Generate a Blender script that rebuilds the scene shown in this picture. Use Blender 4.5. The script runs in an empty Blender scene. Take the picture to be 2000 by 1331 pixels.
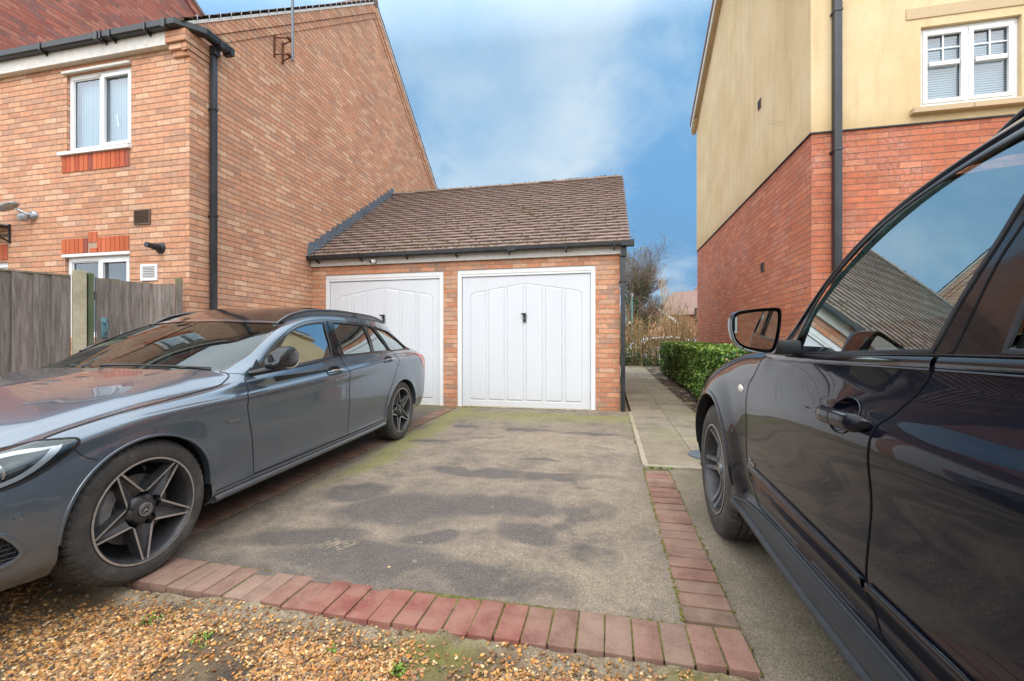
import bpy, bmesh, math, random
import numpy as np
from mathutils import Vector, Matrix, geometry
from math import radians as R, sin, cos, pi
random.seed(7); rng = np.random.default_rng(11)
SC = bpy.context.scene
COL = SC.collection

# ---------------------------------------------------------------- scene helpers
def tag(o, label=None, cat=None, group=None, kind=None):
    if label: o['label'] = label
    if cat: o['category'] = cat
    if group: o['group'] = group
    if kind: o['kind'] = kind
    return o
def empty(name, loc=(0, 0, 0), label=None, cat=None, group=None):
    o = bpy.data.objects.new(name, None); COL.objects.link(o); o.location = loc
    o.empty_display_size = .1
    return tag(o, label, cat, group)

class MB:
    """collects geometry of one part, in the local space of its thing"""
    def __init__(self): self.v = []; self.f = []; self.c = []; self.m = []; self.mi = 0; self.cur = (1, 1, 1)
    def add(self, vs, fs, col=None):
        b = len(self.v); self.v += [tuple(map(float, p)) for p in vs]
        for f in fs:
            self.f.append(tuple(b + i for i in f)); self.c.append(col or self.cur); self.m.append(self.mi)
    def box(self, x0, x1, y0, y1, z0, z1, col=None):
        self.add([(x0,y0,z0),(x1,y0,z0),(x1,y1,z0),(x0,y1,z0),(x0,y0,z1),(x1,y0,z1),(x1,y1,z1),(x0,y1,z1)],
                 [(0,3,2,1),(4,5,6,7),(0,1,5,4),(1,2,6,5),(2,3,7,6),(3,0,4,7)], col)
    def cbox(self, c, d, M=None, bev=0.0, col=None):
        """box centred at c with size d, optional rotation, chamfered edges"""
        hx, hy, hz = d[0]/2, d[1]/2, d[2]/2
        if bev <= 0:
            vs = [(sx*hx, sy*hy, sz*hz) for sz in (-1,1) for sy in (-1,1) for sx in (-1,1)]
            fs = [(0,2,3,1),(4,5,7,6),(0,1,5,4),(1,3,7,5),(3,2,6,7),(2,0,4,6)]
        else:
            b = min(bev, hx*.9, hy*.9, hz*.9)
            bm = bmesh.new(); bmesh.ops.create_cube(bm, size=1)
            for v in bm.verts: v.co = Vector((v.co.x*2*hx, v.co.y*2*hy, v.co.z*2*hz))
            bmesh.ops.bevel(bm, geom=bm.edges[:], offset=b, segments=2, affect='EDGES', profile=.6)
            bm.verts.ensure_lookup_table()
            vs = [tuple(v.co) for v in bm.verts]; fs = [tuple(v.index for v in f.verts) for f in bm.faces]; bm.free()
        out = []
        for p in vs:
            p = Vector(p)
            if M is not None: p = M @ p
            out.append((p.x+c[0], p.y+c[1], p.z+c[2]))
        self.add(out, fs, col)
    def tube(self, pts, r, n=8, cap=True, col=None, closed=False, flat=1.0):
        pts = [Vector(p) for p in pts]; N = len(pts)
        rs = r if isinstance(r, (list, tuple)) else [r]*N
        vs = []; up = Vector((0,0,1)); prev = None
        for i, p in enumerate(pts):
            a = pts[(i-1) % N] if (i > 0 or closed) else pts[0]
            b = pts[(i+1) % N] if (i < N-1 or closed) else pts[-1]
            d = (b-a); d = d.normalized() if d.length > 1e-9 else Vector((0,0,1))
            if prev is None:
                ref = up if abs(d.z) < .9 else Vector((1,0,0))
                x = d.cross(ref).normalized()
            else:
                x = (prev - d*prev.dot(d))
                x = x.normalized() if x.length > 1e-6 else d.cross(up).normalized()
            prev = x; y = d.cross(x)
            for k in range(n):
                t = 2*pi*k/n; q = p + (x*cos(t) + y*sin(t)*flat)*rs[i]; vs.append(q)
        fs = []
        M = N if closed else N-1
        for i in range(M):
            for k in range(n):
                a = i*n+k; b = i*n+(k+1) % n; j = ((i+1) % N)*n
                fs.append((a, b, j+(k+1) % n, j+k))
        if cap and not closed:
            fs.append(tuple(range(n))[::-1]); fs.append(tuple((N-1)*n+k for k in range(n)))
        self.add(vs, fs, col)
    def lathe(self, prof, n=48, axis='y', c=(0,0,0), col=None, closed=False):
        """prof: list of (r, h) ; axis through c"""
        vs = []
        for r_, h in prof:
            for k in range(n):
                t = 2*pi*k/n
                if axis == 'y': vs.append((c[0]+r_*cos(t), c[1]+h, c[2]+r_*sin(t)))
                elif axis == 'x': vs.append((c[0]+h, c[1]+r_*cos(t), c[2]+r_*sin(t)))
                else: vs.append((c[0]+r_*cos(t), c[1]+r_*sin(t), c[2]+h))
        fs = []; m = len(prof)
        for i in range(m if closed else m-1):
            j = (i+1) % m
            for k in range(n):
                q = (k+1) % n
                fs.append((i*n+k, i*n+q, j*n+q, j*n+k))
        self.add(vs, fs, col)
    def prism(self, poly, h0, h1, axis='z', col=None):
        """extrude a 2D polygon between h0 and h1; axis z: (x,y), axis y: (x,z), axis x: (y,z)"""
        def P(a, b, h): return (a, b, h) if axis == 'z' else ((a, h, b) if axis == 'y' else (h, a, b))
        n = len(poly)
        vs = [P(a, b, h0) for a, b in poly] + [P(a, b, h1) for a, b in poly]
        tri = geometry.tessellate_polygon([[Vector((a, b, 0)) for a, b in poly]])
        fs = [tuple(t) for t in tri] + [tuple(i+n for i in t)[::-1] for t in tri]
        fs += [(i, (i+1) % n, n+(i+1) % n, n+i) for i in range(n)]
        self.add(vs, fs, col)
    def build(self, name, mat, parent=None, smooth=False, bevel=0, uv=True, angle=40, recalc=True, loc=None, col=False, seg=2):
        me = bpy.data.meshes.new(name); me.from_pydata(self.v, [], self.f); me.update()
        mats = mat if isinstance(mat, (list, tuple)) else [mat]
        for m in mats: me.materials.append(m)
        if len(mats) > 1: me.polygons.foreach_set('material_index', self.m)
        if recalc:
            bm = bmesh.new(); bm.from_mesh(me); bmesh.ops.recalc_face_normals(bm, faces=bm.faces[:]); bm.to_mesh(me); bm.free()
        if col:
            at = me.color_attributes.new('Col', 'FLOAT_COLOR', 'CORNER')
            arr = np.ones((len(me.loops), 4), np.float32)
            lt = np.zeros(len(me.polygons), np.int32); me.polygons.foreach_get('loop_total', lt)
            arr[:, :3] = np.repeat(np.array(self.c, np.float32), lt, axis=0)
            at.data.foreach_set('color', arr.ravel())
        if uv: box_uv(me)
        if smooth: shade(me, angle)
        o = bpy.data.objects.new(name, me); COL.objects.link(o)
        if parent is not None: o.parent = parent
        if loc is not None: o.location = loc
        if bevel:
            md = o.modifiers.new('Bevel', 'BEVEL'); md.width = bevel; md.segments = seg; md.limit_method = 'ANGLE'; md.angle_limit = R(35)
            md.harden_normals = False
        return o
def shade(me, angle=40):
    me.polygons.foreach_set('use_smooth', [True]*len(me.polygons))
    if angle < 180: me.set_sharp_from_angle(angle=R(angle))
def box_uv(me):
    """UV in metres from the dominant direction of each face"""
    uvl = me.uv_layers.new(name='UVMap') if not me.uv_layers else me.uv_layers[0]
    n = len(me.polygons)
    if n == 0: return
    no = np.zeros(n*3, np.float32); me.polygons.foreach_get('normal', no); no = np.abs(no.reshape(-1, 3))
    lt = np.zeros(n, np.int32); me.polygons.foreach_get('loop_total', lt)
    li = np.zeros(len(me.loops), np.int32); me.loops.foreach_get('vertex_index', li)
    co = np.zeros(len(me.vertices)*3, np.float32); me.vertices.foreach_get('co', co); co = co.reshape(-1, 3)[li]
    dom = np.repeat(np.where(no[:, 2] > .8, 2, np.where(no[:, 0] > no[:, 1], 0, 1)), lt)
    u = np.where(dom == 0, co[:, 1], co[:, 0]); v = np.where(dom == 2, co[:, 1], co[:, 2])
    uvl.data.foreach_set('uv', np.stack([u, v], 1).astype(np.float32).ravel())

def np_mesh(name, V, F, mat, parent=None, col=None, smooth=False, uv=None, angle=180, link=True):
    """fast mesh from arrays; F is (n,3) or (n,4); col per-face or per-vertex rgb"""
    me = bpy.data.meshes.new(name); V = np.asarray(V, np.float32); F = np.asarray(F, np.int32); k = F.shape[1]
    me.vertices.add(len(V)); me.vertices.foreach_set('co', V.ravel())
    me.loops.add(F.size); me.loops.foreach_set('vertex_index', F.ravel())
    me.polygons.add(len(F)); me.polygons.foreach_set('loop_start', np.arange(0, F.size, k, dtype=np.int32))
    me.polygons.foreach_set('loop_total', np.full(len(F), k, np.int32))
    me.update(calc_edges=True); me.validate()
    for m in (mat if isinstance(mat, (list, tuple)) else [mat]): me.materials.append(m)
    if col is not None:
        col = np.asarray(col, np.float32)
        dom = 'POINT' if len(col) == len(V) and len(col) != len(F) else 'CORNER'
        at = me.color_attributes.new('Col', 'FLOAT_COLOR', dom)
        if dom == 'CORNER': col = np.repeat(col, k, axis=0)
        a = np.ones((len(col), 4), np.float32); a[:, :3] = col; at.data.foreach_set('color', a.ravel())
    if uv is not None:
        l = me.uv_layers.new(name='UVMap'); l.data.foreach_set('uv', np.asarray(uv, np.float32)[F.ravel()].ravel())
    if smooth: shade(me, angle)
    if not link: return me
    o = bpy.data.objects.new(name, me); COL.objects.link(o)
    if parent is not None: o.parent = parent
    return o

# ---------------------------------------------------------------- node helpers
class NT:
    def __init__(self, name, tree=None):
        if tree is None:
            self.mat = bpy.data.materials.new(name); self.mat.use_nodes = True; self.t = self.mat.node_tree
        else: self.mat = None; self.t = tree
        self.t.nodes.clear()
    def n(self, typ, ins=None, **props):
        nd = self.t.nodes.new(typ)
        for k, v in props.items(): setattr(nd, k, v)
        for k, v in (ins or {}).items(): self.set(nd, k, v)
        return nd
    def set(self, nd, k, v):
        sk = nd.inputs[k]
        if isinstance(v, bpy.types.NodeSocket): self.t.links.new(v, sk)
        elif isinstance(v, bpy.types.Node): self.t.links.new(v.outputs[0], sk)
        else:
            if sk.type == 'RGBA' and isinstance(v, (tuple, list)) and len(v) == 3: v = (*v, 1)
            if sk.type == 'RGBA' and isinstance(v, (int, float)): v = (v, v, v, 1)
            sk.default_value = v
    def math(self, op, a, b=0.0, c=None, clamp=False):
        nd = self.n('ShaderNodeMath', {0: a, 1: b}, operation=op, use_clamp=clamp)
        if c is not None: self.set(nd, 2, c)
        return nd.outputs[0]
    def mix(self, f, a, b, blend='MIX'):
        nd = self.n('ShaderNodeMix', data_type='RGBA', blend_type=blend)
        self.set(nd, 0, f); self.set(nd, 6, a); self.set(nd, 7, b); return nd.outputs[2]
    def mixf(self, f, a, b):
        nd = self.n('ShaderNodeMix', data_type='FLOAT'); self.set(nd, 0, f); self.set(nd, 2, a); self.set(nd, 3, b); return nd.outputs[0]
    def ramp(self, f, stops, interp='LINEAR'):
        nd = self.n('ShaderNodeValToRGB', {0: f}); cr = nd.color_ramp; cr.interpolation = interp
        while len(cr.elements) < len(stops): cr.elements.new(.5)
        for e, (p, c) in zip(cr.elements, stops):
            e.position = p; e.color = (c, c, c, 1) if isinstance(c, (int, float)) else (*c, 1)
        return nd.outputs[0]
    def noise(self, scale, detail=4, rough=.55, vec=None, out=0, dist=0, dims='3D'):
        nd = self.n('ShaderNodeTexNoise', {'Scale': scale, 'Detail': detail, 'Roughness': rough, 'Distortion': dist}, noise_dimensions=dims)
        self.set(nd, 'Vector', vec if vec is not None else self.obj()); return nd.outputs[out]
    def vor(self, scale, vec=None, feature='F1', out=0, rnd=1):
        nd = self.n('ShaderNodeTexVoronoi', {'Scale': scale, 'Randomness': rnd}, feature=feature)
        self.set(nd, 'Vector', vec if vec is not None else self.obj()); return nd.outputs[out]
    def obj(self):
        if not hasattr(self, '_geo'): self._geo = self.n('ShaderNodeNewGeometry').outputs['Position']
        return self._geo
    def loc(self): return self.n('ShaderNodeTexCoord').outputs['Object']
    def uv(self):
        if not hasattr(self, '_uv'): self._uv = self.n('ShaderNodeTexCoord').outputs['UV']
        return self._uv
    def map(self, vec, scale=(1,1,1), loc=(0,0,0), rot=(0,0,0)):
        return self.n('ShaderNodeMapping', {0: vec, 'Scale': scale, 'Location': loc, 'Rotation': rot}).outputs[0]
    def bump(self, h, strength=.5, dist=.01, normal=None):
        nd = self.n('ShaderNodeBump', {'Height': h, 'Strength': strength, 'Distance': dist})
        if normal is not None: self.set(nd, 'Normal', normal)
        return nd.outputs[0]
    def attr(self, name): return self.n('ShaderNodeAttribute', attribute_name=name).outputs
    def bsdf(self, color=(.5,.5,.5), rough=.6, metal=0, normal=None, **kw):
        d = {'Base Color': color, 'Roughness': rough, 'Metallic': metal}
        d.update(kw); nd = self.n('ShaderNodeBsdfPrincipled', d)
        if normal is not None: self.set(nd, 'Normal', normal)
        return nd.outputs[0]
    def out(self, s, disp=None):
        self.n('ShaderNodeOutputMaterial', {0: s}); return self.mat

def plain(name, color, rough=.5, metal=0, var=.08, scale=30, bump=.05, **kw):
    t = NT(name); nz = t.noise(scale, 5, .6)
    f = t.ramp(nz, [(.3, 1-var), (.7, 1+var)])
    c = t.mix(1.0, (*color, 1), f, 'MULTIPLY')
    big = t.ramp(t.noise(2.2, 3), [(.35, 1-var*.7), (.65, 1.0)])
    c = t.mix(1.0, c, big, 'MULTIPLY')
    rr = t.math('ADD', t.math('MULTIPLY', nz, .2), rough-.1)
    return t.out(t.bsdf(c, rr, metal, t.bump(nz, bump, .003), **kw))
# ---------------------------------------------------------------- materials
def brick_mat(name, palette, joint=.85, *a_, **k_): return brick_mat_(name, palette, joint, *a_, **k_)
def brick_mat_(name, palette, joint, mortar=(.36,.30,.25), bloom=0, W=.225, H=.075, mj=.010, dirt=.25, off=.5, tint=None, vert=False, sat_noise=.18, bumps=1.0):
    t = NT(name); sep = t.n('ShaderNodeSeparateXYZ', {0: t.uv()})
    wob = t.noise(7, 2, .5, vec=t.uv())
    u0, v0 = sep.outputs[0], sep.outputs[1]
    if vert: u0, v0 = v0, u0
    # hand-laid wobble
    u0 = t.math('ADD', u0, t.math('MULTIPLY', t.math('SUBTRACT', wob, .5), .012))
    v0 = t.math('ADD', v0, t.math('MULTIPLY', t.math('SUBTRACT', t.noise(3.1, 2, .5, vec=t.map(t.uv(), (1,1.7,1), (4,2,0))), .5), .010))
    fine = t.noise(95, 3, .6, vec=t.uv())
    v0 = t.math('ADD', v0, t.math('MULTIPLY', t.math('SUBTRACT', fine, .5), .0045))
    vr = t.math('DIVIDE', v0, H); row = t.math('FLOOR', vr)
    par = t.math('MULTIPLY', t.math('MODULO', t.math('ABSOLUTE', row), 2.0), off)
    rj = t.n('ShaderNodeTexWhiteNoise', {'W': row}, noise_dimensions='1D').outputs[0]
    ur = t.math('ADD', t.math('ADD', t.math('DIVIDE', u0, W), par), t.math('MULTIPLY', rj, .07))
    cl = t.math('FLOOR', ur)
    fu = t.math('SUBTRACT', ur, cl); fv = t.math('SUBTRACT', vr, row)
    du = t.math('MULTIPLY', t.math('MINIMUM', fu, t.math('SUBTRACT', 1, fu)), W)
    dv = t.math('MULTIPLY', t.math('MINIMUM', fv, t.math('SUBTRACT', 1, fv)), H)
    d = t.math('MINIMUM', du, dv)
    edge = t.math('SUBTRACT', d, t.math('MULTIPLY', t.math('SUBTRACT', t.noise(60, 3, .6, vec=t.uv()), .5), .006))
    body = t.ramp(t.math('MULTIPLY', edge, 50), [(mj*50*.42, 0), (mj*50*.42+.14, 1)])      # 0 mortar, 1 brick
    cell = t.n('ShaderNodeCombineXYZ', {0: cl, 1: row, 2: 0.0}).outputs[0]
    wn = t.n('ShaderNodeTexWhiteNoise', {'Vector': cell}, noise_dimensions='3D')
    k = len(palette)
    col = t.ramp(wn.outputs[0], [(i/k, palette[i]) for i in range(k)], 'CONSTANT')
    # per-brick brightness and patches within the brick
    wn2 = t.n('ShaderNodeTexWhiteNoise', {'Vector': t.map(cell, (1,1,1), (31.7,12.1,5))}, noise_dimensions='3D').outputs[0]
    col = t.mix(1.0, col, t.ramp(wn2, [(0, .88), (1, 1.09)]), 'MULTIPLY')
    patch = t.noise(16, 5, .65, vec=t.uv())
    col = t.mix(1.0, col, t.ramp(patch, [(.3, 1-sat_noise), (.52, 1.0), (.72, 1+sat_noise)]), 'MULTIPLY')
    grit = t.noise(210, 3, .7, vec=t.uv())
    col = t.mix(1.0, col, t.ramp(grit, [(.32, .78), (.5, 1), (.7, 1.12)]), 'MULTIPLY')
    if bloom:
        bl = t.ramp(t.noise(1.6, 5, .62, vec=t.uv()), [(.48, 0), (.66, 1)])
        bl2 = t.ramp(t.noise(24, 4, .6, vec=t.uv()), [(.42, 0), (.65, 1)])
        f = t.math('MULTIPLY', t.math('MULTIPLY', bl, bl2), bloom)
        col = t.mix(f, col, (.62,.50,.47,1))
    m = t.mix(1.0, (*mortar, 1), t.ramp(t.noise(40, 4, .6, vec=t.uv()), [(.3, .75), (.7, 1.15)]), 'MULTIPLY')
    # arris shadow painted into every bed joint as a dark line; perpends stay pale
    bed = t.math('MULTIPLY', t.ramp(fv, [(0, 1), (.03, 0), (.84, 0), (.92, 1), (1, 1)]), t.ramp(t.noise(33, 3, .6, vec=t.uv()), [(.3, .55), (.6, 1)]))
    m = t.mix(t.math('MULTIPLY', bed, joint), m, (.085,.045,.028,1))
    col = t.mix(body, m, col)
    if dirt:
        dn = t.noise(.9, 5, .6, vec=t.map(t.uv(), (1,.45,1)))
        col = t.mix(1.0, col, t.ramp(dn, [(.3, 1-dirt), (.6, 1.04)]), 'MULTIPLY')
        z = t.n('ShaderNodeSeparateXYZ', {0: t.obj()}).outputs[2]
        lo = t.ramp(t.math('ADD', t.math('MULTIPLY', z, 1.4), t.math('MULTIPLY', dn, .6)), [(.25, .72), (.85, 1)])
        col = t.mix(1.0, col, lo, 'MULTIPLY')
    h = t.math('ADD', t.math('MULTIPLY', body, 1.0), t.math('ADD', t.math('MULTIPLY', grit, .25), t.math('ADD', t.math('MULTIPLY', patch, .35), t.math('MULTIPLY', wn2, .22))))
    return t.out(t.bsdf(col, t.mixf(body, .95, .82), 0, t.bump(h, .85*bumps, .006)))

M = {}
M['brick_buff'] = brick_mat('brick_buff', [(0.594,0.286,0.164),(0.639,0.341,0.204),(0.617,0.304,0.174),(0.655,0.378,0.235),(0.573,0.267,0.155),(0.628,0.315,0.184),(0.518,0.283,0.184),(0.671,0.413,0.27),(0.617,0.296,0.166),(0.639,0.325,0.191),(0.544,0.293,0.186),(0.649,0.351,0.213)], 1.0, (.50,.29,.19), dirt=.10)
M['brick_garage'] = brick_mat('brick_garage', [(0.593,0.255,0.137),(0.619,0.316,0.185),(0.527,0.237,0.141),(0.593,0.251,0.132),(0.633,0.363,0.231),(0.448,0.255,0.173),(0.607,0.289,0.166),(0.555,0.237,0.132),(0.508,0.294,0.199),(0.626,0.302,0.173)], .8, (.60,.40,.27), dirt=.08)
M['brick_red'] = brick_mat('brick_red', [(0.532,0.163,0.083),(0.56,0.188,0.097),(0.503,0.151,0.079),(0.582,0.209,0.107),(0.482,0.146,0.079),(0.546,0.172,0.086),(0.567,0.168,0.079),(0.503,0.176,0.104)], .8, (.40,.20,.14), bloom=.35, W=.230, H=.077, dirt=.10, mj=.008)
M['brick_dark'] = brick_mat('brick_dark', [(.42,.13,.09),(.46,.17,.12),(.36,.12,.09),(.40,.14,.10),(.30,.13,.11),(.44,.14,.09),(.48,.19,.13)], .8, (.38,.22,.17), dirt=.1, mj=.008)
M['brick_soldier'] = brick_mat('brick_soldier', [(.52,.13,.055),(.48,.10,.05),(.56,.16,.07),(.36,.09,.06),(.53,.12,.05),(.50,.15,.07),(.22,.09,.07)], .5, (.42,.30,.22), vert=True, W=.45, H=.075, off=0, dirt=.1)

def render_mat():
    t = NT('cream_render'); n1 = t.noise(70, 5, .7); n2 = t.noise(1.1, 5, .6); n3 = t.noise(150, 3, .8)
    c = t.ramp(n2, [(.3, (.66,.48,.255)), (.5, (.73,.55,.31)), (.72, (.78,.62,.385))])
    c = t.mix(1.0, c, t.ramp(n1, [(.28, .74), (.45, .98), (.7, 1.06)]), 'MULTIPLY')
    st = t.noise(2.0, 4, .6, vec=t.map(t.obj(), (3, 3, .35)))
    c = t.mix(t.ramp(st, [(.52, 0), (.75, .40)]), c, (.44,.29,.14,1))
    z = t.n('ShaderNodeSeparateXYZ', {0: t.obj()}).outputs[2]
    c = t.mix(t.ramp(t.math('ADD', t.math('MULTIPLY', t.math('SUBTRACT', z, 3.76), 2.2), t.math('MULTIPLY', t.math('SUBTRACT', st, .5), 1.6)), [(.0, .38), (.6, 0)]), c, (.46,.31,.15,1))
    # hairline cracks
    cr = t.vor(.55, vec=t.map(t.obj(), (1,1,1), (0,0,0)), feature='DISTANCE_TO_EDGE')
    ck = t.math('ADD', cr, t.math('MULTIPLY', t.math('SUBTRACT', t.noise(9, 4, .7), .5), .05))
    ck = t.math('ABSOLUTE', t.math('SUBTRACT', ck, .012))
    crm = t.math('MULTIPLY', t.ramp(ck, [(.0, 1), (.003, 0)]), t.ramp(t.noise(.6, 2), [(.55, 0), (.62, .45)]))
    c = t.mix(crm, c, (.2,.14,.09,1))
    c = t.mix(t.ramp(t.noise(.7, 6, .68, vec=t.map(t.obj(), (1,1,.6), (9,2,4))), [(.50, 0), (.68, .35)]), c, (.50,.37,.20,1))
    return t.out(t.bsdf(c, .9, 0, t.bump(t.math('ADD', n1, t.math('MULTIPLY', n3, .6)), .9, .006)))
M['render'] = render_mat()
M['stone_trim'] = plain('cast_stone', (.56,.42,.26), .85, var=.12, scale=60, bump=.2)
M['upvc'] = plain('white_upvc', (.80,.80,.80), .32, var=.03, scale=8, bump=.02)
M['upvc_old'] = plain('weathered_white_trim', (.66,.63,.58), .5, var=.12, scale=14, bump=.05)
M['black_plastic'] = plain('black_plastic', (.022,.024,.028), .38, var=.25, scale=10, bump=.05)
M['grey_pipe'] = plain('black_downpipe', (.030,.034,.040), .42, var=.3, scale=6, bump=.06)
M['lead'] = plain('lead_flashing', (.16,.19,.23), .55, .3, var=.25, scale=18, bump=.3)
M['grey_metal'] = plain('galvanised_metal', (.42,.44,.46), .42, .75, var=.15, scale=20)
M['rust'] = plain('rusty_steel', (.20,.085,.045), .8, .2, var=.4, scale=60, bump=.4)
M['brown_plastic'] = plain('brown_plastic_vent', (.14,.085,.06), .6, var=.15)
M['rubber_dark'] = plain('dark_rubber', (.014,.014,.015), .75, var=.2, scale=50)
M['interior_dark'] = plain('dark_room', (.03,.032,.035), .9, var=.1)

def tile_mat(name, base, lich=.5, moss=.4):
    t = NT(name); a = t.attr('Col')[0]
    c = t.mix(1.0, (*base, 1), a, 'MULTIPLY') if name == 'roof_tile' else (*base, 1)
    g = t.noise(120, 3, .7); c = t.mix(1.0, c, t.ramp(g, [(.3, .75), (.7, 1.18)]), 'MULTIPLY')
    p = t.noise(5, 5, .7); c = t.mix(1.0, c, t.ramp(p, [(.3, .78), (.65, 1.12)]), 'MULTIPLY')
    v = t.vor(16, out=0); sp = t.ramp(v, [(.12, 1), (.20, 0)])
    sp = t.math('MULTIPLY', sp, t.ramp(t.noise(3.2, 4, .7), [(.42, 0), (.55, 1)]))
    sp2 = t.ramp(t.vor(38, out=0), [(.15, .8), (.24, 0)])
    sp2 = t.math('MULTIPLY', sp2, t.ramp(t.noise(2.1, 4, .7), [(.40, 0), (.6, 1)]))
    c = t.mix(t.math('MULTIPLY', t.math('MAXIMUM', sp, sp2), lich), c, (.58,.53,.46,1))
    mo = t.ramp(t.math('ADD', t.noise(11, 5, .75), t.math('MULTIPLY', t.math('SUBTRACT', t.noise(1.3, 3), .5), .5)), [(.62, 0), (.70, 1)])
    c = t.mix(t.math('MULTIPLY', mo, moss), c, (.17,.15,.035,1))
    return t.out(t.bsdf(c, .92, 0, t.bump(t.math('ADD', g, t.math('MULTIPLY', mo, 1.5)), .6, .006)))
M['tile'] = tile_mat('roof_tile', (.235,.165,.138), .62, .6)
M['tile_far'] = tile_mat('roof_tile_far', (.22,.135,.11), .2, .2)
def moss_mat():
    t = NT('moss'); n = t.noise(60, 4, .7)
    return t.out(t.bsdf(t.ramp(n, [(.3, (.06,.055,.012)), (.6, (.17,.15,.03)), (.8, (.28,.24,.06))]), .95, 0, t.bump(n, 1, .01)))
M['moss'] = moss_mat()

def wood_mat(name, green=False):
    t = NT(name); a = t.attr('Col')
    p = t.map(t.obj(), (11, 11, .8)); off = t.n('ShaderNodeVectorMath', {0: p, 1: t.n('ShaderNodeVectorMath', {0: a[0], 1: (40,40,40)}, operation='MULTIPLY').outputs[0]}, operation='ADD').outputs[0]
    gr = t.noise(3, 8, .68, vec=off, dist=.8); fine = t.noise(14, 4, .6, vec=t.map(off, (1,1,.4)))
    c = t.ramp(gr, [(.25, (.085,.060,.044)), (.45, (.19,.150,.125)), (.6, (.27,.225,.20)), (.78, (.37,.32,.29))])
    c = t.mix(1.0, c, t.ramp(fine, [(.3, .72), (.6, 1.08)]), 'MULTIPLY')
    c = t.mix(1.0, c, t.mix(.8, (1,1,1,1), t.ramp(a[0], [(0, .55), (1, 1.4)])), 'MULTIPLY')
    kn = t.vor(1.0, vec=t.map(t.obj(), (5.2, 5.2, 2.4)), out=0); kk = t.ramp(kn, [(.05, 1), (.12, 0)])
    c = t.mix(t.math('MULTIPLY', kk, .8), c, (.05,.035,.025,1))
    z = t.n('ShaderNodeSeparateXYZ', {0: t.obj()}).outputs[2]
    topg = t.ramp(t.math('ADD', z, t.math('MULTIPLY', t.noise(9, 4), .16)), [(.88, 0), (.965, .55)])
    tz = t.math('ADD', t.math('MULTIPLY', t.math('SUBTRACT', z, 1.80), 9.0), t.math('SUBTRACT', t.noise(12, 4, .7), .5))
    c = t.mix(t.ramp(tz, [(0, 0), (1, .65)]), c, (.20,.19,.05,1))
    if green: c = t.mix(t.ramp(t.noise(4, 4, .6), [(.3, .45), (.7, .85)]), c, (.045,.10,.025,1))
    return t.out(t.bsdf(c, .85, 0, t.bump(t.math('ADD', gr, t.math('MULTIPLY', fine, .5)), .6, .004)))
M['wood'] = wood_mat('weathered_wood'); M['wood_green'] = wood_mat('green_stained_wood', True)
def concrete_mat(name, base, alg=.5, scale=1.0):
    t = NT(name); n = t.noise(5*scale, 6, .65); f = t.noise(160, 3, .75)
    c = t.mix(1.0, (*base, 1), t.ramp(n, [(.3, .74), (.7, 1.12)]), 'MULTIPLY')
    c = t.mix(1.0, c, t.ramp(f, [(.33, .62), (.48, 1), (.7, 1.15)]), 'MULTIPLY')
    pit = t.ramp(t.vor(70, out=0), [(.10, .6), (.18, 0)])
    c = t.mix(pit, c, (.09,.075,.05,1))
    c = t.mix(t.math('MULTIPLY', t.ramp(t.noise(2.4, 5, .7), [(.45, 0), (.7, 1)]), alg), c, (.21,.19,.07,1))
    return t.out(t.bsdf(c, .9, 0, t.bump(f, .5, .004)))
M['concrete_post'] = concrete_mat('concrete_post', (.46,.40,.28), .35)
M['kerb'] = concrete_mat('kerb_concrete', (.36,.31,.23), .6)
M['sill_step'] = concrete_mat('threshold_concrete', (.44,.37,.25), .3)

def slab_mat():
    t = NT('paving_slabs'); 
    sep = t.n('ShaderNodeSeparateXYZ', {0: t.obj()}); x = t.math('DIVIDE', t.math('SUBTRACT', sep.outputs[0], .345), .46); y = t.math('DIVIDE', t.math('SUBTRACT', sep.outputs[1], 4.02), .6)
    rx = t.math('FLOOR', x); y2 = t.math('ADD', y, t.math('MULTIPLY', t.math('MODULO', t.math('ABSOLUTE', rx), 2.0), .0)); ry = t.math('FLOOR', y2)
    fx = t.math('SUBTRACT', x, rx); fy = t.math('SUBTRACT', y2, ry)
    d = t.math('MINIMUM', t.math('MULTIPLY', t.math('MINIMUM', fx, t.math('SUBTRACT', 1, fx)), .46), t.math('MULTIPLY', t.math('MINIMUM', fy, t.math('SUBTRACT', 1, fy)), .6))
    d = t.math('ADD', d, t.math('MULTIPLY', t.math('SUBTRACT', t.noise(30, 3), .5), .006))
    j = t.ramp(t.math('MULTIPLY', d, 50), [(.14, 1), (.3, 0)])
    wn = t.n('ShaderNodeTexWhiteNoise', {'Vector': t.n('ShaderNodeCombineXYZ', {0: rx, 1: ry, 2: 0.0}).outputs[0]}).outputs[0]
    n = t.noise(2.2, 6, .65); f = t.noise(150, 3, .75)
    c = t.ramp(n, [(.3, (.145,.118,.080)), (.5, (.225,.188,.135)), (.72, (.30,.255,.19))])
    c = t.mix(1.0, c, t.ramp(wn, [(0, .86), (1, 1.12)]), 'MULTIPLY')
    c = t.mix(1.0, c, t.ramp(f, [(.33, .7), (.48, 1), (.7, 1.12)]), 'MULTIPLY')
    sp = t.math('MULTIPLY', t.ramp(t.vor(14, out=0), [(.10, 1), (.17, 0)]), t.ramp(t.noise(1.1, 3), [(.45, 0), (.55, .55)]))
    c = t.mix(sp, c, (.50,.45,.36,1))
    c = t.mix(t.ramp(t.noise(1.4, 5, .7, vec=t.map(t.obj(), (1,1,1), (7,3,0))), [(.5, 0), (.7, .5)]), c, (.15,.145,.05,1))
    c = t.mix(t.math('MULTIPLY', j, .75), c, (.085,.075,.035,1))
    return t.out(t.bsdf(c, .9, 0, t.bump(t.math('ADD', t.math('MULTIPLY', f, .5), t.math('MULTIPLY', j, -1.5)), .6, .004)))
M['slabs'] = slab_mat()

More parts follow.
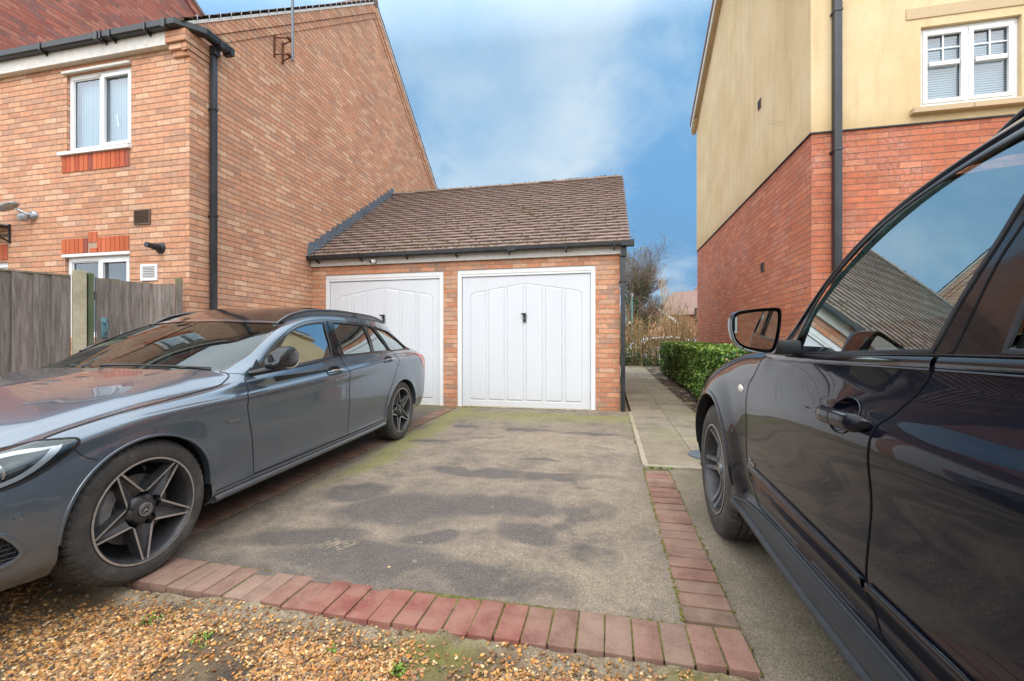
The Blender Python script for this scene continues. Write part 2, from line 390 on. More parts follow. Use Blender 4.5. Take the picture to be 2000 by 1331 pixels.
def asphalt_mat(name, stains=True, tone=1.0):
    t = NT(name); a = t.n('ShaderNodeSeparateColor', {0: t.attr('Col')[0]})
    dark, green, sand = a.outputs[0], a.outputs[1], a.outputs[2]
    agg = t.vor(175, out=1); aggd = t.vor(175, out=0)
    ag = t.n('ShaderNodeSeparateColor', {0: agg}).outputs[0]
    f = t.noise(230, 3, .8); n = t.noise(3.4, 7, .66, dist=.3); n2 = t.noise(13, 5, .7)
    if stains:
        dust = t.ramp(t.math('ADD', t.math('MULTIPLY', n, .65), t.math('MULTIPLY', n2, .35)), [(.34, 0), (.62, 1)])
        base = t.mix(dust, (.140,.113,.090,1), (.310,.248,.188,1))
        dk = t.math('ADD', dark, t.math('MULTIPLY', t.math('SUBTRACT', n2, .5), 1.1))
        dk = t.math('ADD', dk, t.math('MULTIPLY', t.math('SUBTRACT', n, .5), 1.0))
        base = t.mix(t.math('MULTIPLY', t.ramp(dk, [(.22, 0), (.72, 1)]), .76), base, (.088,.077,.075,1))
        sd = t.math('ADD', sand, t.math('MULTIPLY', t.math('SUBTRACT', n2, .5), .9))
        base = t.mix(t.math('MULTIPLY', t.ramp(sd, [(.4, 0), (.8, 1)]), .5), base, (.36,.29,.20,1))
        gr = t.math('ADD', green, t.math('MULTIPLY', t.math('SUBTRACT', n, .5), .9))
        base = t.mix(t.math('MULTIPLY', t.ramp(gr, [(.28, 0), (.78, 1)]), .62), base, (.24,.24,.055,1))
    else:
        base = t.mix(t.ramp(n, [(.3, 0), (.7, 1)]), (.17,.14,.10,1), (.29,.24,.175,1))
        base = t.mix(t.ramp(t.noise(1.2, 5, .7), [(.45, 0), (.68, .5)]), base, (.15,.15,.06,1))
    c = t.mix(1.0, base, t.ramp(ag, [(0, .70), (.5, .98), (1, 1.24)]), 'MULTIPLY')
    c = t.mix(1.0, c, t.ramp(f, [(.35, .70), (.6, 1.12)]), 'MULTIPLY')
    chip = t.math('MULTIPLY', t.ramp(ag, [(.955, 0), (.965, 1)], 'CONSTANT'), t.ramp(aggd, [(.3, 1), (.4, 0)]))
    c = t.mix(t.math('MULTIPLY', chip, .6), c, (.55,.50,.42,1))
    # pale worn spots
    v = t.math('MULTIPLY', t.ramp(t.vor(9, out=0), [(.10, 1), (.17, 0)]), t.math('MULTIPLY', t.ramp(t.noise(1.7, 3), [(.48, 0), (.6, .6)]), t.ramp(n2, [(.4, 0), (.6, 1)])))
    c = t.mix(v, c, (.40,.34,.25,1))
    h = t.math('ADD', t.math('MULTIPLY', aggd, -1.2), t.math('MULTIPLY', f, .6))
    return t.out(t.bsdf(c, .86, 0, t.bump(h, .8, .005)))
M['asphalt'] = asphalt_mat('drive_asphalt'); M['asphalt2'] = asphalt_mat('lane_asphalt', False)

def paver_mat():
    t = NT('brick_paver'); a = t.attr('Col')[0]
    f = t.noise(170, 3, .75); n = t.noise(9, 5, .65); m = t.noise(2.2, 4, .6)
    c = t.mix(1.0, a, t.ramp(f, [(.33, .72), (.5, 1), (.7, 1.2)]), 'MULTIPLY')
    c = t.mix(1.0, c, t.ramp(n, [(.3, .74), (.7, 1.15)]), 'MULTIPLY')
    c = t.mix(t.ramp(t.math('ADD', t.math('MULTIPLY', n, .5), t.math('MULTIPLY', m, .5)), [(.42, 0), (.60, .42)]), c, (.28,.20,.145,1))
    chip = t.ramp(t.vor(110, out=0), [(.10, .5), (.16, 0)])
    sel = t.ramp(t.n('ShaderNodeSeparateColor', {0: t.vor(110, out=1)}).outputs[0], [(.74, 0), (.78, 1)])
    c = t.mix(t.math('MULTIPLY', chip, sel), c, (.7,.62,.55,1))
    return t.out(t.bsdf(c, .85, 0, t.bump(t.math('ADD', f, n), .5, .003)))
M['paver'] = paver_mat()
def dirt_mat():
    t = NT('earth'); n = t.noise(6, 7, .7); f = t.noise(90, 5, .75); m = t.noise(1.6, 4, .6)
    c = t.ramp(t.math('ADD', t.math('MULTIPLY', n, .6), t.math('MULTIPLY', f, .4)), [(.33, (.13,.085,.045)), (.5, (.28,.20,.115)), (.66, (.42,.33,.20))])
    c = t.mix(t.ramp(t.noise(2.6, 5, .65, vec=t.map(t.obj(), (1,1,1), (3,8,0))), [(.5, 0), (.66, .75)]), c, (.30,.29,.10,1))
    c = t.mix(t.ramp(m, [(.56, 0), (.7, .6)]), c, (.10,.07,.05,1))
    return t.out(t.bsdf(c, .95, 0, t.bump(t.math('ADD', n, f), 1.0, .012)))
M['earth'] = dirt_mat()
def vcol_mat(name, rough=.7, var=.2, scale=60, spec=.5, bump=.3, sss=0):
    t = NT(name); a = t.attr('Col')[0]; n = t.noise(scale, 4, .6)
    c = t.mix(1.0, a, t.ramp(n, [(.3, 1-var), (.7, 1+var)]), 'MULTIPLY')
    return t.out(t.bsdf(c, rough, 0, t.bump(n, bump, .003), **{'Specular IOR Level': spec}))
M['stone'] = vcol_mat('gravel_stone', .55, .22, 90, .5)
M['leaf'] = vcol_mat('leaf', .42, .15, 20, .5, .1)
M['bark'] = vcol_mat('bark', .9, .3, 30, .2, .5)
def soil_mat():
    t = NT('soil'); n = t.noise(35, 6, .75)
    return t.out(t.bsdf(t.ramp(n, [(.3, (.03,.02,.013)), (.6, (.085,.058,.038)), (.75, (.16,.11,.07))]), .97, 0, t.bump(n, 1, .02)))
M['soil'] = soil_mat()

def pane_mat(name, tint=(.80,.92,.97), refl=.10, rough=.0):
    """window pane: transparent and mirror-like by viewing angle"""
    t = NT(name)
    lw = t.n('ShaderNodeLayerWeight', {'Blend': .35})
    wob = t.bump(t.noise(1.3, 1, .5), .02, .03)
    g = t.n('ShaderNodeBsdfGlossy', {'Color': (.95,.97,1,1), 'Roughness': rough, 'Normal': wob}).outputs[0]
    tr = t.n('ShaderNodeBsdfTransparent', {'Color': (*tint, 1)}).outputs[0]
    f = t.math('ADD', refl, t.math('MULTIPLY', lw.outputs['Facing'], .35), clamp=True)
    return t.out(t.n('ShaderNodeMixShader', {0: f, 1: tr, 2: g}).outputs[0])
M['pane'] = pane_mat('window_pane')
M['curtain'] = plain('net_curtain', (.34,.42,.47), .9, var=.06, scale=12)
# ---------------------------------------------------------------- ground
def gz(Y): return .019*(min(max(Y, 1.0), 17.0)-1.5)
def gzv(Y): return .019*(np.clip(Y, 1.0, 17.0)-1.5)
def vnoise(x, y, seed=0, f=1.0):
    """cheap smooth value noise"""
    x = np.asarray(x)*f+seed*17.3; y = np.asarray(y)*f+seed*9.1
    xi = np.floor(x); yi = np.floor(y); fx = x-xi; fy = y-yi
    fx = fx*fx*(3-2*fx); fy = fy*fy*(3-2*fy)
    def h(a, b): return np.modf(np.abs(np.sin(a*127.1+b*311.7+seed)*43758.5453))[0]
    return (h(xi,yi)*(1-fx)+h(xi+1,yi)*fx)*(1-fy)+(h(xi,yi+1)*(1-fx)+h(xi+1,yi+1)*fx)*fy
def sheet(name, x0, x1, y0, y1, step, off, mat, hf=None, colf=None, kind='structure'):
    nx = max(2, int((x1-x0)/step)+1); ny = max(2, int((y1-y0)/step)+1)
    X, Y = np.meshgrid(np.linspace(x0, x1, nx), np.linspace(y0, y1, ny))
    Z = gzv(Y)+off
    if hf is not None: Z = Z+hf(X, Y)
    V = np.stack([X, Y, Z], -1).reshape(-1, 3)
    i = (np.arange(ny-1)[:, None]*nx+np.arange(nx-1)[None, :]).ravel()
    F = np.stack([i, i+1, i+nx+1, i+nx], 1)
    col = colf(X.ravel(), Y.ravel()) if colf else None
    o = np_mesh(name, V, F, mat, col=col, smooth=True); tag(o, kind=kind); return o

# far ground: one sheet to the horizon, following the slope of the site
ys = [-60, -20, -5, 0, 1.0, 4, 8, 12, 17, 25, 60, 300]; xs = [-300, -60, -20, -9, -5, -2, 0, 2, 5, 9, 20, 60, 300]
V = [(x, y, gz(y)-.075) for y in ys for x in xs]; n_ = len(xs)
F = [(j*n_+i, j*n_+i+1, (j+1)*n_+i+1, (j+1)*n_+i) for j in range(len(ys)-1) for i in range(n_-1)]
tag(np_mesh('ground', V, F, M['earth'], smooth=False), kind='structure')

def stain(X, Y):
    """wet patches, algae and dust of the drive, in metres on the drive"""
    def e(cx, cy, rx, ry, a=0, p=2.0):
        ca, sa = cos(R(a)), sin(R(a)); dx = X-cx; dy = Y-cy
        u = (dx*ca+dy*sa)/rx; v = (-dx*sa+dy*ca)/ry
        return np.clip(1.25-(u*u+v*v)**(p/2), 0, 1)
    d = np.zeros_like(X); X0, Y0 = X, Y
    X = X+(vnoise(X0, Y0, 21, 3.1)-.5)*.22+(vnoise(X0, Y0, 22, 9)-.5)*.12; Y = Y+(vnoise(X0, Y0, 23, 3.3)-.5)*.14+(vnoise(X0, Y0, 24, 9)-.5)*.10
    for a in [(-.80,2.86,.52,.27,0),(-1.3,2.70,.42,.34,18),(-.16,2.84,.19,.26,0),(-.20,3.28,.09,.06,0),(-.36,2.52,.22,.12,10),(-1.75,2.95,.30,.20,30),
              (-1.2,2.05,.60,.22,4),(-.55,1.99,.42,.15,-6),(-1.75,2.20,.35,.18,10),(-.62,3.95,.26,.055,0),(-.15,2.30,.16,.14,0),(-.35,3.55,.5,.12,8),(-1.1,3.55,.45,.14,-5),
              (-.95,5.25,.35,.09,0),(-.2,5.2,.45,.08,0),(-1.7,5.3,.25,.12,10),(-1.35,4.75,.2,.07,0),(-1.95,4.5,.25,.07,0),(-.1,4.6,.12,.05,0),(-1.0,2.35,.25,.10,12)]:
        d = np.maximum(d, e(*a)*(.9 if a[3] > .1 else 1.0))
    d = np.maximum(d, .55*np.clip(1-(Y-1.84)/.16, 0, 1)*np.clip((-X-.1)/.6, 0, 1)); d = np.maximum(d, .4*np.clip((X-.20)/.10, 0, 1))
    g = np.clip((Y-5.3)/.9, 0, 1)*.8*np.clip(1-(Y-6.25)/.35, .25, 1)
    g = np.maximum(g, np.clip(1-np.abs(X+2.12)/.30, 0, 1)*np.clip((Y-2.4)/1.2, 0, 1))
    g = np.maximum(g, np.clip((X-.12)/.18, 0, 1)*.45*np.clip((Y-3.2)/1.5, 0, 1))
    s = np.maximum.reduce([e(.05,3.2,.5,.9)*.6, e(-.6,4.7,1.2,.7)*.7, e(0,2.1,.6,.35)*.7, e(-1.9,3.4,.3,.6)*.5, e(-.1,2.65,.12,.2)*.9])
    X, Y = X0, Y0
    # two ridges of pale tyre marks left in the dust
    for k in range(5):
        s = np.maximum(s, e(-1.53+.035*k, 2.17-.004*k, .008, .075, -28, 4.0)*1.4)
        d = d*(1-.9*np.clip(e(-1.53+.035*k, 2.17-.004*k, .008, .075, -28, 4.0), 0, 1))
    return np.stack([np.clip(d, 0, 1), np.clip(g, 0, 1), np.clip(s, 0, 1)], 1)
def drive_h(X, Y): return (vnoise(X, Y, 3, 1.6)-.5)*.012
sheet('driveway', -2.37, .312, 1.80, 6.80, .022, .0, M['asphalt'], drive_h, stain)
def stain2(X, Y):
    g = np.clip((Y-5)/1.5, 0, 1)*.5
    return np.stack([np.clip(.45+.3*vnoise(X, Y, 5, 2), 0, 1), g, 0*X], 1)
sheet('driveway', -5.05, -2.54, 1.80, 6.80, .08, .0, M['asphalt'], drive_h, stain2)
sheet('lane', .495, 6.0, -3.0, 3.955, .05, -.004, M['asphalt2'], lambda X, Y: (vnoise(X, Y, 4, 2.0)-.5)*.014)
sheet('path', .345, 2.2, 4.02, 17.0, .15, .006, M['slabs'])

# ---- block paving edging: every paver bevelled, tilted a little
def pavers(name, rects, seed, fresh=None):
    r_ = random.Random(seed); mb = MB()
    for (cx, cy, lx, ly) in rects:
        t = r_.random(); z = gz(cy)+.006+r_.uniform(-.0025, .0035)
        base = Vector((.275,.120,.088)).lerp(Vector((.255,.155,.115)), t)*r_.uniform(.66, .96)
        if fresh: base = base.lerp(Vector((.25,.052,.042)), fresh(cx)); base = base.lerp(Vector((.40,.27,.21)), .30*max(0, min(1, (abs(cx+.80)-.55)/.25))*r_.uniform(.4, 1))
        Mx = Matrix.Rotation(R(r_.uniform(-.8, .8)), 3, 'X') @ Matrix.Rotation(R(r_.uniform(-.8, .8)), 3, 'Y') @ Matrix.Rotation(R(r_.uniform(-.9, .9)), 3, 'Z')
        mb.cbox((cx+r_.uniform(-.0015,.0015), cy+r_.uniform(-.002,.002), z-.03), (lx, ly, .06), Mx, .0045, tuple(base))
    o = mb.build(name, M['paver'], smooth=True, angle=50, col=True, uv=False); tag(o, kind='structure'); return o
P = .1035
front = []
x = .455
while x > -5.0:
    front.append((x, 1.722+.012*sin(x*2.1), P-.006, .226)); x -= P
pavers('brick_edging', front, 1, lambda x: max(0, min(1, 1.3-abs(x+.80)/.55))*.8)
right = [(.403, 1.905+.1065*i, .200, .1005) for i in range(19)]
pavers('brick_edging', right, 2)
left = [(-2.457+.004*sin(i), 1.905+.1065*i, .196, .1005) for i in range(44)]
pavers('brick_edging', left, 3)
# joint bedding below the pavers with moss in the joints
mb = MB()
for (x0, x1, y0, y1) in [(-5.0, .505, 1.625, 1.84), (.300, .508, 1.84, 3.95), (-2.56, -2.35, 1.84, 6.62)]:
    n = max(1, int((y1-y0)/.2))
    for i in range(n):
        a = y0+(y1-y0)*i/n; b = y0+(y1-y0)*(i+1)/n
        mb.add([(x0,a,gz(a)+.001),(x1,a,gz(a)+.001),(x1,b,gz(b)+.001),(x0,b,gz(b)+.001)], [(0,1,2,3)])
jm = NT('joint_sand'); nn = jm.noise(18, 5, .7)
JM = jm.out(jm.bsdf(jm.ramp(nn, [(.35, (.075,.055,.035)), (.5, (.10,.095,.03)), (.65, (.17,.16,.035))]), .95, 0, jm.bump(nn, 1, .008)))
tag(mb.build('edging_joints', JM, uv=False), kind='structure')

# mossy clumps along the paver joints
def moss_clumps(name, pts, seed):
    r_ = random.Random(seed); V = []; F = []
    ico = bmesh.new(); bmesh.ops.create_icosphere(ico, subdivisions=2, radius=1); ico.verts.ensure_lookup_table()
    iv = np.array([v.co[:] for v in ico.verts]); fi = np.array([[v.index for v in f.verts] for f in ico.faces]); ico.free()
    for (x, y, r, h, zz) in pts:
        sc = np.array([r*r_.uniform(.7,1.4), r*r_.uniform(.7,1.4), h]); nz = 1+.35*(np.random.RandomState(r_.randrange(9999)).rand(len(iv), 1)-.5)
        F.append(fi+sum(len(v) for v in V)); V.append(iv*nz*sc+np.array([x, y, gz(y)+zz]))
    return tag(np_mesh(name, np.concatenate(V), np.concatenate(F), M['moss'], smooth=True), kind='stuff')
r_ = random.Random(4); pts = []
for i in range(300):
    y = r_.uniform(1.86, 3.9); pts.append((.302+r_.gauss(0, .004), y, r_.uniform(.003, .009), r_.uniform(.003, .006), .002))
for i in range(130):
    y = r_.uniform(1.7, 3.9); pts.append((.507+r_.gauss(0, .006), y, r_.uniform(.004, .012), r_.uniform(.003, .007), -.003))
for i in range(160):
    x = r_.uniform(-2.2, .3); pts.append((x, 1.838+.01*sin(x*2.1)+r_.gauss(0, .004), r_.uniform(.003, .008), r_.uniform(.002, .005), .001))
for k in range(11):
    xx = .455+P/2-P*k
    for i in range(26): pts.append((xx+r_.gauss(0,.0016), r_.uniform(1.62, 1.83), r_.uniform(.003,.006), .004, .0))
for i in range(70): pts.append((.27+r_.gauss(0, .09), 1.585+r_.gauss(0, .022), r_.uniform(.008, .026), r_.uniform(.006,.014), -.035))
for i in range(60):
    y = r_.uniform(4, 6.6); pts.append((.307+r_.gauss(0, .01), y, r_.uniform(.006, .016), r_.uniform(.003, .008), .0))
for i in range(90):
    x = r_.uniform(-2.4, .2); pts.append((x, 6.775+r_.gauss(0, .015), r_.uniform(.006, .02), r_.uniform(.003, .010), .002))
moss_clumps('moss', pts, 5)

# kerb edging between drive and path, and across the front of the path
def kerb(name, segs):
    mb = MB()
    for (x0, y0, x1, y1, w) in segs:
        L = math.hypot(x1-x0, y1-y0); a = math.atan2(y1-y0, x1-x0)
        cx, cy = (x0+x1)/2, (y0+y1)/2
        mb.cbox((cx, cy, gz(cy)-.055), (L-.006, w, .15), Matrix.Rotation(a, 3, 'Z') @ Matrix.Rotation(-math.atan(.019)*sin(a), 3, 'Y'), .007)
    o = mb.build(name, M['kerb'], smooth=True, uv=False); tag(o, kind='structure')
kerb('kerb', [(.326, 3.98+.91*i, .326, 3.98+.91*(i+1), .05) for i in range(3)]+[(.31+.91*i, 3.975, .31+.91*(i+1), 3.975, .05) for i in range(3)])

# gravel yard in front: earth with a pale haunch of concrete along the edging
def yard_h(X, Y):
    d = 1.61-Y
    return -.037+.034*np.exp(-np.maximum(d, 0)/.10)+(vnoise(X, Y, 1, 4)-.5)*.030+(vnoise(X, Y, 2, 14)-.5)*.014+(vnoise(X, Y, 6, 45)-.5)*.010+(vnoise(X, Y, 16, 28)-.5)*.012
def yard_c(X, Y):
    d = 1.61-Y; n = vnoise(X, Y, 7, 6)
    h = np.clip(1.15-d/(.10+.12*n), 0, 1)*np.clip(.35+.9*vnoise(X, Y, 8, 2.3), 0, 1)
    m = np.clip(1-np.hypot(X+.62, (Y-1.50)/.45)/.45, 0, 1)*.9
    m = np.maximum(m, np.clip(1-np.hypot(X-.3, (Y-1.55)/.5)/.25, 0, 1))
    dk = np.clip(1-np.hypot(X+1.28, (Y-1.30)/.6)/.17, 0, 1)
    return np.stack([h, m, dk], 1)
t = NT('yard_earth'); a = t.n('ShaderNodeSeparateColor', {0: t.attr('Col')[0]}); n = t.noise(8, 7, .7); f = t.noise(110, 5, .75)
c = t.ramp(t.math('ADD', t.math('MULTIPLY', n, .55), t.math('MULTIPLY', f, .45)), [(.33, (.10,.065,.035)), (.5, (.22,.15,.085)), (.66, (.36,.27,.155))])
hm = t.ramp(t.math('ADD', a.outputs[0], t.math('MULTIPLY', t.math('SUBTRACT', n, .5), .8)), [(.3, 0), (.62, 1)])
c = t.mix(hm, c, t.ramp(t.math('ADD', t.math('MULTIPLY', f, .6), t.math('MULTIPLY', n, .4)), [(.36, (.17,.12,.07)), (.5, (.38,.29,.19)), (.64, (.56,.48,.36))]))
c = t.mix(t.ramp(t.math('ADD', a.outputs[1], t.math('MULTIPLY', t.math('SUBTRACT', n, .5), 1.0)), [(.3, 0), (.8, .8)]), c, (.24,.235,.05,1))
c = t.mix(t.ramp(a.outputs[2], [(.0, 0), (.8, .85)]), c, (.075,.055,.045,1))
c = t.mix(t.ramp(t.noise(38, 4, .7), [(.52, 0), (.66, .55)]), c, (.13,.09,.055,1))
YM = t.out(t.bsdf(c, .93, 0, t.bump(t.math('ADD', n, f), 1.0, .018)))
sheet('gravel_bed', -6.0, .62, -3.0, 1.606, .02, 0, YM, yard_h, yard_c)

def stones(name, N, area, seed, size=(.006, .0125), dens=None, zoff=.002, flat=.55):
    rs = np.random.RandomState(seed)
    bm = bmesh.new(); bmesh.ops.create_icosphere(bm, subdivisions=1, radius=1); bm.verts.ensure_lookup_table()
    iv = np.array([v.co[:] for v in bm.verts]); fi = np.array([[v.index for v in f.verts] for f in bm.faces]); bm.free()
    x = rs.uniform(area[0], area[1], N*3); y = rs.uniform(area[2], area[3], N*3)
    if dens is not None:
        k = rs.rand(len(x)) < dens(x, y); x, y = x[k], y[k]
    x, y = x[:N], y[:N]; n = len(x)
    nv = len(iv)
    P_ = np.repeat(iv[None], n, 0)*(1+.42*(rs.rand(n, nv, 1)-.5))
    s = rs.uniform(size[0], size[1], (n, 1, 1))*np.stack([rs.uniform(.8,1.6,n), rs.uniform(.7,1.15,n), rs.uniform(.4,.8,n)*flat/.55], 1)[:, None, :]
    P_ = P_*s
    a = rs.uniform(0, 2*pi, n); tl = rs.uniform(-.5, .5, n)
    ct, st = np.cos(tl), np.sin(tl)
    X = P_[...,0]*ct[:,None]-P_[...,2]*st[:,None]; Z = P_[...,0]*st[:,None]+P_[...,2]*ct[:,None]; Y = P_[...,1]
    ca, sa = np.cos(a)[:,None], np.sin(a)[:,None]
    X2 = X*ca-Y*sa; Y2 = X*sa+Y*ca
    z0 = gzv(y)+yard_h(x, y)+zoff+rs.uniform(-.002, .004, n)
    V = np.stack([X2+x[:,None], Y2+y[:,None], Z+z0[:,None]], -1).reshape(-1, 3)
    F = (fi[None]+(np.arange(n)*nv)[:, None, None]).reshape(-1, 3)
    pal = np.array([(.50,.27,.09),(.60,.36,.14),(.44,.20,.08),(.66,.46,.25),(.70,.56,.38),(.36,.20,.11),(.30,.17,.11),(.55,.33,.16),(.74,.63,.47),(.17,.16,.17),(.40,.24,.14),(.62,.40,.15),(.48,.36,.25),(.58,.28,.08)])
    c = pal[rs.randint(0, len(pal), n)]*np.array([1.06,.90,.66])*rs.uniform(.3, 1.0, (n, 1))
    return tag(np_mesh(name, V, F, M['stone'], col=np.repeat(c, nv, 0), smooth=True, angle=35), kind='stuff')
def dens(x, y):
    d = 1.60-y
    bare = np.clip(1-np.hypot(x+1.28, (y-1.30)/.55)/.20, 0, 1)
    return np.clip((d-.03)/.16, .10, 1)*(1-.93*bare)*np.clip(3.0*vnoise(x, y, 9, 3.2)-.55, .12, 1)
stones('gravel', 50000, (-3.0, .45, .80, 1.60), 3, size=(.0036, .0082), dens=dens)
stones('gravel', 6000, (-5.5, .6, -2.0, .85), 4, size=(.009, .02))
# a few stray stones on the drive, and the stone by the corner
mb = MB()
def pebble(mb, x, y, r, z=None, col=(.5,.36,.2), seed=0):
    rr = random.Random(seed); bm = bmesh.new(); bmesh.ops.create_icosphere(bm, subdivisions=2, radius=1)
    d = [rr.uniform(.75, 1.2) for _ in bm.verts]
    bm.verts.ensure_lookup_table()
    vs = [(x+v.co.x*r*d[i], y+v.co.y*r*.8*d[i], (gz(y) if z is None else z)+r*.5+v.co.z*r*.7*d[i]) for i, v in enumerate(bm.verts)]
    mb.add(vs, [tuple(v.index for v in f.verts) for f in bm.faces], col); bm.free()
o = MB(); pebble(o, -1.055, 1.985, .0075, .012, (.60,.42,.22), 3)
tag(o.build('pebble', M['stone'], smooth=True, col=True, uv=False), 'small buff pebble lying on the grey drive near the front brick edging', 'stone')
for nm_, (x, y, r, c, lb) in {'a': (-1.66, 4.02, .010, (.45,.16,.08), 'tiny reddish pebble on the drive beside the grey estate car'), 'b': (-.75, 2.83, .006, (.6,.42,.2), 'tiny yellow pebble in the middle of the dark damp patch')}.items():
    o = MB(); pebble(o, x, y, r, None, c, 5); tag(o.build('pebble', M['stone'], smooth=True, col=True, uv=False), lb, 'stone')
o = MB(); pebble(o, .515, 1.565, .034, -.03, (.36,.33,.29), 8)
tag(o.build('stone', M['stone'], smooth=True, col=True, uv=False), 'rounded grey stone at the outer corner of the brick edging', 'stone')
# weeds: tiny leaves in the gravel
def weeds(name, spots, seed):
    rs = random.Random(seed); V = []; F = []; C = []
    for (x, y, r, n) in spots:
        for i in range(n):
            a = rs.uniform(0, 2*pi); d = rs.uniform(0, r); px, py = x+d*cos(a), y+d*sin(a); b = rs.uniform(0, 2*pi); l = rs.uniform(.006, .014); w = l*.4
            z = gz(py)+(float(yard_h(np.array(px), np.array(py))) if py < 1.6 else .004)+.012
            dx, dy = cos(b), sin(b); k = len(V)
            V += [(px, py, z-.006), (px+dx*l*.5-dy*w, py+dy*l*.5+dx*w, z+l*.4), (px+dx*l, py+dy*l, z+l*.35), (px+dx*l*.5+dy*w, py+dy*l*.5-dx*w, z+l*.4)]
            F.append((k, k+1, k+2, k+3)); g = rs.uniform(.7, 1.2); C.append((.16*g, .30*g, .03*g))
    return tag(np_mesh(name, V, F, M['leaf'], col=C), kind='stuff')
weeds('weeds', [(-.72,1.42,.03,60),(-.55,1.33,.03,50),(-1.0,1.45,.02,16),(-1.52,1.40,.05,40),(-.45,1.30,.03,40),(-.80,1.33,.02,30),(.37,3.93,.02,30),(.52,3.93,.03,40),(.44,3.935,.02,25),(-1.85,1.45,.05,30)], 3)
# ---------------------------------------------------------------- buildings
def wall_poly(mb, outline, holes, plane, at, depth=.10, inward=1):
    """flat wall with openings; plane 'x' (coords y,z at X=at) or 'y' (coords x,z at Y=at); reveals go inward by depth"""
    P3 = (lambda a, b, d=0: (at+d*inward, a, b)) if plane == 'x' else (lambda a, b, d=0: (a, at+d*inward, b))
    loops = [outline]+[[(x0,z0),(x1,z0),(x1,z1),(x0,z1)] for (x0,x1,z0,z1) in holes]
    pts = [p for l in loops for p in l]
    tri = geometry.tessellate_polygon([[Vector((a, b, 0)) for a, b in l] for l in loops])
    mb.add([P3(*p) for p in pts], [tuple(t) for t in tri])
    for l in loops[1:]:
        vs = [P3(*p) for p in l]+[P3(*p, depth) for p in l]
        mb.add(vs, [(i, (i+1) % 4, 4+(i+1) % 4, 4+i) for i in range(4)])
def flat(name, mat, mb, parent, **k): return mb.build(name, mat, parent, recalc=False, **k)

def window(parent, x0, x1, z0, z1, y, splits=2, georgian=False, opener=None, blind='vertical', mat='upvc', name='window', sgn=1, vents=False, gap=.0):
    """casement window in a wall facing -Y, its outer face at y (recessed)"""
    fr = MB(); w = .062; d = .06
    fr.box(x0, x1, y, y+d, z0, z0+w); fr.box(x0, x1, y, y+d, z1-w, z1)
    fr.box(x0, x0+w, y, y+d, z0+w, z1-w); fr.box(x1-w, x1, y, y+d, z0+w, z1-w)
    xs = [x0+w+(x1-x0-2*w)*i/splits for i in range(splits+1)]
    for xx in xs[1:-1]: fr.box(xx-.032, xx+.032, y, y+d, z0+w, z1-w)
    root = fr.build(name, M[mat], parent, bevel=.006)
    for i in range(splits):
        a = xs[i]+(.032 if i else 0); b = xs[i+1]-(.032 if i < splits-1 else 0)
        sash = MB(); sw = .048 if (opener is None or i in opener) else .014
        y1 = y-.012 if sw > .03 else y+.012
        za, zb = z0+w, z1-w
        o_ = -.018 if sw > .03 else 0
        sash.box(a+o_, b-o_, y1, y+.04, za+o_, za+o_+sw); sash.box(a+o_, b-o_, y1, y+.04, zb-o_-sw, zb-o_)
        sash.box(a+o_, a+o_+sw, y1, y+.04, za+o_+sw, zb-o_-sw); sash.box(b-o_-sw, b-o_, y1, y+.04, za+o_+sw, zb-o_-sw)
        if georgian:
            zm = za+(zb-za)*.545; zq = (zm+zb)/2; xm = (a+b)/2
            sash.box(a+sw, b-sw, y1-.006, y+.04, zm-.027, zm+.027)
            sash.box(xm-.009, xm+.009, y+.008, y+.020, zm+.02, zb-sw+.02); sash.box(a+sw-.02, b-sw+.02, y+.0085, y+.0195, zq-.009, zq+.009)
        s = sash.build('sash', M[mat], root, bevel=.005)
        g = MB(); g.add([(a+.01, y+.028, za+.01), (b-.01, y+.028, za+.01), (b-.01, y+.028, zb-.01), (a+.01, y+.028, zb-.01)], [(0,1,2,3)])
        flat('pane', M['pane'], g, root)
        gk = MB(); ww = .004
        aa, bb, zz0, zz1 = a+o_+sw, b-o_-sw, za+o_+sw, zb-o_-sw
        for q in ((aa, bb, zz0, zz0+ww), (aa, bb, zz1-ww, zz1), (aa, aa+ww, zz0, zz1), (bb-ww, bb, zz0, zz1)): gk.box(q[0], q[1], y+.022, y+.027, q[2], q[3])
        gk.build('gasket', M['rubber_dark'], root)
    # curtain behind, dark room beyond
    cu = MB(); n = int((x1-x0)/.045) if blind == 'vertical' else int((z1-z0)/.03)
    if blind == 'vertical':
        for i in range(n):
            a = x0+.03+(x1-x0-.06)*i/n; b = a+(x1-x0-.06)/n*1.02
            cu.add([(a, y+.089, z0), (b, y+.085, z0), (b, y+.085, z1), (a, y+.089, z1)], [(0,1,2,3)])
    elif blind == 'horizontal':
        for i in range(n):
            a = z0+.03+(z1-z0-.06)*i/n; b = a+(z1-z0-.06)/n
            cu.add([(x0, y+.08, a), (x1, y+.08, a), (x1, y+.095, b), (x0, y+.095, b)], [(0,1,2,3)])
    if blind: flat('blind', M['curtain'], cu, root)
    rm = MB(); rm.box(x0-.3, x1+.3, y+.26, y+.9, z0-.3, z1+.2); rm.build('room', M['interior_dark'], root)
    return root

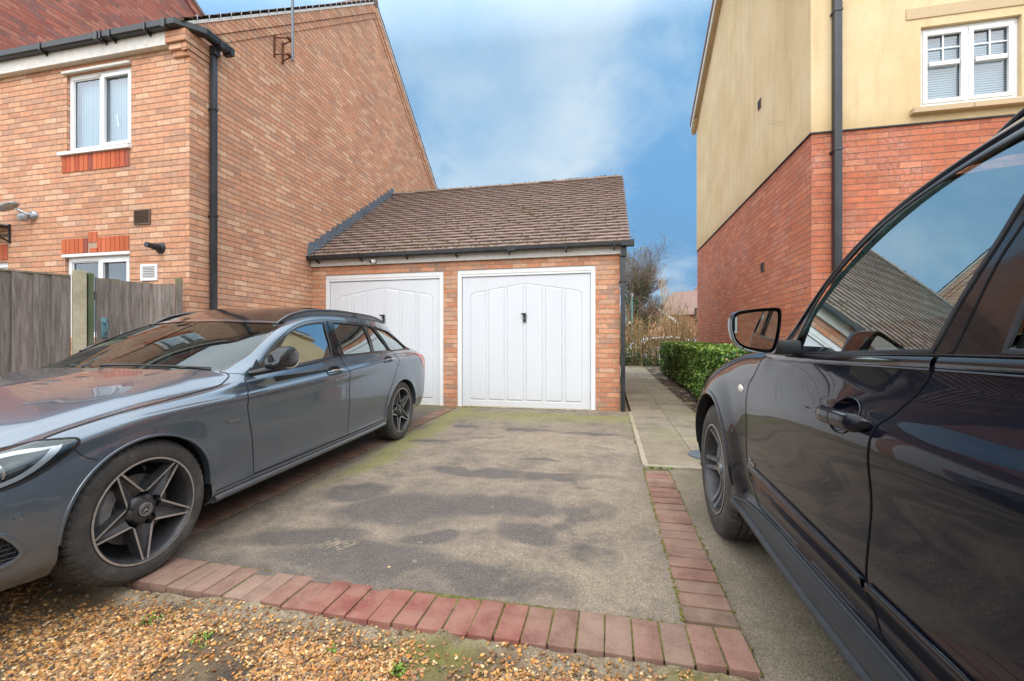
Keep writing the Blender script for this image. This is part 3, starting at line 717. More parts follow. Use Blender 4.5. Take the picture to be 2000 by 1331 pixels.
# ======== left house (gable towards the drive)
LX, LY = -5.117, 4.498
house = empty('brick_house', (LX, LY, 0), 'buff brick house on the left with gable wall beside the garages and black gutter', 'house')
house.location = (0,0,0)
AP = (8.93, 8.60); EZ = 4.98; SL = (AP[1]-EZ)/(AP[0]-LY)
BY = 2*AP[0]-LY
W1 = (-7.14, -6.035, 3.70, 4.75); W2 = (-7.165, -6.06, 1.20, 2.29); DR = (-9.15, -8.225, .1, 2.27)
mb = MB()
wall_poly(mb, [(-9.2,-.3),(LX,-.3),(LX,EZ),(-9.2,EZ)], [W1, W2, DR], 'y', LY)
wall_poly(mb, [(LY,-.3),(BY,-.3),(BY,EZ),(AP[0],AP[1]),(LY,EZ)], [], 'x', LX, inward=-1)
mb.add([(LX,BY,-.3),(-9.2,BY,-.3),(-9.2,BY,EZ),(LX,BY,EZ)], [(0,1,2,3)])
flat('wall', M['brick_buff'], mb, house)
# kneeler: stepped brick corbel at the eaves corner and raised verge band
mb = MB()
for i, (z0, z1, o) in enumerate([(4.72, 4.795, .028), (4.797, 4.872, .056), (4.874, 5.02, .084)]):
    mb.box(LX-.22-.03*i, LX+.003+.012*i, LY-o, LY+.34+.02*i, z0, z1)
for k in (-1, 1):
    ya, yb = (LY-.06, AP[0]) if k == -1 else (BY+.06, AP[0])
    za = EZ-.06*SL+.10 if True else 0
    for (h0, h1, o) in ((-.26, -.14, .016), (-.13, .06, .034)):
        poly = [(ya, za+h0), (yb, AP[1]+.08+h0), (yb, AP[1]+.08+h1), (ya, za+h1)]
        mb.prism(poly, LX-.05, LX+o, axis='x')
mb.build('verge_brickwork', M['brick_buff'], house)
# roof: tile courses as real steps
def tiled_roof(parent, name, x0, x1, ye, ze, yr, zr, gauge, tw, mat, seed=1, thick=.022, tone=(.75,1.2), jit=.004, lift=.012):
    rs = random.Random(seed); L = math.hypot(yr-ye, zr-ze); n = int(L/gauge); g = L/n
    d = ((yr-ye)/L, (zr-ze)/L); nn = (-d[1], d[0]) if d[0] > 0 else (d[1], -d[0])
    V = []; F = []; C = []
    nt = max(1, int(round((x1-x0)/tw))); w = (x1-x0)/nt
    for r in range(n):
        s0 = r*g-.01; s1 = (r+1)*g+.012; sh = .5*w if r % 2 else 0
        for k in range(nt+1):
            a = x0+k*w-sh; b = a+w-.003; a = max(a, x0); b = min(b, x1)
            if b-a < .02: continue
            c = rs.uniform(*tone); cc = (c*rs.uniform(.96,1.05), c, c*rs.uniform(.95,1.04)); j0 = rs.uniform(0, jit); j1 = rs.uniform(0, jit); sj = rs.uniform(-.0015, .0015)
            h0, h1 = thick+lift, thick
            base = len(V)
            for (s, h, jj) in ((s0+sj, h0, 1), (s1, h1, 0)):
                for xx, j in ((a, j0), (b, j1)):
                    V.append((xx, ye+d[0]*s+nn[0]*(h+j*jj), ze+d[1]*s+nn[1]*(h+j*jj)))
            for (s, h) in ((s0+sj, lift-.004),):
                for xx in (a, b): V.append((xx, ye+d[0]*s+nn[0]*h, ze+d[1]*s+nn[1]*h))
            # middle camber row
            m = len(V); xm = (a+b)/2
            V.append((xm, ye+d[0]*(s0+sj)+nn[0]*(h0+.007), ze+d[1]*(s0+sj)+nn[1]*(h0+.007))); V.append((xm, ye+d[0]*s1+nn[0]*(h1+.007), ze+d[1]*s1+nn[1]*(h1+.007)))
            for f in ((base, m, m+1, base+2), (m, base+1, base+3, m+1), (base+4, base+5, base+1, m), (base+4, m, base, base+4)):
                f = tuple(dict.fromkeys(f)); 
                if len(f) == 3: f = (f[0], f[1], f[2], f[2])
                F.append(f); C.append(cc)
    mesh = bpy.data.meshes.new(name); mesh.from_pydata(V, [], [tuple(dict.fromkeys(f)) for f in F]); mesh.materials.append(M[mat])
    at = mesh.color_attributes.new('Col', 'FLOAT_COLOR', 'CORNER'); lt = np.zeros(len(mesh.polygons), np.int32); mesh.polygons.foreach_get('loop_total', lt)
    arr = np.ones((len(mesh.loops), 4), np.float32); arr[:, :3] = np.repeat(np.array(C, np.float32), lt, 0); at.data.foreach_set('color', arr.ravel())
    o = bpy.data.objects.new(name, mesh); COL.objects.link(o); o.parent = parent; return o
zv = EZ+.19
tiled_roof(house, 'roof', -9.2, LX+.055, LY-.10, zv-.10*SL, AP[0], AP[1]+.19, .16, .3, 'tile', 2)
tiled_roof(house, 'roof', -9.2, LX+.055, BY+.10, zv-.10*SL, AP[0], AP[1]+.19, .16, .3, 'tile', 3)
mb = MB()   # slab under the tiles, ridge tiles, verge undercloak
for k in (-1, 1):
    ya = LY-.06 if k == -1 else BY+.06
    mb.prism([(ya, zv-.06*SL-.05), (AP[0], AP[1]+.14), (AP[0], AP[1]+.185), (ya, zv-.06*SL-.005)], -9.2, LX+.045, axis='x')
mb.build('roof_deck', M['upvc_old'], house)
mb = MB()
for i in range(9): mb.tube([(LX+.05-.45*i, AP[0], AP[1]+.19), (LX-.39-.45*i, AP[0], AP[1]+.19)], .11, 12)
mb.build('ridge_tiles', M['tile_far'], house)
for k in range(26):      # verge clips standing up from the gable edge
    mb = MB(); f = (k+.3)/26; y = LY+(AP[0]-LY)*f; z = zv+(AP[1]+.19-zv)*f
    mb.tube([(LX+.062, y, z-.02), (LX+.064, y, z+.055), (LX+.02, y+.012, z+.06)], .005, 5); mb.build('verge_clip', M['grey_metal'], house)
mb = MB(); mb.box(-9.2, LX-.27, LY-.075, LY-.004, 4.87, 5.03); mb.box(-9.2, LX-.27, LY-.085, LY-.006, 4.855, 4.874); mb.build('fascia', M['upvc_old'], house, bevel=.004)
# gutter (square section) that turns round the corner
def square_gutter(pts, parent, name='gutter', w=.115, h=.085, mat='black_plastic'):
    mb = MB(); pr = [(-.5*w, .5*h), (-.47*w, -.30*h), (-.32*w, -.5*h), (.32*w, -.5*h), (.5*w, -.35*h), (.5*w, .5*h), (.44*w, .5*h), (.42*w, -.3*h), (-.4*w, -.3*h), (-.44*w, .5*h)]
    pts = [Vector(p) for p in pts]; n = len(pr); V = []
    for i, p in enumerate(pts):
        d0 = (p-pts[i-1]).normalized() if i else None; d1 = (pts[i+1]-p).normalized() if i < len(pts)-1 else None
        d = ((d0 or d1)+(d1 or d0)).normalized(); s = 1/max(.3, d.dot(d0 or d1)); out = d.cross(Vector((0,0,1)))
        for a, b in pr: V.append(p+out*a*s*-1+Vector((0,0,b)))
    F = [(i*n+k, i*n+(k+1) % n, (i+1)*n+(k+1) % n, (i+1)*n+k) for i in range(len(pts)-1) for k in range(n)]
    F += [tuple(range(n))[::-1], tuple((len(pts)-1)*n+k for k in range(n))]
    mb.add(V, F); return mb.build(name, M[mat], parent, smooth=True, angle=30)
GY = 4.395; GZ = 5.07
gut = square_gutter([(-9.2, GY, GZ), (-5.20, GY, GZ), (-4.985, GY+.20, GZ-.015), (-4.985, 4.97, GZ-.02)], house)
for x in (-8.34, -7.36, -6.33, -6.18, -5.62):
    mb = MB(); mb.box(x-.014, x+.014, GY-.064, GY+.10, GZ-.052, GZ-.04); mb.box(x-.014, x+.014, GY-.066, GY-.056, GZ-.05, GZ+.046); mb.prism([(GY-.05, GZ-.05), (GY+.10, GZ-.12), (GY+.10, GZ-.05)], x-.006, x+.006, axis='x'); mb.build('bracket', M['black_plastic'], gut)
for x in (-6.40, -5.33):
    mb = MB(); mb.box(x-.03, x+.03, GY-.067, GY+.066, GZ-.051, GZ+.046); mb.build('union', M['black_plastic'], gut)
for y in (4.79, 4.95):
    mb = MB(); mb.box(-4.985-.066, -4.985+.066, y-.03, y+.03, GZ-.075, GZ+.018); mb.build('union', M['black_plastic'], gut)
# downpipe
def downpipe(parent, x, y, z0, z1, w=.065, clips=(), back=0, name='downpipe', side='x', shoe=False):
    mb = MB(); mb.cbox((x, y, (z0+z1)/2), (w, w, z1-z0), None, .008)
    for z in clips:
        mb.cbox((x, y, z), (w+.012, w+.012, .03), None, .004)
        if side == 'x': mb.cbox((x-.05, y-.03, z-.012), (.05, .012, .022))
        else: mb.cbox((x-.045, y+.045, z-.012), (.03, .06, .022))
    return mb.build(name, M['grey_pipe'], parent, smooth=True, angle=30)
dp = downpipe(house, LX+.055, 4.79, .02, 4.93, .066, (4.20, 2.80))
mb = MB(); mb.cbox((LX+.075, 4.79, 4.96), (.09, .09, .12), None, .01); mb.build('outlet', M['black_plastic'], dp)
# windows and doors of the front
window(house, *W1, LY+.035, blind='vertical', opener=[1])
window(house, *W2, LY+.035, blind=None, opener=[1])
mb = MB(); mb.box(-7.25, -6.03, LY-.045, LY+.04, 3.655, 3.70); mb.build('sill', M['upvc'], house, bevel=.005)
mb = MB(); mb.box(-7.19, -6.035, LY-.035, LY+.03, 4.752, 4.785); mb.build('window_head', M['upvc_old'], house, bevel=.003)
mb = MB(); mb.box(-7.21, -6.055, LY-.016, LY+.03, 2.286, 2.325); mb.build('window_head', M['upvc'], house, bevel=.003)
mb = MB(); mb.box(-6.66, -6.35, LY+.028, LY+.034, 4.70, 4.725); mb.build('trickle_vent', M['upvc_old'], house)
mb = MB(); mb.tube([(-6.42, LY+.10, 4.18), (-6.39, LY+.09, 4.13), (-6.375, LY+.09, 4.02)], .009, 8); mb.build('window_handle', M['upvc'], house, smooth=True)
mb = MB(); n = 15
def soldiers(parent, x0, x1, z0, z1, seed, key=False):
    rs = random.Random(seed); mb = MB(); n = int(round((x1-x0)/.0755)); w = (x1-x0)/n
    for i in range(n):
        c = rs.choice([(.50,.12,.05),(.53,.14,.06),(.46,.10,.05),(.30,.085,.06),(.52,.13,.055),(.55,.15,.07)]); kk = rs.uniform(.85, 1.12); c = tuple(q*kk for q in c)
        a = x0+i*w; mid = key and abs(i-n//2+.5) < 1.1
        if mid: mb.cbox((a+w/2, LY+.04, (z1+z0)/2+.105), (w-.009, .1, z1-z0-.07), None, .003, c)
        else: mb.cbox((a+w/2, LY+.04, (z1+z0)/2), (w-.009, .104, z1-z0-.008), None, .003, c)
    if key: mb.cbox(((x0+x1)/2-.01, LY+.04, z0+.034), (w*2-.009, .104, .062), None, .003, (.53,.13,.06))
    mb.box(x0, x1, LY-.004, LY+.02, z0, z1, (.42,.30,.22))
    return mb.build('soldier_course', SOLD, parent, col=True, uv=False)
SOLD = vcol_mat('red_soldier_brick', .85, .22, 70, .3, .35)
soldiers(house, -7.215, -6.058, 3.425, 3.652, 2)
soldiers(house, -7.22, -6.062, 2.327, 2.535, 3, True)
soldiers(house, -9.2, -8.22, 2.30, 2.52, 4)
mb = MB(); mb.box(-9.15, -8.225, LY+.03, LY+.09, 2.20, 2.27); mb.box(-8.29, -8.225, LY+.03, LY+.09, .1, 2.2); mb.box(-9.15, -8.29, LY+.05, LY+.085, .1, 2.2); mb.build('door', M['upvc'], house, bevel=.004)
# extras on the wall: canopy bracket, security light, vents, flue
cb = empty('canopy', (-8.18, LY, 2.66), 'edge of a small black framed door canopy on the buff brick wall', 'canopy')
mb = MB()
for x in (0,):
    mb.cbox((x, -.012, 0), (.03, .02, .27), None, .003); mb.cbox((x-.25, -.20, .10), (.5, .4, .012)); mb.tube([(x, -.02, -.11), (x, -.38, .09)], .011, 6); mb.tube([(x, -.02, .11), (x-.9, -.02, .11)], .012, 6); mb.tube([(x, -.02, -.02), (x-.9, -.02, .02)], .009, 6)
mb.build('frame', M['black_plastic'], cb)
mb = MB(); mb.box(-1.0, 0, -.42, -.01, .118, .125); mb.build('sheet', M['pane'], cb)
sl = empty('security_light', (-7.72, LY, 2.89), 'grey security light with motion sensor on the buff brick wall', 'lamp')
mb = MB(); mb.lathe([(0,-.045), (.045,-.045), (.06,-.03), (.065,-.001), (0,-.001)], 20, 'y'); mb.build('wall_plate', M['grey_metal'], sl, smooth=True)
mb = MB(); mb.lathe([(0,-.05),(.04,-.045),(.055,-.01),(.055,.03),(.035,.05),(0,.05)], 18, 'z', (-.06,-.09,-.05)); mb.tube([(-.02,-.03,0),(-.06,-.09,.02),(-.14,-.12,.07)], .018, 8); mb.build('sensor', M['grey_metal'], sl, smooth=True)
mb = MB()
Mh = Matrix.Rotation(R(-14), 3, 'Y')
prof = [(-.16,.022),(-.15,.055),(-.06,.075),(.06,.07),(.14,.05),(.155,.02)]
V = []; F = []
for (x, r) in prof:
    for k in range(12): V.append(Mh @ Vector((x, cos(2*pi*k/12)*r*1.05, sin(2*pi*k/12)*r*.5))+Vector((-.25,-.14,.10)))
F = [(i*12+k, i*12+(k+1) % 12, (i+1)*12+(k+1) % 12, (i+1)*12+k) for i in range(5) for k in range(12)]+[tuple(range(12)), tuple(60+k for k in range(12))]
mb.add(V, F); mb.build('lamp_head', M['grey_metal'], sl, smooth=True)
def louvre(name, x0, x1, z0, z1, n, mat, label, cat='vent', y=LY, frame=.02):
    r_ = empty(name, ((x0+x1)/2, y, (z0+z1)/2), label, cat); w, h = (x1-x0)/2, (z1-z0)/2
    mb = MB(); f = frame
    mb.box(-w, w, -.02, 0, -h, -h+f); mb.box(-w, w, -.02, 0, h-f, h); mb.box(-w, -w+f, -.02, 0, -h+f, h-f); mb.box(w-f, w, -.02, 0, -h+f, h-f); mb.build('frame', M[mat], r_)
    mb = MB()
    for i in range(n):
        z = -h+f+(2*h-2*f)*(i+.5)/n; mb.cbox((0, -.010, z), (2*w-2*f, .014, (2*h-2*f)/n*.55), Matrix.Rotation(R(25), 3, 'X'))
    mb.build('slats', M[mat], r_)
    mb = MB(); mb.add([(-w+f,-.003,-h+f),(w-f,-.003,-h+f),(w-f,-.003,h-f),(-w+f,-.003,h-f)], [(0,1,2,3)]); mb.build('backing', M['interior_dark'], r_, recalc=False)
    return r_
louvre('air_vent', -5.975, -5.72, 2.655, 2.845, 9, 'brown_plastic', 'brown louvred air vent in the buff brick wall above the black flue', frame=.012)
louvre('air_vent', -5.865, -5.605, 1.93, 2.14, 7, 'upvc', 'white louvred vent beside the ground floor window above the gate', frame=.03)
fl = empty('boiler_flue', (-5.56, LY, 2.34), 'black boiler flue pipe sticking out of the buff brick wall', 'flue')
mb = MB(); mb.lathe([(0,-.03),(.05,-.03),(.070,-.018),(.075,-.001),(0,-.001)], 22, 'y'); mb.build('collar', M['black_plastic'], fl, smooth=True)
mb = MB(); mb.tube([(0,-.02,0),(0,-.10,.003),(0,-.13,.004)], [.044,.044,.030], 16); mb.tube([(0,-.12,.004),(0,-.185,.006)], .034, 16); mb.build('pipe', M['black_plastic'], fl, smooth=True)
# aerial on the gable: bracket + pole
ae = empty('aerial_mast', (0, 0, 0), 'thin grey aerial pole held by a rusty bracket high on the gable wall', 'aerial')
mb = MB()
for z in (5.67, 5.93):
    mb.tube([(LX, 5.92, z), (-4.90, 5.98, z)], .011, 6); mb.tube([(LX, 6.10, z), (-4.90, 6.04, z)], .011, 6); mb.tube([(-4.90, 5.96, z), (-4.90, 6.07, z)], .013, 6)
mb.cbox((LX+.012, 5.92, 5.80), (.02, .03, .34)); mb.cbox((LX+.012, 6.10, 5.80), (.02, .03, .34))
mb.cbox((-4.90, 6.01, 5.93), (.05, .10, .03)); mb.cbox((-4.90, 6.01, 5.67), (.05, .10, .03))
mb.build('bracket', M['rust'], ae)
mb = MB(); mb.tube([(-4.87, 6.03, 5.60), (-4.875, 6.035, 7.6)], .021, 8); mb.tube([(-4.875, 6.03, 7.55), (-4.875, 6.9, 7.57)], .012, 6)
for i in range(7): mb.tube([(-5.1, 6.1+.12*i, 7.57), (-4.65, 6.1+.12*i, 7.57)], .005, 5)
mb.build('pole', plain('weathered_pole', (.17,.19,.21), .5, .4, var=.2), ae)

# ======== tall house behind it
tall = empty('tall_brick_house', (0,0,0), 'taller dark red brick house whose gable rises behind the left gutter', 'house')
TX = -9.2; tp = (6.9, 9.62); te = 11.2; tz = tp[1]-.63*(te-tp[0]); TF = 4.56; tf = tp[1]-.63*(tp[0]-TF)
mb = MB()
wall_poly(mb, [(TF,-.3),(te,-.3),(te,tz),(tp[0],tp[1]),(TF,tf)], [], 'x', TX, inward=-1)
mb.add([(TX,TF,-.3),(TX-7,TF,-.3),(TX-7,TF,tf),(TX,TF,tf)], [(0,1,2,3)]); mb.add([(TX,te,-.3),(TX-7,te,-.3),(TX-7,te,tz),(TX,te,tz)], [(0,1,2,3)])
flat('wall', M['brick_dark'], mb, tall)
mb = MB()
mb.prism([(tp[0], tp[1]+.02), (te+.2, tz-.11), (te+.2, tz-.02), (tp[0], tp[1]+.12)], TX-7, TX+.06, axis='x')
mb.prism([(tp[0], tp[1]+.02), (TF-.2, tf-.11), (TF-.2, tf-.02), (tp[0], tp[1]+.12)], TX-7, TX+.06, axis='x'); mb.build('roof', M['tile_far'], tall)
mb = MB(); mb.prism([(tp[0], tp[1]-.16), (te+.1, tz-.22), (te+.1, tz-.06), (tp[0], tp[1]+.03)], TX-.05, TX+.035, axis='x'); mb.build('verge_brickwork', M['brick_dark'], tall)

# ======== garage block
GD = 6.835
gar = empty('garage', (0,0,0), 'low brick double garage with brown tiled roof at the end of the drive', 'garage')
D1 = (-4.855, -2.652, .07, 2.325); D2 = (-2.411, -.177, .07, 2.33)
GR = .182; RY, RZ = 9.85, 4.74; EY, EZ2 = 6.72, 2.64; GS = (RZ-EZ2)/(RY-EY); BYg = 2*RY-GD
mb = MB()
wall_poly(mb, [(LX-.0,-.3),(GR,-.3),(GR,2.62),(LX,2.62)], [D1, D2], 'y', GD, .12)
wall_poly(mb, [(GD,-.3),(BYg,-.3),(BYg,2.66),(RY,RZ-.04),(GD,2.66)], [], 'x', GR, inward=-1)
mb.add([(LX,BYg,-.3),(GR,BYg,-.3),(GR,BYg,2.66),(LX,BYg,2.66)], [(0,1,2,3)])
flat('wall', M['brick_garage'], mb, gar)
tiled_roof(gar, 'roof', LX+.01, .335, EY-.03, EZ2-.03*GS, RY, RZ+.01, .138, .330, 'tile', 7, thick=.012, lift=.030, jit=.003, tone=(.92,1.08))
tiled_roof(gar, 'roof', LX+.01, .335, 2*RY-EY+.03, EZ2-.03*GS, RY, RZ+.01, .138, .330, 'tile', 8, thick=.012, lift=.034)
mb = MB()
for k in (0, 1):
    y0 = EY if k == 0 else 2*RY-EY
    mb.prism([(y0, EZ2-.045), (RY, RZ-.045), (RY, RZ+.0), (y0, EZ2+.0)], LX+.01, .31, axis='x')
mb.build('roof_deck', M['upvc_old'], gar)
rs = random.Random(6); mb = MB(); x = LX+.02
while x < .30:
    w = min(.30, .335-x); c = rs.uniform(.8, 1.15); zz = rs.uniform(-.006, .006)
    V = []; 
    for xx, rr in ((x, .085), (x+w-.006, .080)):
        for k in range(9):
            a = pi*(k/8); V.append((xx, RY+cos(a)*rr*1.25, RZ+.0+zz+sin(a)*rr*.75))
    mb.add(V, [(k, k+1, 9+k+1, 9+k) for k in range(8)]+[tuple(range(9)), tuple(range(9, 18))], (c, c, c*.98)); x += w
mb.build('ridge_tiles', M['tile'], gar, col=True, uv=False)
# moss clumps on the roof, in the laps of the tiles
rs = random.Random(21); V = []; F = []; bm = bmesh.new(); bmesh.ops.create_icosphere(bm, subdivisions=1, radius=1); bm.verts.ensure_lookup_table()
iv = np.array([v.co[:] for v in bm.verts]); fi = np.array([[v.index for v in f.verts] for f in bm.faces]); bm.free(); k = 0
Ls = math.hypot(RY-EY, RZ-EZ2); nr = int(Ls/.138)
for i in range(520):
    row = rs.randrange(nr); f = row/nr; x = LX+.05+5.3*(rs.random()**1.35 if rs.random() < .6 else rs.random())
    if row > nr-3: f = 1.0
    if rs.random() < .25: row = rs.choice([0, 1, nr]); f = row/nr
    y = EY+(RY-EY)*f; z = EZ2+(RZ-EZ2)*f+.05+(.03 if f == 1 else 0); r = rs.uniform(.005, .013)
    V.append(iv*np.array([r*rs.uniform(1, 2.6), r, r*.8])*(1+.3*(np.random.RandomState(i).rand(len(iv), 1)-.5))+np.array([x, y-.012, z-.004])); F.append(fi+k); k += len(iv)
mo = np_mesh('moss', np.concatenate(V), np.concatenate(F), M['moss'], parent=gar, smooth=True); tag(mo, kind='stuff')
# stepped lead flashing against the gable
mb = MB(); ns = 19
for i in range(ns):
    f0, f1 = i/ns, (i+1)/ns; y0, y1 = EY-.02+(RY-EY+.02)*f0, EY+(RY-EY)*f1; z0, z1 = EZ2+.03+(RZ-EZ2)*f0, EZ2+.03+(RZ-EZ2)*f1
    off = .006+.003*(i % 3)
    mb.add([(LX+off, y0, z0-.01), (LX+off, y1+.01, z1-.01), (LX+off, y1+.01, z1+.15), (LX+off*1.2, y0+.03, z1+.115), (LX+off, y0, z0+.06)], [(0,1,2,3,4)])
    mb.add([(LX+off, y0, z0+.0), (LX+off, y1, z1+.0), (LX+.10, y1, z1+.022), (LX+.10, y0, z0+.022)], [(0,1,2,3)])
mb.build('flashing', M['lead'], gar, recalc=False)
mb = MB(); mb.box(LX+.003, .205, GD-.045, GD-.003, 2.482, 2.60); mb.box(LX+.003, .205, GD-.052, GD-.001, 2.476, 2.496)
mb.prism([(EY+.02, 2.45), (EY+.02, 2.66), (RY, RZ+.0), (RY, RZ-.2), (GD, 2.50)], .19, .235, axis='x'); mb.build('fascia', M['upvc_old'], gar, bevel=.004)
GGY = 6.715; GGZ = 2.62
def gutter_px(x): return GGZ-.006+.0015*x
gg = square_gutter([(LX+.004, GGY, GGZ-.012), (.37, GGY, GGZ)], gar, w=.105, h=.072)
for x in (-4.95, -4.11, -3.27, -2.40, -1.52, -.62, .10):
    mb = MB(); mb.box(x-.010, x+.010, GGY-.060, GGY-.050, GGZ-.05, GGZ+.042); mb.prism([(GGY-.05, GGZ-.048), (GGY+.09, GGZ-.10), (GGY+.09, GGZ-.06), (GGY-.03, GGZ-.04)], x-.008, x+.008, axis='x'); mb.build('bracket', M['black_plastic'], gg)
mb = MB(); mb.box(-1.51, -1.40, GGY-.0575, GGY+.058, GGZ-.043, GGZ+.038); mb.build('union', M['black_plastic'], gg); mb = MB(); mb.box(.20, .385, GGY-.0585, GGY+.058, GGZ-.047, GGZ+.0385); mb.build('union', M['black_plastic'], gg)
gp = downpipe(gar, .228, 6.775, .02, 2.42, .064, (2.06,), side='y')
mb = MB(); mb.cbox((.235, 6.765, 2.50), (.085, .08, .15), None, .01); mb.build('outlet', M['grey_pipe'], gp)
# doors: steel up-and-over doors with a pressed arched panel pattern
def garage_door(x0, x1, z0, z1):
    fr = MB(); w = .072; y = GD+.015
    fr.box(x0, x1, y, y+.07, z1-.075, z1); fr.box(x0, x0+w, y-.004, y+.07, z0, z1-.075); fr.box(x1-w, x1, y-.004, y+.07, z0, z1-.075)
    fr.box(x0+w, x1-w, y+.006, y+.07, z1-.112, z1-.0755)
    d = empty_part('door', gar); f = fr.build('frame', M['upvc'], d, bevel=.004)
    a, b = x0+w+.006, x1-w-.006; za, zb = z0+.035, z1-.118
    # leaf as a height field with raised panels outlined by a groove
    nx, nz = 400, 230; X = np.linspace(a, b, nx); Z = np.linspace(za, zb, nz); XX, ZZ = np.meshgrid(X, Z); W = b-a; H = zb-za
    u = (XX-a)/W; v = ZZ-za; D = np.full(XX.shape, 9.0)
    for k in range(6):
        c0 = .052+k*(.896/6)+.012; c1 = .052+(k+1)*(.896/6)-.012
        if k < 3: c0 -= .004*(3-k)*.0
        top = H-.13-.33*np.abs(u-.5)*1.0*W/2.1*1.02
        # rounded outer shoulders
        e = np.clip((np.abs(u-.5)-.395)/.055, 0, 1.2); top = top-.085*e**2.2
        sd = np.maximum.reduce([(c0-u)*W, (u-c1)*W, .105-v, v-top]); D = np.minimum(D, sd)
    h = np.where(D < 0, np.clip(-D/.014, 0, 1)*.010-.010, -np.clip(1-D/.006, 0, 1)*.010)
    h = -np.exp(-(D/.0065)**2)*.013+np.clip(-D/.010, 0, 1)*.005
    cg = np.exp(-((u-.5)*W/.004)**2)*.010
    Yv = y+.028-h+cg
    V = np.stack([XX, Yv, ZZ], -1).reshape(-1, 3); i = (np.arange(nz-1)[:, None]*nx+np.arange(nx-1)[None, :]).ravel()
    np_mesh('leaf', V, np.stack([i, i+1, i+nx+1, i+nx], 1), M['door_white'], parent=d, smooth=True)
    g = MB()
    for q in ((a-.006, a, za, zb+.006), (b, b+.006, za, zb+.006), (a, b, zb, zb+.005), (a, b, z0-.0, za)): g.box(q[0], q[1], y+.034, y+.06, q[2], q[3])
    g.build('seal', M['rubber_dark'], d)
    hd = MB(); xm = (a+b)/2; hz = 1.52+(.03 if x0 < -3 else .02)
    hd.cbox((xm+.003, y+.012, hz), (.042, .016, .145), None, .004); hd.cbox((xm+.003, y-.014, hz+.05), (.036, .04, .034), None, .006); hd.cbox((xm-.012, y-.03, hz+.056), (.072, .022, .024), None, .006)
    hh = hd.build('handle', M['black_plastic'], d)
    k_ = MB(); k_.lathe([(0,-.010),(.008,-.010),(.008,0)], 12, 'y', (xm+.003, y+.004, hz-.01)); k_.build('lock', M['grey_metal'], hh)
    for i in range(6):
        sc = MB(); sc.lathe([(0,-.003),(.005,-.002),(.006,0)], 8, 'y', (x0+.15+(x1-x0-.3)*i/5, y, z1-.04)); sc.build('screw', M['grey_metal'], f)
    return d
def empty_part(name, parent):
    o = bpy.data.objects.new(name, None); COL.objects.link(o); o.parent = parent; o.empty_display_size = .05; return o
t = NT('white_steel_door'); n = t.noise(3, 5, .6, vec=t.map(t.obj(), (1,1,.25))); z = t.n('ShaderNodeSeparateXYZ', {0: t.obj()}).outputs[2]
c = t.ramp(n, [(.3, (.655,.675,.705)), (.6, (.685,.705,.735))])
c = t.mix(t.ramp(t.math('SUBTRACT', t.math('MULTIPLY', t.noise(14, 5, .7), .9), z), [(.0, 0), (.40, .28)]), c, (.50,.46,.36,1))
M['door_white'] = t.out(t.bsdf(c, .36, 0, t.bump(t.noise(60, 3), .02, .002)))
garage_door(*D1); garage_door(*D2)
mb = MB(); mb.box(D1[0], D1[1], GD-.02, GD+.11, -.05, .105); mb.box(D2[0], D2[1], GD-.02, GD+.11, -.05, .103); mb.build('threshold', M['sill_step'], gar, bevel=.006)
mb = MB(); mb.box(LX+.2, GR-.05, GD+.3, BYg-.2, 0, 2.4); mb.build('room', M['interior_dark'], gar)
cam_ = empty('security_camera', (-3.86, GD-.05, 2.535), 'small white security camera under the garage gutter', 'camera')
mb = MB(); mb.tube([(0,.0,.0),(.01,-.03,-.01)], .014, 8); Mr = Matrix.Rotation(R(-25), 3, 'Z') @ Matrix.Rotation(R(18), 3, 'X'); mb.cbox((-.01,-.06,-.02), (.055,.085,.06), Mr, .016); mb.build('body', M['upvc'], cam_, smooth=True)
mb = MB(); mb.cbox((-.034,-.105,-.034), (.042,.012,.048), Mr, .005); mb.build('lens', M['rubber_dark'], cam_, smooth=True)

# ======== fence, post and gate (run obliquely from the house corner)
G0 = Vector((-5.16, 4.43, 0)); GDIR = Vector((-.432, -.902, 0)).normalized(); GN = Vector((-GDIR.y, GDIR.x, 0))  # towards the drive
if GN.x < 0: GN = -GN
def boards(mb, s0, s1, z0, z1, w, seed, lap=True, ztop=None, t_=.012):
    rs = random.Random(seed); s = s0
    while s < s1-.01:
        ww = min(w*rs.uniform(.92, 1.06), s1-s); c = rs.random(); dz = rs.uniform(-.006, .006); o = rs.uniform(0, .004)
        a, b = s, s+ww+(.010 if lap else -.0035); oa, ob = (.000, .024) if lap else (0, 0)
        zt = (z1+dz) if ztop is None else ztop(s+ww/2)+dz
        P_ = lambda k, off, z: tuple(G0+GDIR*k+GN*off+Vector((0,0,z)))
        mb.add([P_(a,oa+o,z0),P_(b,ob+o,z0),P_(b,ob+o,zt),P_(a,oa+o,zt),P_(a,oa+o+t_,z0),P_(b,ob+o+t_*.6,z0),P_(b,ob+o+t_*.6,zt),P_(a,oa+o+t_,zt)],
               [(0,3,2,1),(4,5,6,7),(0,1,5,4),(1,2,6,5),(2,3,7,6),(3,0,4,7)], (c, c, c)); s += ww
def gpost(name, k, w, d, z1, mat, parent, off=0, cap=False):
    mb = MB(); Mr = Matrix.Rotation(math.atan2(GDIR.y, GDIR.x), 3, 'Z'); c = G0+GDIR*k+GN*off
    mb.cbox((c.x, c.y, (z1-.1)/2), (w, d, z1+.1), Mr, .008, (.5,.5,.5))
    return mb.build(name, mat, parent, col=True, uv=False)
gate = empty('gate', (0,0,0), 'weathered grey wooden side gate beside the house corner with blue latch', 'gate')
mb = MB(); boards(mb, .075, .79, .06, 1.845, .10, 5, lap=False, ztop=lambda s: 1.845-.012*math.sin(s*5)+.0); mb.build('board_panel', M['wood'], gate, col=True, uv=False)
mb = MB()
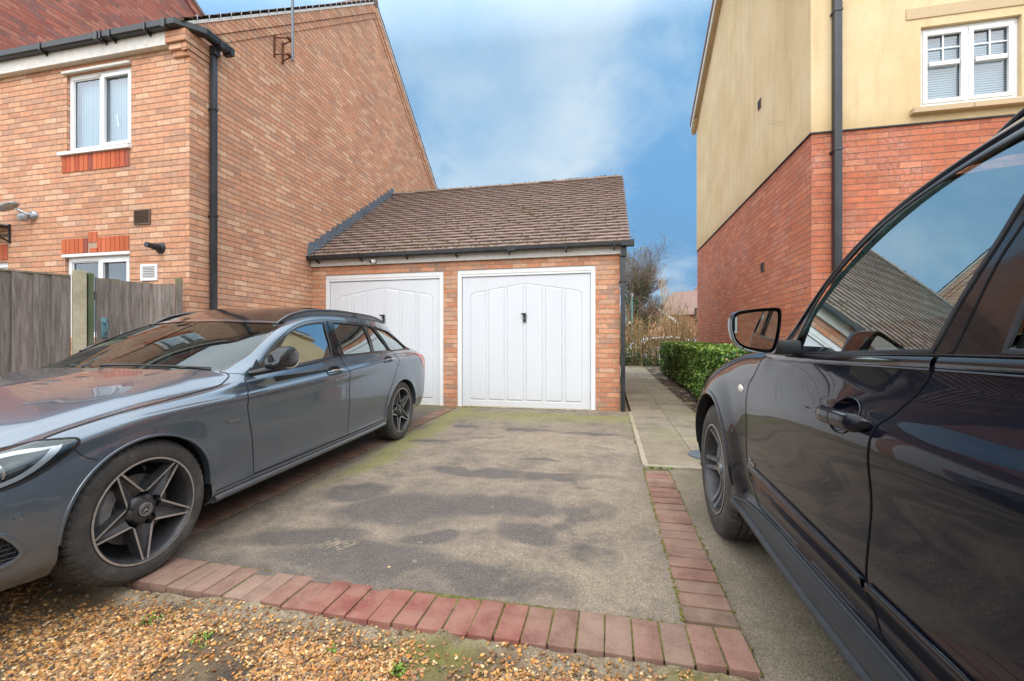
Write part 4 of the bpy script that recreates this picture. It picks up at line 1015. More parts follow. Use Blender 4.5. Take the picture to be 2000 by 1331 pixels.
for z in (.3, 1.0, 1.65):
    P_ = lambda k, off, z: tuple(G0+GDIR*k+GN*off+Vector((0,0,z)))
    mb.add([P_(.08,-.04,z-.05),P_(.79,-.04,z-.05),P_(.79,-.04,z+.05),P_(.08,-.04,z+.05),P_(.08,-.002,z-.05),P_(.79,-.002,z-.05),P_(.79,-.002,z+.05),P_(.08,-.002,z+.05)], [(0,3,2,1),(4,5,6,7),(0,1,5,4),(1,2,6,5),(2,3,7,6),(3,0,4,7)], (.4,.4,.4))
mb.build('rail', M['wood'], gate, col=True, uv=False)
gpost('post', .03, .07, .06, 1.93, M['wood'], gate, .01)
gpost('post', .822, .05, .07, 1.89, M['wood_green'], gate, .0)
Mr = Matrix.Rotation(math.atan2(GDIR.y, GDIR.x), 3, 'Z')
mb = MB(); c = G0+GDIR*.715+GN*.024+Vector((0,0,1.30)); mb.cbox(c, (.052,.006,.22), Mr, .003); c2 = c+GN*.02-GDIR*.0
mb.tube([c+GN*.004+Vector((0,0,.05)), c+GN*.04+Vector((0,0,.045))-GDIR*.02, c+GN*.045-GDIR*.022+Vector((0,0,-.04)), c+GN*.006+Vector((0,0,-.075))], .007, 8)
mb.cbox(c+GN*.012+Vector((0,0,.06)), (.03,.02,.03), Mr, .004)
M['latch_paint'] = plain('blue_grey_latch', (.13,.24,.27), .5, .4, var=.25, scale=60); M['brass'] = plain('brass', (.62,.40,.12), .28, 1.0, var=.2, scale=60)
mb.build('latch', M['latch_paint'], gate, smooth=True)
mb = MB(); c = G0+GDIR*.725+GN*.022+Vector((0,0,1.12)); 
ang = math.atan2(GN.y, GN.x)
V = []; F = []
for (r, h) in [(0,.038),(.014,.036),(.021,.026),(.021,.016),(.012,.008),(.018,.002),(.019,0)]:
    for k in range(16):
        a = 2*pi*k/16; V.append(c+GN*h+GDIR*(cos(a)*r)+Vector((0,0,sin(a)*r)))
F = [(i*16+k, i*16+(k+1) % 16, (i+1)*16+(k+1) % 16, (i+1)*16+k) for i in range(6) for k in range(16)]
mb.add(V, F); mb.build('knob', M['brass'], gate, smooth=True)
fence = empty('fence', (0,0,0), 'grey vertical board fence with pale concrete posts along the left of the yard', 'fence')
k0 = .975
for i in range(3):
    a = k0+1.93*i; mb = MB(); boards(mb, a+.0, a+1.82, .04, 1.835, .135, 30+i); mb.build('board_panel', M['wood'], fence, col=True, uv=False)
    mb = MB(); P_ = lambda k, off, z: tuple(G0+GDIR*k+GN*off+Vector((0,0,z)))
    mb.add([P_(a,-.02,1.835),P_(a+1.82,-.02,1.835),P_(a+1.82,-.02,1.852),P_(a,-.02,1.852),P_(a,.035,1.835),P_(a+1.82,.035,1.835),P_(a+1.82,.035,1.852),P_(a,.035,1.852)], [(0,3,2,1),(4,5,6,7),(0,1,5,4),(1,2,6,5),(2,3,7,6),(3,0,4,7)], (.6,.6,.6))
    mb.build('cap_rail', M['wood'], fence, col=True, uv=False)
for i in range(4): gpost('post', .91+1.93*i, .105, .10, 1.905, M['concrete_post'], fence, .01)

# ======== right house
rh = empty('rendered_house', (0,0,0), 'tall house on the right with cream render above red brick', 'house')
RX, RYY = 2.50, 6.16; RB = 13.30; BZ = 3.764; RE = 7.47; RSL = .50; RRY = (RYY+RB)/2; RRZ = RE+(RB-RRY)*RSL
U1 = (3.655, 4.64, 3.955, 4.90); U2 = (3.655, 4.64, 1.25, 2.32)
mb = MB(); wall_poly(mb, [(RX,-.3),(11,-.3),(11,BZ),(RX,BZ)], [U2], 'y', RYY, .10); wall_poly(mb, [(RYY,-.3),(RB,-.3),(RB,BZ),(RYY,BZ)], [], 'x', RX)
mb.add([(RX,RB,-.3),(11,RB,-.3),(11,RB,BZ),(RX,RB,BZ)], [(0,1,2,3)]); flat('wall', M['brick_red'], mb, rh)
o = .014; mb = MB()
wall_poly(mb, [(RX-o,BZ),(11,BZ),(11,RE),(RX-o,RE)], [U1], 'y', RYY-o, .11)
wall_poly(mb, [(RYY-o,BZ),(RB+o,BZ),(RB+o,RE),(RRY,RRZ),(RYY-o,RE)], [], 'x', RX-o)
mb.add([(RX-o,RB+o,BZ),(11,RB+o,BZ),(11,RB+o,RE),(RX-o,RB+o,RE)], [(0,1,2,3)])
mb.add([(RX-o,RYY-o,BZ),(11,RYY-o,BZ),(11,RYY,BZ),(RX,RYY,BZ)], [(0,1,2,3)]); mb.add([(RX-o,RYY-o,BZ),(RX,RYY,BZ),(RX,RB,BZ),(RX-o,RB,BZ)], [(0,1,2,3)])
flat('render_coat', M['render'], mb, rh)
mb = MB(); mb.box(RX-.024, 11, RYY-.024, RYY-.001, BZ-.018, BZ-.004); mb.box(RX-.024, RX-.001, RYY-.001, RB, BZ-.018, BZ-.004); mb.build('bead', M['grey_pipe'], rh)
mb = MB()
for s in (-1, 1):
    ye = RRY+s*(RB-RRY+.18); ze = RE-.18*RSL
    mb.prism([(ye, ze+.02), (RRY, RRZ+.02), (RRY, RRZ+.14), (ye, ze+.14)], RX-.17, 11, axis='x')
mb.build('roof', M['tile_far'], rh)
mb = MB()
for s in (-1, 1):
    ye = RRY+s*(RB-RRY+.16); ze = RE-.16*RSL
    mb.prism([(ye, ze-.16), (RRY, RRZ-.15), (RRY, RRZ+.03), (ye, ze+.03)], RX-.15, RX-.125, axis='x')
mb.build('bargeboard', M['upvc_old'], rh)
mb = MB()
for s in (-1, 1):
    ye = RRY+s*(RB-RRY+.16); ze = RE-.16*RSL
    mb.prism([(ye, ze-.14), (RRY, RRZ-.13), (RRY, RRZ-.115), (ye, ze-.125)], RX-.127, RX-.01, axis='x')
    mb.prism([(ye, ze-.24), (ye-s*.5, ze-.0), (ye, ze-.0)], RX-.12, RX-.014, axis='x')
mb.build('soffit', M['stone_trim'], rh)
window(rh, *U1, RYY+.035, georgian=True, blind='horizontal')
window(rh, *U2, RYY+.035, georgian=True, blind='horizontal')
mb = MB(); mb.box(3.50, 5.0, RYY-.026, RYY+.03, 5.0, 5.135); mb.build('lintel', M['stone_trim'], rh, bevel=.005)
mb = MB(); mb.box(3.54, 4.135, RYY-.095, RYY+.05, 3.852, 3.918); mb.box(4.14, 4.80, RYY-.095, RYY+.05, 3.852, 3.918); mb.build('sill', M['stone_trim'], rh, bevel=.006)
mb = MB(); mb.box(3.655, 4.64, RYY-.02, RYY+.06, 3.925, 3.954); mb.build('sill', M['upvc'], rh, bevel=.003)
mb = MB(); mb.box(3.66, 4.635, RYY+.0, RYY+.05, 4.905, 4.95); mb.build('window_head', M['upvc_old'], rh, bevel=.003)
mb = MB(); mb.prism([(3.55,2.33),(4.75,2.33),(4.83,2.50),(3.47,2.50)], RYY-.02, RYY+.03, axis='y'); mb.build('lintel', M['stone_trim'], rh, bevel=.005)
mb = MB(); mb.box(3.54, 4.80, RYY-.09, RYY+.05, 1.17, 1.24); mb.build('sill', M['stone_trim'], rh, bevel=.006)
downpipe(rh, 2.755, RYY-.055, .0, 8.2, .085, (5.20, 3.50), side='y')
for (y, z, o_) in ((8.02, 5.12, .017), (7.92, 2.385, .003)):
    mb = MB(); mb.box(RX-o_-.012, RX-o_, y-.075, y+.075, z-.075, z+.075); v = mb.build('vent', M['brown_plastic'], rh, bevel=.004)
    mb = MB(); mb.box(RX-o_-.014, RX-o_-.0125, y-.055, y-.006, z-.055, z+.055); mb.box(RX-o_-.014, RX-o_-.0125, y+.006, y+.055, z-.055, z+.055); mb.build('grille', M['rubber_dark'], v)

# ======== houses beyond
def far_house(label, x0, x1, y0, y1, eave, ridge, axis, parts=(), cat='house'):
    h = empty('far_house', (0,0,0), label, cat); mb = MB()
    if axis == 'x':   # ridge along x, gables at x ends
        ym = (y0+y1)/2; mb.prism([(y0,-1),(y1,-1),(y1,eave),(ym,ridge-.1),(y0,eave)], x0+.2, x1-.2, axis='x')
        r_ = [(y0-.3, eave-.2), (ym, ridge), (y1+.3, eave-.2), (y1+.3, eave-.35), (ym, ridge-.16), (y0-.3, eave-.35)]
        roof = MB(); roof.prism(r_, x0, x1, axis='x')
    else:
        xm = (x0+x1)/2; mb.prism([(x0,-1),(x1,-1),(x1,eave),(xm,ridge-.1),(x0,eave)], y0+.2, y1-.2, axis='y')
        r_ = [(x0-.3, eave-.2), (xm, ridge), (x1+.3, eave-.2), (x1+.3, eave-.35), (xm, ridge-.16), (x0-.3, eave-.35)]
        roof = MB(); roof.prism(r_, y0, y1, axis='y')
        bb = MB(); bb.prism([(x0-.35, eave-.42), (xm, ridge-.22), (x1+.35, eave-.42), (x1+.35, eave-.15), (xm, ridge+.05), (x0-.35, eave-.15)], y0-.06, y0-.01, axis='y'); bb.build('bargeboard', M['upvc'], h)
    mb.build('wall', M['brick_garage'], h); roof.build('roof', M['tile_far'], h); return h
fh1 = far_house('small brick house end with white edged gable seen far beyond the path', 2.2, 6.3, 44, 60, 3.3, 5.0, 'y')
fh2 = empty('far_house', (0,0,0), 'large house with broad brown hipped roof and small white window beyond the path', 'house')
mb = MB(); mb.box(5.6, 20, 48.5, 66, -1, 4.2); mb.build('wall', M['brick_garage'], fh2)
mb = MB(); mb.add([(5.0,48,4.15),(20.5,48,4.15),(20.5,66,4.15),(5.0,66,4.15),(7.9,57,7.45),(10.3,57,7.65),(10.8,57,8.3),(20.5,57,8.3)], [(0,1,7,6,5,4),(2,3,4,5,6,7),(3,0,4),(0,3,2,1)]); mb.build('roof', M['tile_far'], fh2, recalc=False)
mb = MB(); mb.prism([(8.9,3.6),(10.6,3.6),(10.6,4.6),(9.75,5.4),(8.9,4.6)], 47.4, 52, axis='y'); mb.build('gable', M['brick_garage'], fh2)
w_ = window(fh2, 9.1, 9.85, 3.7, 4.6, 47.3, splits=2, blind=None, name='window')
mb = MB(); mb.prism([(10.2,4.0),(12.4,4.3),(12.4,4.7),(11.2,5.0),(10.2,4.3)], 46.5, 48, axis='y'); mb.build('porch_roof', M['tile_far'], fh2)

# house standing across the yard behind the photographer; the mirror of the black car shows it
bh = empty('opposite_house', (0,0,0), 'cream and brick house reflected in the door mirror of the black car', 'house')
mb = MB(); mb.box(-14, 13, -22, -15, -.5, 3.0); mb.build('wall', M['brick_red'], bh)
mb = MB(); mb.box(-14.02, 13.02, -22.02, -14.98, 3.0, 5.4); mb.build('render_coat', M['render'], bh)
mb = MB(); mb.prism([(-22.4,5.3),(-14.6,5.3),(-18.5,7.6)], -14.4, 13.4, axis='x'); mb.build('roof', M['tile_far'], bh)
for x in (-11, -7, -3, 1, 4.2, 8, 11):
    for z in (.9, 3.5):
        mb = MB(); mb.box(x-.6, x+.6, -15.0, -14.94, z, z+1.25); w_ = mb.build('window', M['upvc'], bh)
        for q in (-.3, .3):
            mb = MB(); mb.box(x+q-.24, x+q+.24, -14.95, -14.93, z+.08, z+1.17); mb.build('pane', M['interior_dark'], w_)
# ---------------------------------------------------------------- vegetation and street things
def leaves(name, pos, nrm, size, cols, parent=None, seed=1, tilt=.6, aspect=.45, stuff=False):
    rs = np.random.RandomState(seed); n = len(pos)
    d = rs.normal(size=(n,3)); d /= np.linalg.norm(d, axis=1)[:,None]
    N = nrm*(1-tilt)+d*tilt; N /= np.linalg.norm(N, axis=1)[:,None]
    a = rs.normal(size=(n,3)); a[:,2] += .5; a -= N*np.sum(a*N, 1)[:,None]; a /= np.linalg.norm(a, axis=1)[:,None]
    b = np.cross(N, a); s = (size*rs.uniform(.6, 1.3, n))[:,None]; w = s*aspect
    V = np.stack([pos-a*s*.5, pos-a*s*.1+b*w*.5+N*s*.08, pos+a*s*.5, pos-a*s*.1-b*w*.5+N*s*.08], 1).reshape(-1, 3)
    F = np.arange(n*4).reshape(-1, 4)
    o = np_mesh(name, V, F, M['leaf'], parent=parent, col=cols); return o
# clipped evergreen hedge along the wall of the right house
hg = empty('clipped_hedge', (0,0,0), 'clipped glossy green hedge beside the path along the right house wall', 'hedge')
rs = np.random.RandomState(5); n = 46000
hx0, hx1, hy0, hy1 = 1.50, 2.42, 6.3, 13.6
def htop(y): return .90+.019*y*1.05
f = rs.rand(n); y = hy0+(hy1-hy0)*rs.rand(n)**1.15; 
P_ = np.zeros((n,3)); Nn = np.zeros((n,3)); k = rs.rand(n)
side = k < .50; top = (k >= .50) & (k < .80); end = (k >= .80) & (k < .90); back = k >= .90
z = gzv(y)+.10+(htop(y)-gzv(y)-.10)*rs.rand(n)**.8
bul = (vnoise(y, z, 3, 1.7)-.5)*.16+(vnoise(y, z, 4, 5)-.5)*.08
P_[:,1] = y; P_[:,0] = hx0+bul+np.abs(rs.normal(0, .05, n)); P_[:,2] = z; Nn[side] = (-1,0,.35)
xt = rs.uniform(hx0+.02, hx1, n); P_[top,0] = xt[top]; P_[top,2] = (htop(y)+(vnoise(xt, y, 6, 3)-.5)*.07-np.abs(rs.normal(0,.025,n)))[top]; Nn[top] = (0,0,1)
P_[end,0] = xt[end]; P_[end,1] = (np.where(rs.rand(n) < .5, hy0, hy1)+rs.normal(0,.05,n))[end]; Nn[end] = (0,1,.3)
P_[back,0] = rs.uniform(hx0+.1, hx1, n)[back]; P_[back,2] = z[back]; Nn[back] = (-1,0,.5)
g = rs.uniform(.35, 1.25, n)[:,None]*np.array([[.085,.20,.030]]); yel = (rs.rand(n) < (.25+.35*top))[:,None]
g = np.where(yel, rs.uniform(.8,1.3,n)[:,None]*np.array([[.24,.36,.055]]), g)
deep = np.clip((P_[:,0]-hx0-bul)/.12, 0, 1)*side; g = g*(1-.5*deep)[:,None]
dead = (rs.rand(n) < .02)[:,None]; g = np.where(dead, np.array([[.30,.17,.07]]), g)
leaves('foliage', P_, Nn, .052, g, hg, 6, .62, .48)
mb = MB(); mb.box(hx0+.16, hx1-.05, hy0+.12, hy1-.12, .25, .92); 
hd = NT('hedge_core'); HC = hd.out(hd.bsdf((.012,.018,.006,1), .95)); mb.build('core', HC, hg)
mb = MB(); rr = random.Random(3)
for i in range(60):
    y_ = rr.uniform(hy0, hy1); x_ = rr.uniform(hx0+.03, hx0+.3); mb.tube([(x_, y_, gz(y_)-.02), (x_+rr.uniform(-.05,.05), y_+rr.uniform(-.1,.1), gz(y_)+.35)], rr.uniform(.006,.014), 5, col=(.10,.065,.04))
mb.build('stems', M['bark'], hg, col=True, uv=False)
sheet('flower_bed', 1.27, 2.5, 4.6, 17.2, .1, .014, M['soil'], lambda X, Y: (vnoise(X, Y, 11, 5)-.5)*.05+(vnoise(X, Y, 12, 22)-.5)*.02)
# leaf litter on the bed edge
rs = np.random.RandomState(15); n = 900; y = rs.uniform(5.5, 13.5, n); x = 1.22+np.abs(rs.normal(0,.14,n)); P_ = np.stack([x, y, gzv(y)+.03+0*x], 1)
o = leaves('leaf_litter', P_, np.tile([[0,0,1.]], (n,1)), .04, rs.uniform(.6,1.2,(n,1))*np.array([[.20,.12,.05]]), None, 7, .25, .5); tag(o, kind='stuff')

def branch_tree(rnd, base, height, r0, levels, spread, nb, seg=4, gnarl=.12, lean=(0,0), trunk=.35, up=.35):
    """returns list of (points, radii, level) limbs"""
    out = []
    def grow(p, d, L, r, lv):
        pts = [p.copy()]; rad = [r]; q = p.copy(); dd = d.copy()
        for i in range(seg):
            dd = (dd+Vector((rnd.gauss(0,gnarl), rnd.gauss(0,gnarl), rnd.gauss(0,gnarl*.6)+up*.06))).normalized(); q = q+dd*(L/seg); pts.append(q.copy()); rad.append(r*(1-.62*(i+1)/seg))
        out.append((pts, rad, lv))
        if lv >= levels: return
        m = nb if lv else nb+2
        for k in range(m):
            f = rnd.uniform(trunk if lv == 0 else .25, 1.0); i = min(seg-1, int(f*seg)); fr = f*seg-i; pp = pts[i].lerp(pts[i+1], fr); rr_ = rad[i]*(1-fr)+rad[i+1]*fr
            a = rnd.uniform(0, 2*pi); e = rnd.uniform(.45, 1.0)*spread; ax = dd.orthogonal().normalized(); ax.rotate(Matrix.Rotation(a, 3, dd)); nd = dd.copy(); nd.rotate(Matrix.Rotation(e, 3, ax)); nd = (nd+Vector((0,0,up))).normalized()
            grow(pp, nd, L*rnd.uniform(.45, .72), rr_*rnd.uniform(.5, .72), lv+1)
    grow(Vector(base), Vector((lean[0], lean[1], 1)).normalized(), height, r0, 0); return out
def tree(name, label, base, h, r0, levels, spread, nb, seed, bark, cat='tree', leafs=0, leafcol=(.10,.14,.04), ivy=0, lean=(0,0), minr=.004, group=None, **k):
    t_ = empty(name, (0,0,0), label, cat, group); rnd = random.Random(seed); limbs = branch_tree(rnd, base, h, r0, levels, spread, nb, lean=lean, **k)
    a = MB(); b = MB(); tips = []
    for pts, rad, lv in limbs:
        (a if lv == 0 else b).tube(pts, [max(minr, q) for q in rad], 7 if lv < 2 else 4, cap=False, col=tuple(c*rnd.uniform(.8,1.2) for c in bark))
        if lv >= levels-1: tips += pts[1:]
    a.build('trunk', M['bark'], t_, smooth=True, col=True, uv=False); b.build('branches', M['bark'], t_, smooth=True, col=True, uv=False)
    rs = np.random.RandomState(seed)
    if leafs:
        idx = rs.randint(0, len(tips), leafs); P_ = np.array([tips[i][:] for i in idx])+rs.normal(0, .05, (leafs,3)); g = rs.uniform(.6,1.4,(leafs,1))*np.array([leafcol])
        leaves('leaves', P_, np.tile([[0,0,1.]], (leafs,1)), .07, g, t_, seed, .9, .5)
    if ivy:
        lim = [l for l in limbs if l[2] <= 1]; P_ = []
        for i in range(ivy):
            pts, rad, lv = rnd.choice(lim) if rnd.random() < .6 else lim[0]; j = rnd.randrange(len(pts)-1); p = pts[j].lerp(pts[j+1], rnd.random()); P_.append((p+Vector((rnd.gauss(0,.22), rnd.gauss(0,.22), rnd.gauss(0,.25))))[:])
        P_ = np.array(P_); g = rs.uniform(.4,1.3,(ivy,1))*np.array([[.045,.085,.022]]); leaves('ivy', P_, np.tile([[0,-.5,.6]], (ivy,1)), .17, g, t_, seed+1, .8, .8)
    return t_
tree('bare_tree', 'large bare tree with ivy covered trunk rising behind the garage corner', (2.0, 32, -.2), 4.1, .26, 4, 1.0, 8, 14, (.17,.13,.10), ivy=2600, minr=.006, lean=(-.02,0), gnarl=.14, trunk=.3)
tree('ornamental_tree', 'slim pale bare tree in front of the broad brown roof', (4.55, 31, 0), 3.3, .05, 3, .5, 4, 33, (.42,.32,.22), minr=.008, trunk=.25, up=.6)
tree('leafy_shrub', 'thin twiggy shrub with a few green leaves leaning out past the garage downpipe', (.42, 13.2, .25), 2.9, .022, 3, .6, 2, 8, (.22,.19,.12), cat='shrub', leafs=160, leafcol=(.16,.22,.06), lean=(-.03,0), minr=.003)
# tall bare-stemmed hedge across the end of the path, ivy and evergreens at its foot
th = empty('tall_hedge', (0,0,0), 'tall bare brown stemmed hedge with ivy at its foot across the end of the path', 'hedge')
mb = MB(); rnd = random.Random(17)
for i in range(420):
    x = rnd.uniform(-.6, 5.2); y = 17.5+rnd.gauss(0, .35); z0 = .25; h = rnd.uniform(1.5, 2.25)*(.9+.2*sin(x*3)); c = rnd.choice([(.36,.25,.12),(.42,.31,.15),(.28,.19,.10),(.22,.15,.09),(.46,.34,.17)])
    bx, by = rnd.gauss(0,.20), rnd.gauss(0,.12); pts = [Vector((x, y, z0)), Vector((x+bx*.3, y+by*.3, z0+h*.4)), Vector((x+bx*.8+rnd.gauss(0,.04), y+by, z0+h*.75)), Vector((x+bx+rnd.gauss(0,.07), y+by, z0+h))]
    r = rnd.uniform(.006, .020); mb.tube(pts, [r, r*.85, r*.6, r*.3], 5, cap=False, col=c)
    for k in range(rnd.randrange(3, 8)):
        f = rnd.uniform(.3, 1); p = pts[0].lerp(pts[3], f); d = Vector((rnd.gauss(0,.16), rnd.gauss(0,.1), rnd.uniform(.08,.4))); mb.tube([p, p+d*.6+Vector((rnd.gauss(0,.02),0,0)), p+d], [r*.4, r*.3, .002], 4, cap=False, col=c)
mb.build('stems', M['bark'], th, col=True, uv=False)
rs = np.random.RandomState(9); n = 5200
x = rs.uniform(-.5, 5.0, n); z = .2+np.abs(rs.normal(0,.40,n))*(1.15-.5*np.clip((x-.8)/1.4,0,1)); P_ = np.stack([x, 17.2+rs.normal(0,.30,n), z+.02], 1); g = rs.uniform(.4,1.5,(n,1))*np.array([[.07,.125,.03]])
leaves('ivy', P_, np.tile([[0,-1,.5]], (n,1)), .075, g, th, 4, .7, .7)
n = 2600; x = rs.uniform(-.5, 5.0, n); P_ = np.stack([x, 17.4+rs.normal(0,.3,n), rs.uniform(.8, 2.1, n)], 1); leaves('leaves', P_, np.tile([[0,-1,.5]], (n,1)), .045, rs.uniform(.6,1.3,(n,1))*np.array([[.38,.27,.10]]), th, 5, .9, .5)
# low black railing in front of that hedge
rl = empty('low_railing', (0,0,0), 'low dark metal railing across the end of the path', 'railing')
mb = MB()
for z in (.36, .66): mb.tube([(.2, 16.95, z), (4.5, 16.95, z)], .012, 6)
mb.build('rail', M['black_plastic'], rl)
mb = MB()
for i in range(43): mb.tube([(.25+.1*i, 16.95, .28), (.25+.1*i, 16.95, .70)], .007, 5)
mb.build('bars', M['black_plastic'], rl)
lp = empty('lamp_post', (1.275, 24, 0), 'slim blue green street lamp column behind the tall bare hedge', 'lamp post')
M['lamp_paint'] = plain('blue_green_paint', (.13,.30,.31), .5, .2, var=.15, scale=12)
mb = MB(); mb.tube([(0,0,0),(0,0,3.6)], [.05,.035], 10); mb.build('column', M['lamp_paint'], lp, smooth=True)
mb = MB(); mb.lathe([(0,3.80),(.08,3.78),(.085,3.70),(.06,3.60),(.04,3.58)], 14, 'z'); mb.build('lamp_head', M['grey_metal'], lp, smooth=True)
# manhole cover on the path
mh = empty('manhole_cover', (.93, 4.44, gz(4.44)+.012), 'round blue grey plastic drain cover in the path beside the black car', 'drain cover')
mb = MB(); mb.lathe([(0,.010),(.17,.010),(.178,.006),(.18,-.02)], 12, 'z'); mb.build('cover', plain('drain_plastic', (.10,.125,.145), .6, var=.2, scale=40, bump=.2), mh, smooth=True, angle=30)
mb = MB()
for i in range(-5, 6): mb.cbox((i*.028, 0, .012), (.010, 2*math.sqrt(max(.001, .155**2-(i*.028)**2)), .005), None, .001)
mb.build('ribs', bpy.data.materials['drain_plastic'], mh)
# simple parked cars glimpsed through the hedge
def far_car(label, x, y, rot, color):
    r0_ = empty('parked_car', (x, y, .05), label, 'car', 'cars parked beyond the hedge'); r0_.rotation_euler = (0,0,rot)
    prof = [(-2.1,.35),(-2.12,.62),(-1.9,.80),(-1.2,.92),(-.6,1.38),(.6,1.44),(1.4,1.30),(1.9,.98),(2.1,.90),(2.15,.4)]
    bm = bmesh.new(); ws = [.70,.82,.84,.84,.84,.70]; 
    V = []; 
    for yy, ins in ((-.85, 0), (.85, 0)):
        for (a, z) in prof: V.append((a, yy*(1-.22*max(0, (z-.9))/.5), z))
    n = len(prof); mb = MB(); tri = geometry.tessellate_polygon([[Vector((a, z, 0)) for a, z in prof]])
    mb.add(V, [tuple(t) for t in tri]+[tuple(q+n for q in t) for t in tri]+[(i, (i+1) % n, n+(i+1) % n, n+i) for i in range(n)])
    mb.build('body', plain('far_paint', color, .25, .3, var=.02), r0_, smooth=True, angle=35, bevel=.05)
    g = MB()
    for s in (-1, 1): g.prism([(-1.05,.95),(-.55,1.30),(.55,1.36),(1.25,1.25),(1.55,.98)], s*.80-.02*s, s*.83 if s > 0 else s*.83, axis='y')
    g.build('window', M['interior_dark'], r0_)
    for sx in (-1.35, 1.3):
        for s in (-1, 1):
            w = MB(); w.lathe([(0,-.1),(.2,-.1),(.3,-.1),(.33,-.06),(.33,.06),(.3,.1),(0,.1)], 20, 'y', (sx, s*.74, .33)); w.build('wheel', M['rubber_dark'], r0_, smooth=True)
far_car('white car partly hidden behind the tall bare hedge', 2.3, 22.5, .3, (.7,.72,.75))
far_car('silver blue car glimpsed at the right behind the bare hedge', 5.2, 25.5, .1, (.35,.42,.5))
# ---------------------------------------------------------------- car body surfaces
def pchip(xs, ys, x):
    xs = np.asarray(xs, float); ys = np.asarray(ys, float); h = np.diff(xs); dl = np.diff(ys)/h; m = np.zeros(len(xs))
    for i in range(1, len(xs)-1):
        if dl[i-1]*dl[i] > 0:
            w1 = 2*h[i]+h[i-1]; w2 = h[i]+2*h[i-1]; m[i] = (w1+w2)/(w1/dl[i-1]+w2/dl[i])
    m[0] = dl[0]; m[-1] = dl[-1]
    x = np.clip(x, xs[0], xs[-1]); i = np.clip(np.searchsorted(xs, x, side='right')-1, 0, len(xs)-2); t = (x-xs[i])/h[i]
    return ((2*t**3-3*t**2+1)*ys[i]+(t**3-2*t**2+t)*h[i]*m[i]+(-2*t**3+3*t**2)*ys[i+1]+(t**3-t**2)*h[i]*m[i+1])
FAIR = [(range(2, 10), .55, 3.0, .13, .35), (range(8, 13), -.62, .42, .09, .22), (range(10, 13), .50, 3.1, .10, .25)]
class Body:
    """car body: lengthwise feature lines [(s, y, z), ...] from rocker (0) up to the centre line of roof and bonnet (K)"""
    def __init__(self, lines):
        self.L = lines; self.K = len(lines)-1; self.g0 = lines[0][0][0]; self.g1 = lines[0][-1][0]; self.gn = 2400
        g = np.linspace(self.g0, self.g1, self.gn)
        self.T = np.stack([np.stack([pchip([p[0] for p in l], [p[j] for p in l], g) for l in lines], -1) for j in (1, 2)], -1)
        # fair the lengthwise curves so reflections flow
        sg = .028/(g[1]-g[0]); k = np.arange(-int(3*sg), int(3*sg)+1); ker = np.exp(-.5*(k/sg)**2); ker /= ker.sum(); m = len(k)//2
        for j in range(self.T.shape[1]):
            for c in (0, 1):
                a = self.T[:, j, c]; pad = np.concatenate([2*a[0]-a[m:0:-1], a, 2*a[-1]-a[-2:-m-2:-1]]); self.T[:, j, c] = np.convolve(pad, ker, 'valid')
        for (lines_, s0, s1, sig, fade) in FAIR:
            ks = sig/(g[1]-g[0]); k = np.arange(-int(3*ks), int(3*ks)+1); ker = np.exp(-.5*(k/ks)**2); ker /= ker.sum(); m = len(k)//2
            w = np.clip((g-s0)/fade, 0, 1)*np.clip((s1-g)/fade, 0, 1); w = w*w*(3-2*w)
            for j in lines_:
                for c in (0, 1):
                    a = self.T[:, j, c]; pad = np.concatenate([2*a[0]-a[m:0:-1], a, 2*a[-1]-a[-2:-m-2:-1]]); self.T[:, j, c] = a*(1-w)+np.convolve(pad, ker, 'valid')*w
    def table(self, s):
        x = np.clip((s-self.g0)/(self.g1-self.g0), 0, 1)*(self.gn-1); i = np.minimum(x.astype(int), self.gn-2); f = (x-i)[:, None, None]
        A = self.T[i]*(1-f)+self.T[i+1]*f; return A[..., 0], A[..., 1]
    def ev(self, s, t):
        s = np.asarray(s, float).ravel(); t = np.clip(np.asarray(t, float).ravel(), 0, self.K-1e-9)
        Y, Z = self.table(s)
        # mirrored ghost point beyond the centre line keeps the top flat there
        Y = np.concatenate([2*Y[:, :1]-Y[:, 1:2], Y, -Y[:, -2:-1]], 1); Z = np.concatenate([2*Z[:, :1]-Z[:, 1:2], Z, Z[:, -2:-1]], 1)
        ch = np.sqrt(np.diff(Y, axis=1)**2+np.diff(Z, axis=1)**2)+1e-5
        i = t.astype(int); f = t-i; r = np.arange(len(s)); j = i+1   # index in padded arrays
        c0, c1, c2 = ch[r, j-1], ch[r, j], ch[r, j+1]
        def H(A):
            p0, p1, p2, p3 = A[r, j-1], A[r, j], A[r, j+1], A[r, j+2]
            d01, d12, d23 = (p1-p0)/c0, (p2-p1)/c1, (p3-p2)/c2
            m1 = (d01*c1+d12*c0)/(c0+c1)*c1; m2 = (d12*c2+d23*c1)/(c1+c2)*c1
            return (2*f**3-3*f**2+1)*p1+(f**3-2*f**2+f)*m1+(-2*f**3+3*f**2)*p2+(f**3-f**2)*m2
        P = np.stack([-s, H(Y), H(Z)], 1)       # car space: x forward, y left, z up
        for (c, zc, r0, r1, amp) in getattr(self, 'flare', ()):
            q = np.clip((np.hypot(s-c, P[:, 2]-zc)-r0)/(r1-r0), 0, 1); P[:, 1] += amp*(1-q*q*(3-2*q))*(t < 7.5)
        return P
    def nrm(self, s, t, e=2e-3):
        s = np.asarray(s, float).ravel(); t = np.asarray(t, float).ravel()
        a = self.ev(s+e, t)-self.ev(s-e, t); b = self.ev(s, np.minimum(t+.02, self.K-1e-6))-self.ev(s, np.maximum(t-.02, 0))
        n = np.cross(a, b); return n/(np.linalg.norm(n, axis=1)[:, None]+1e-12)
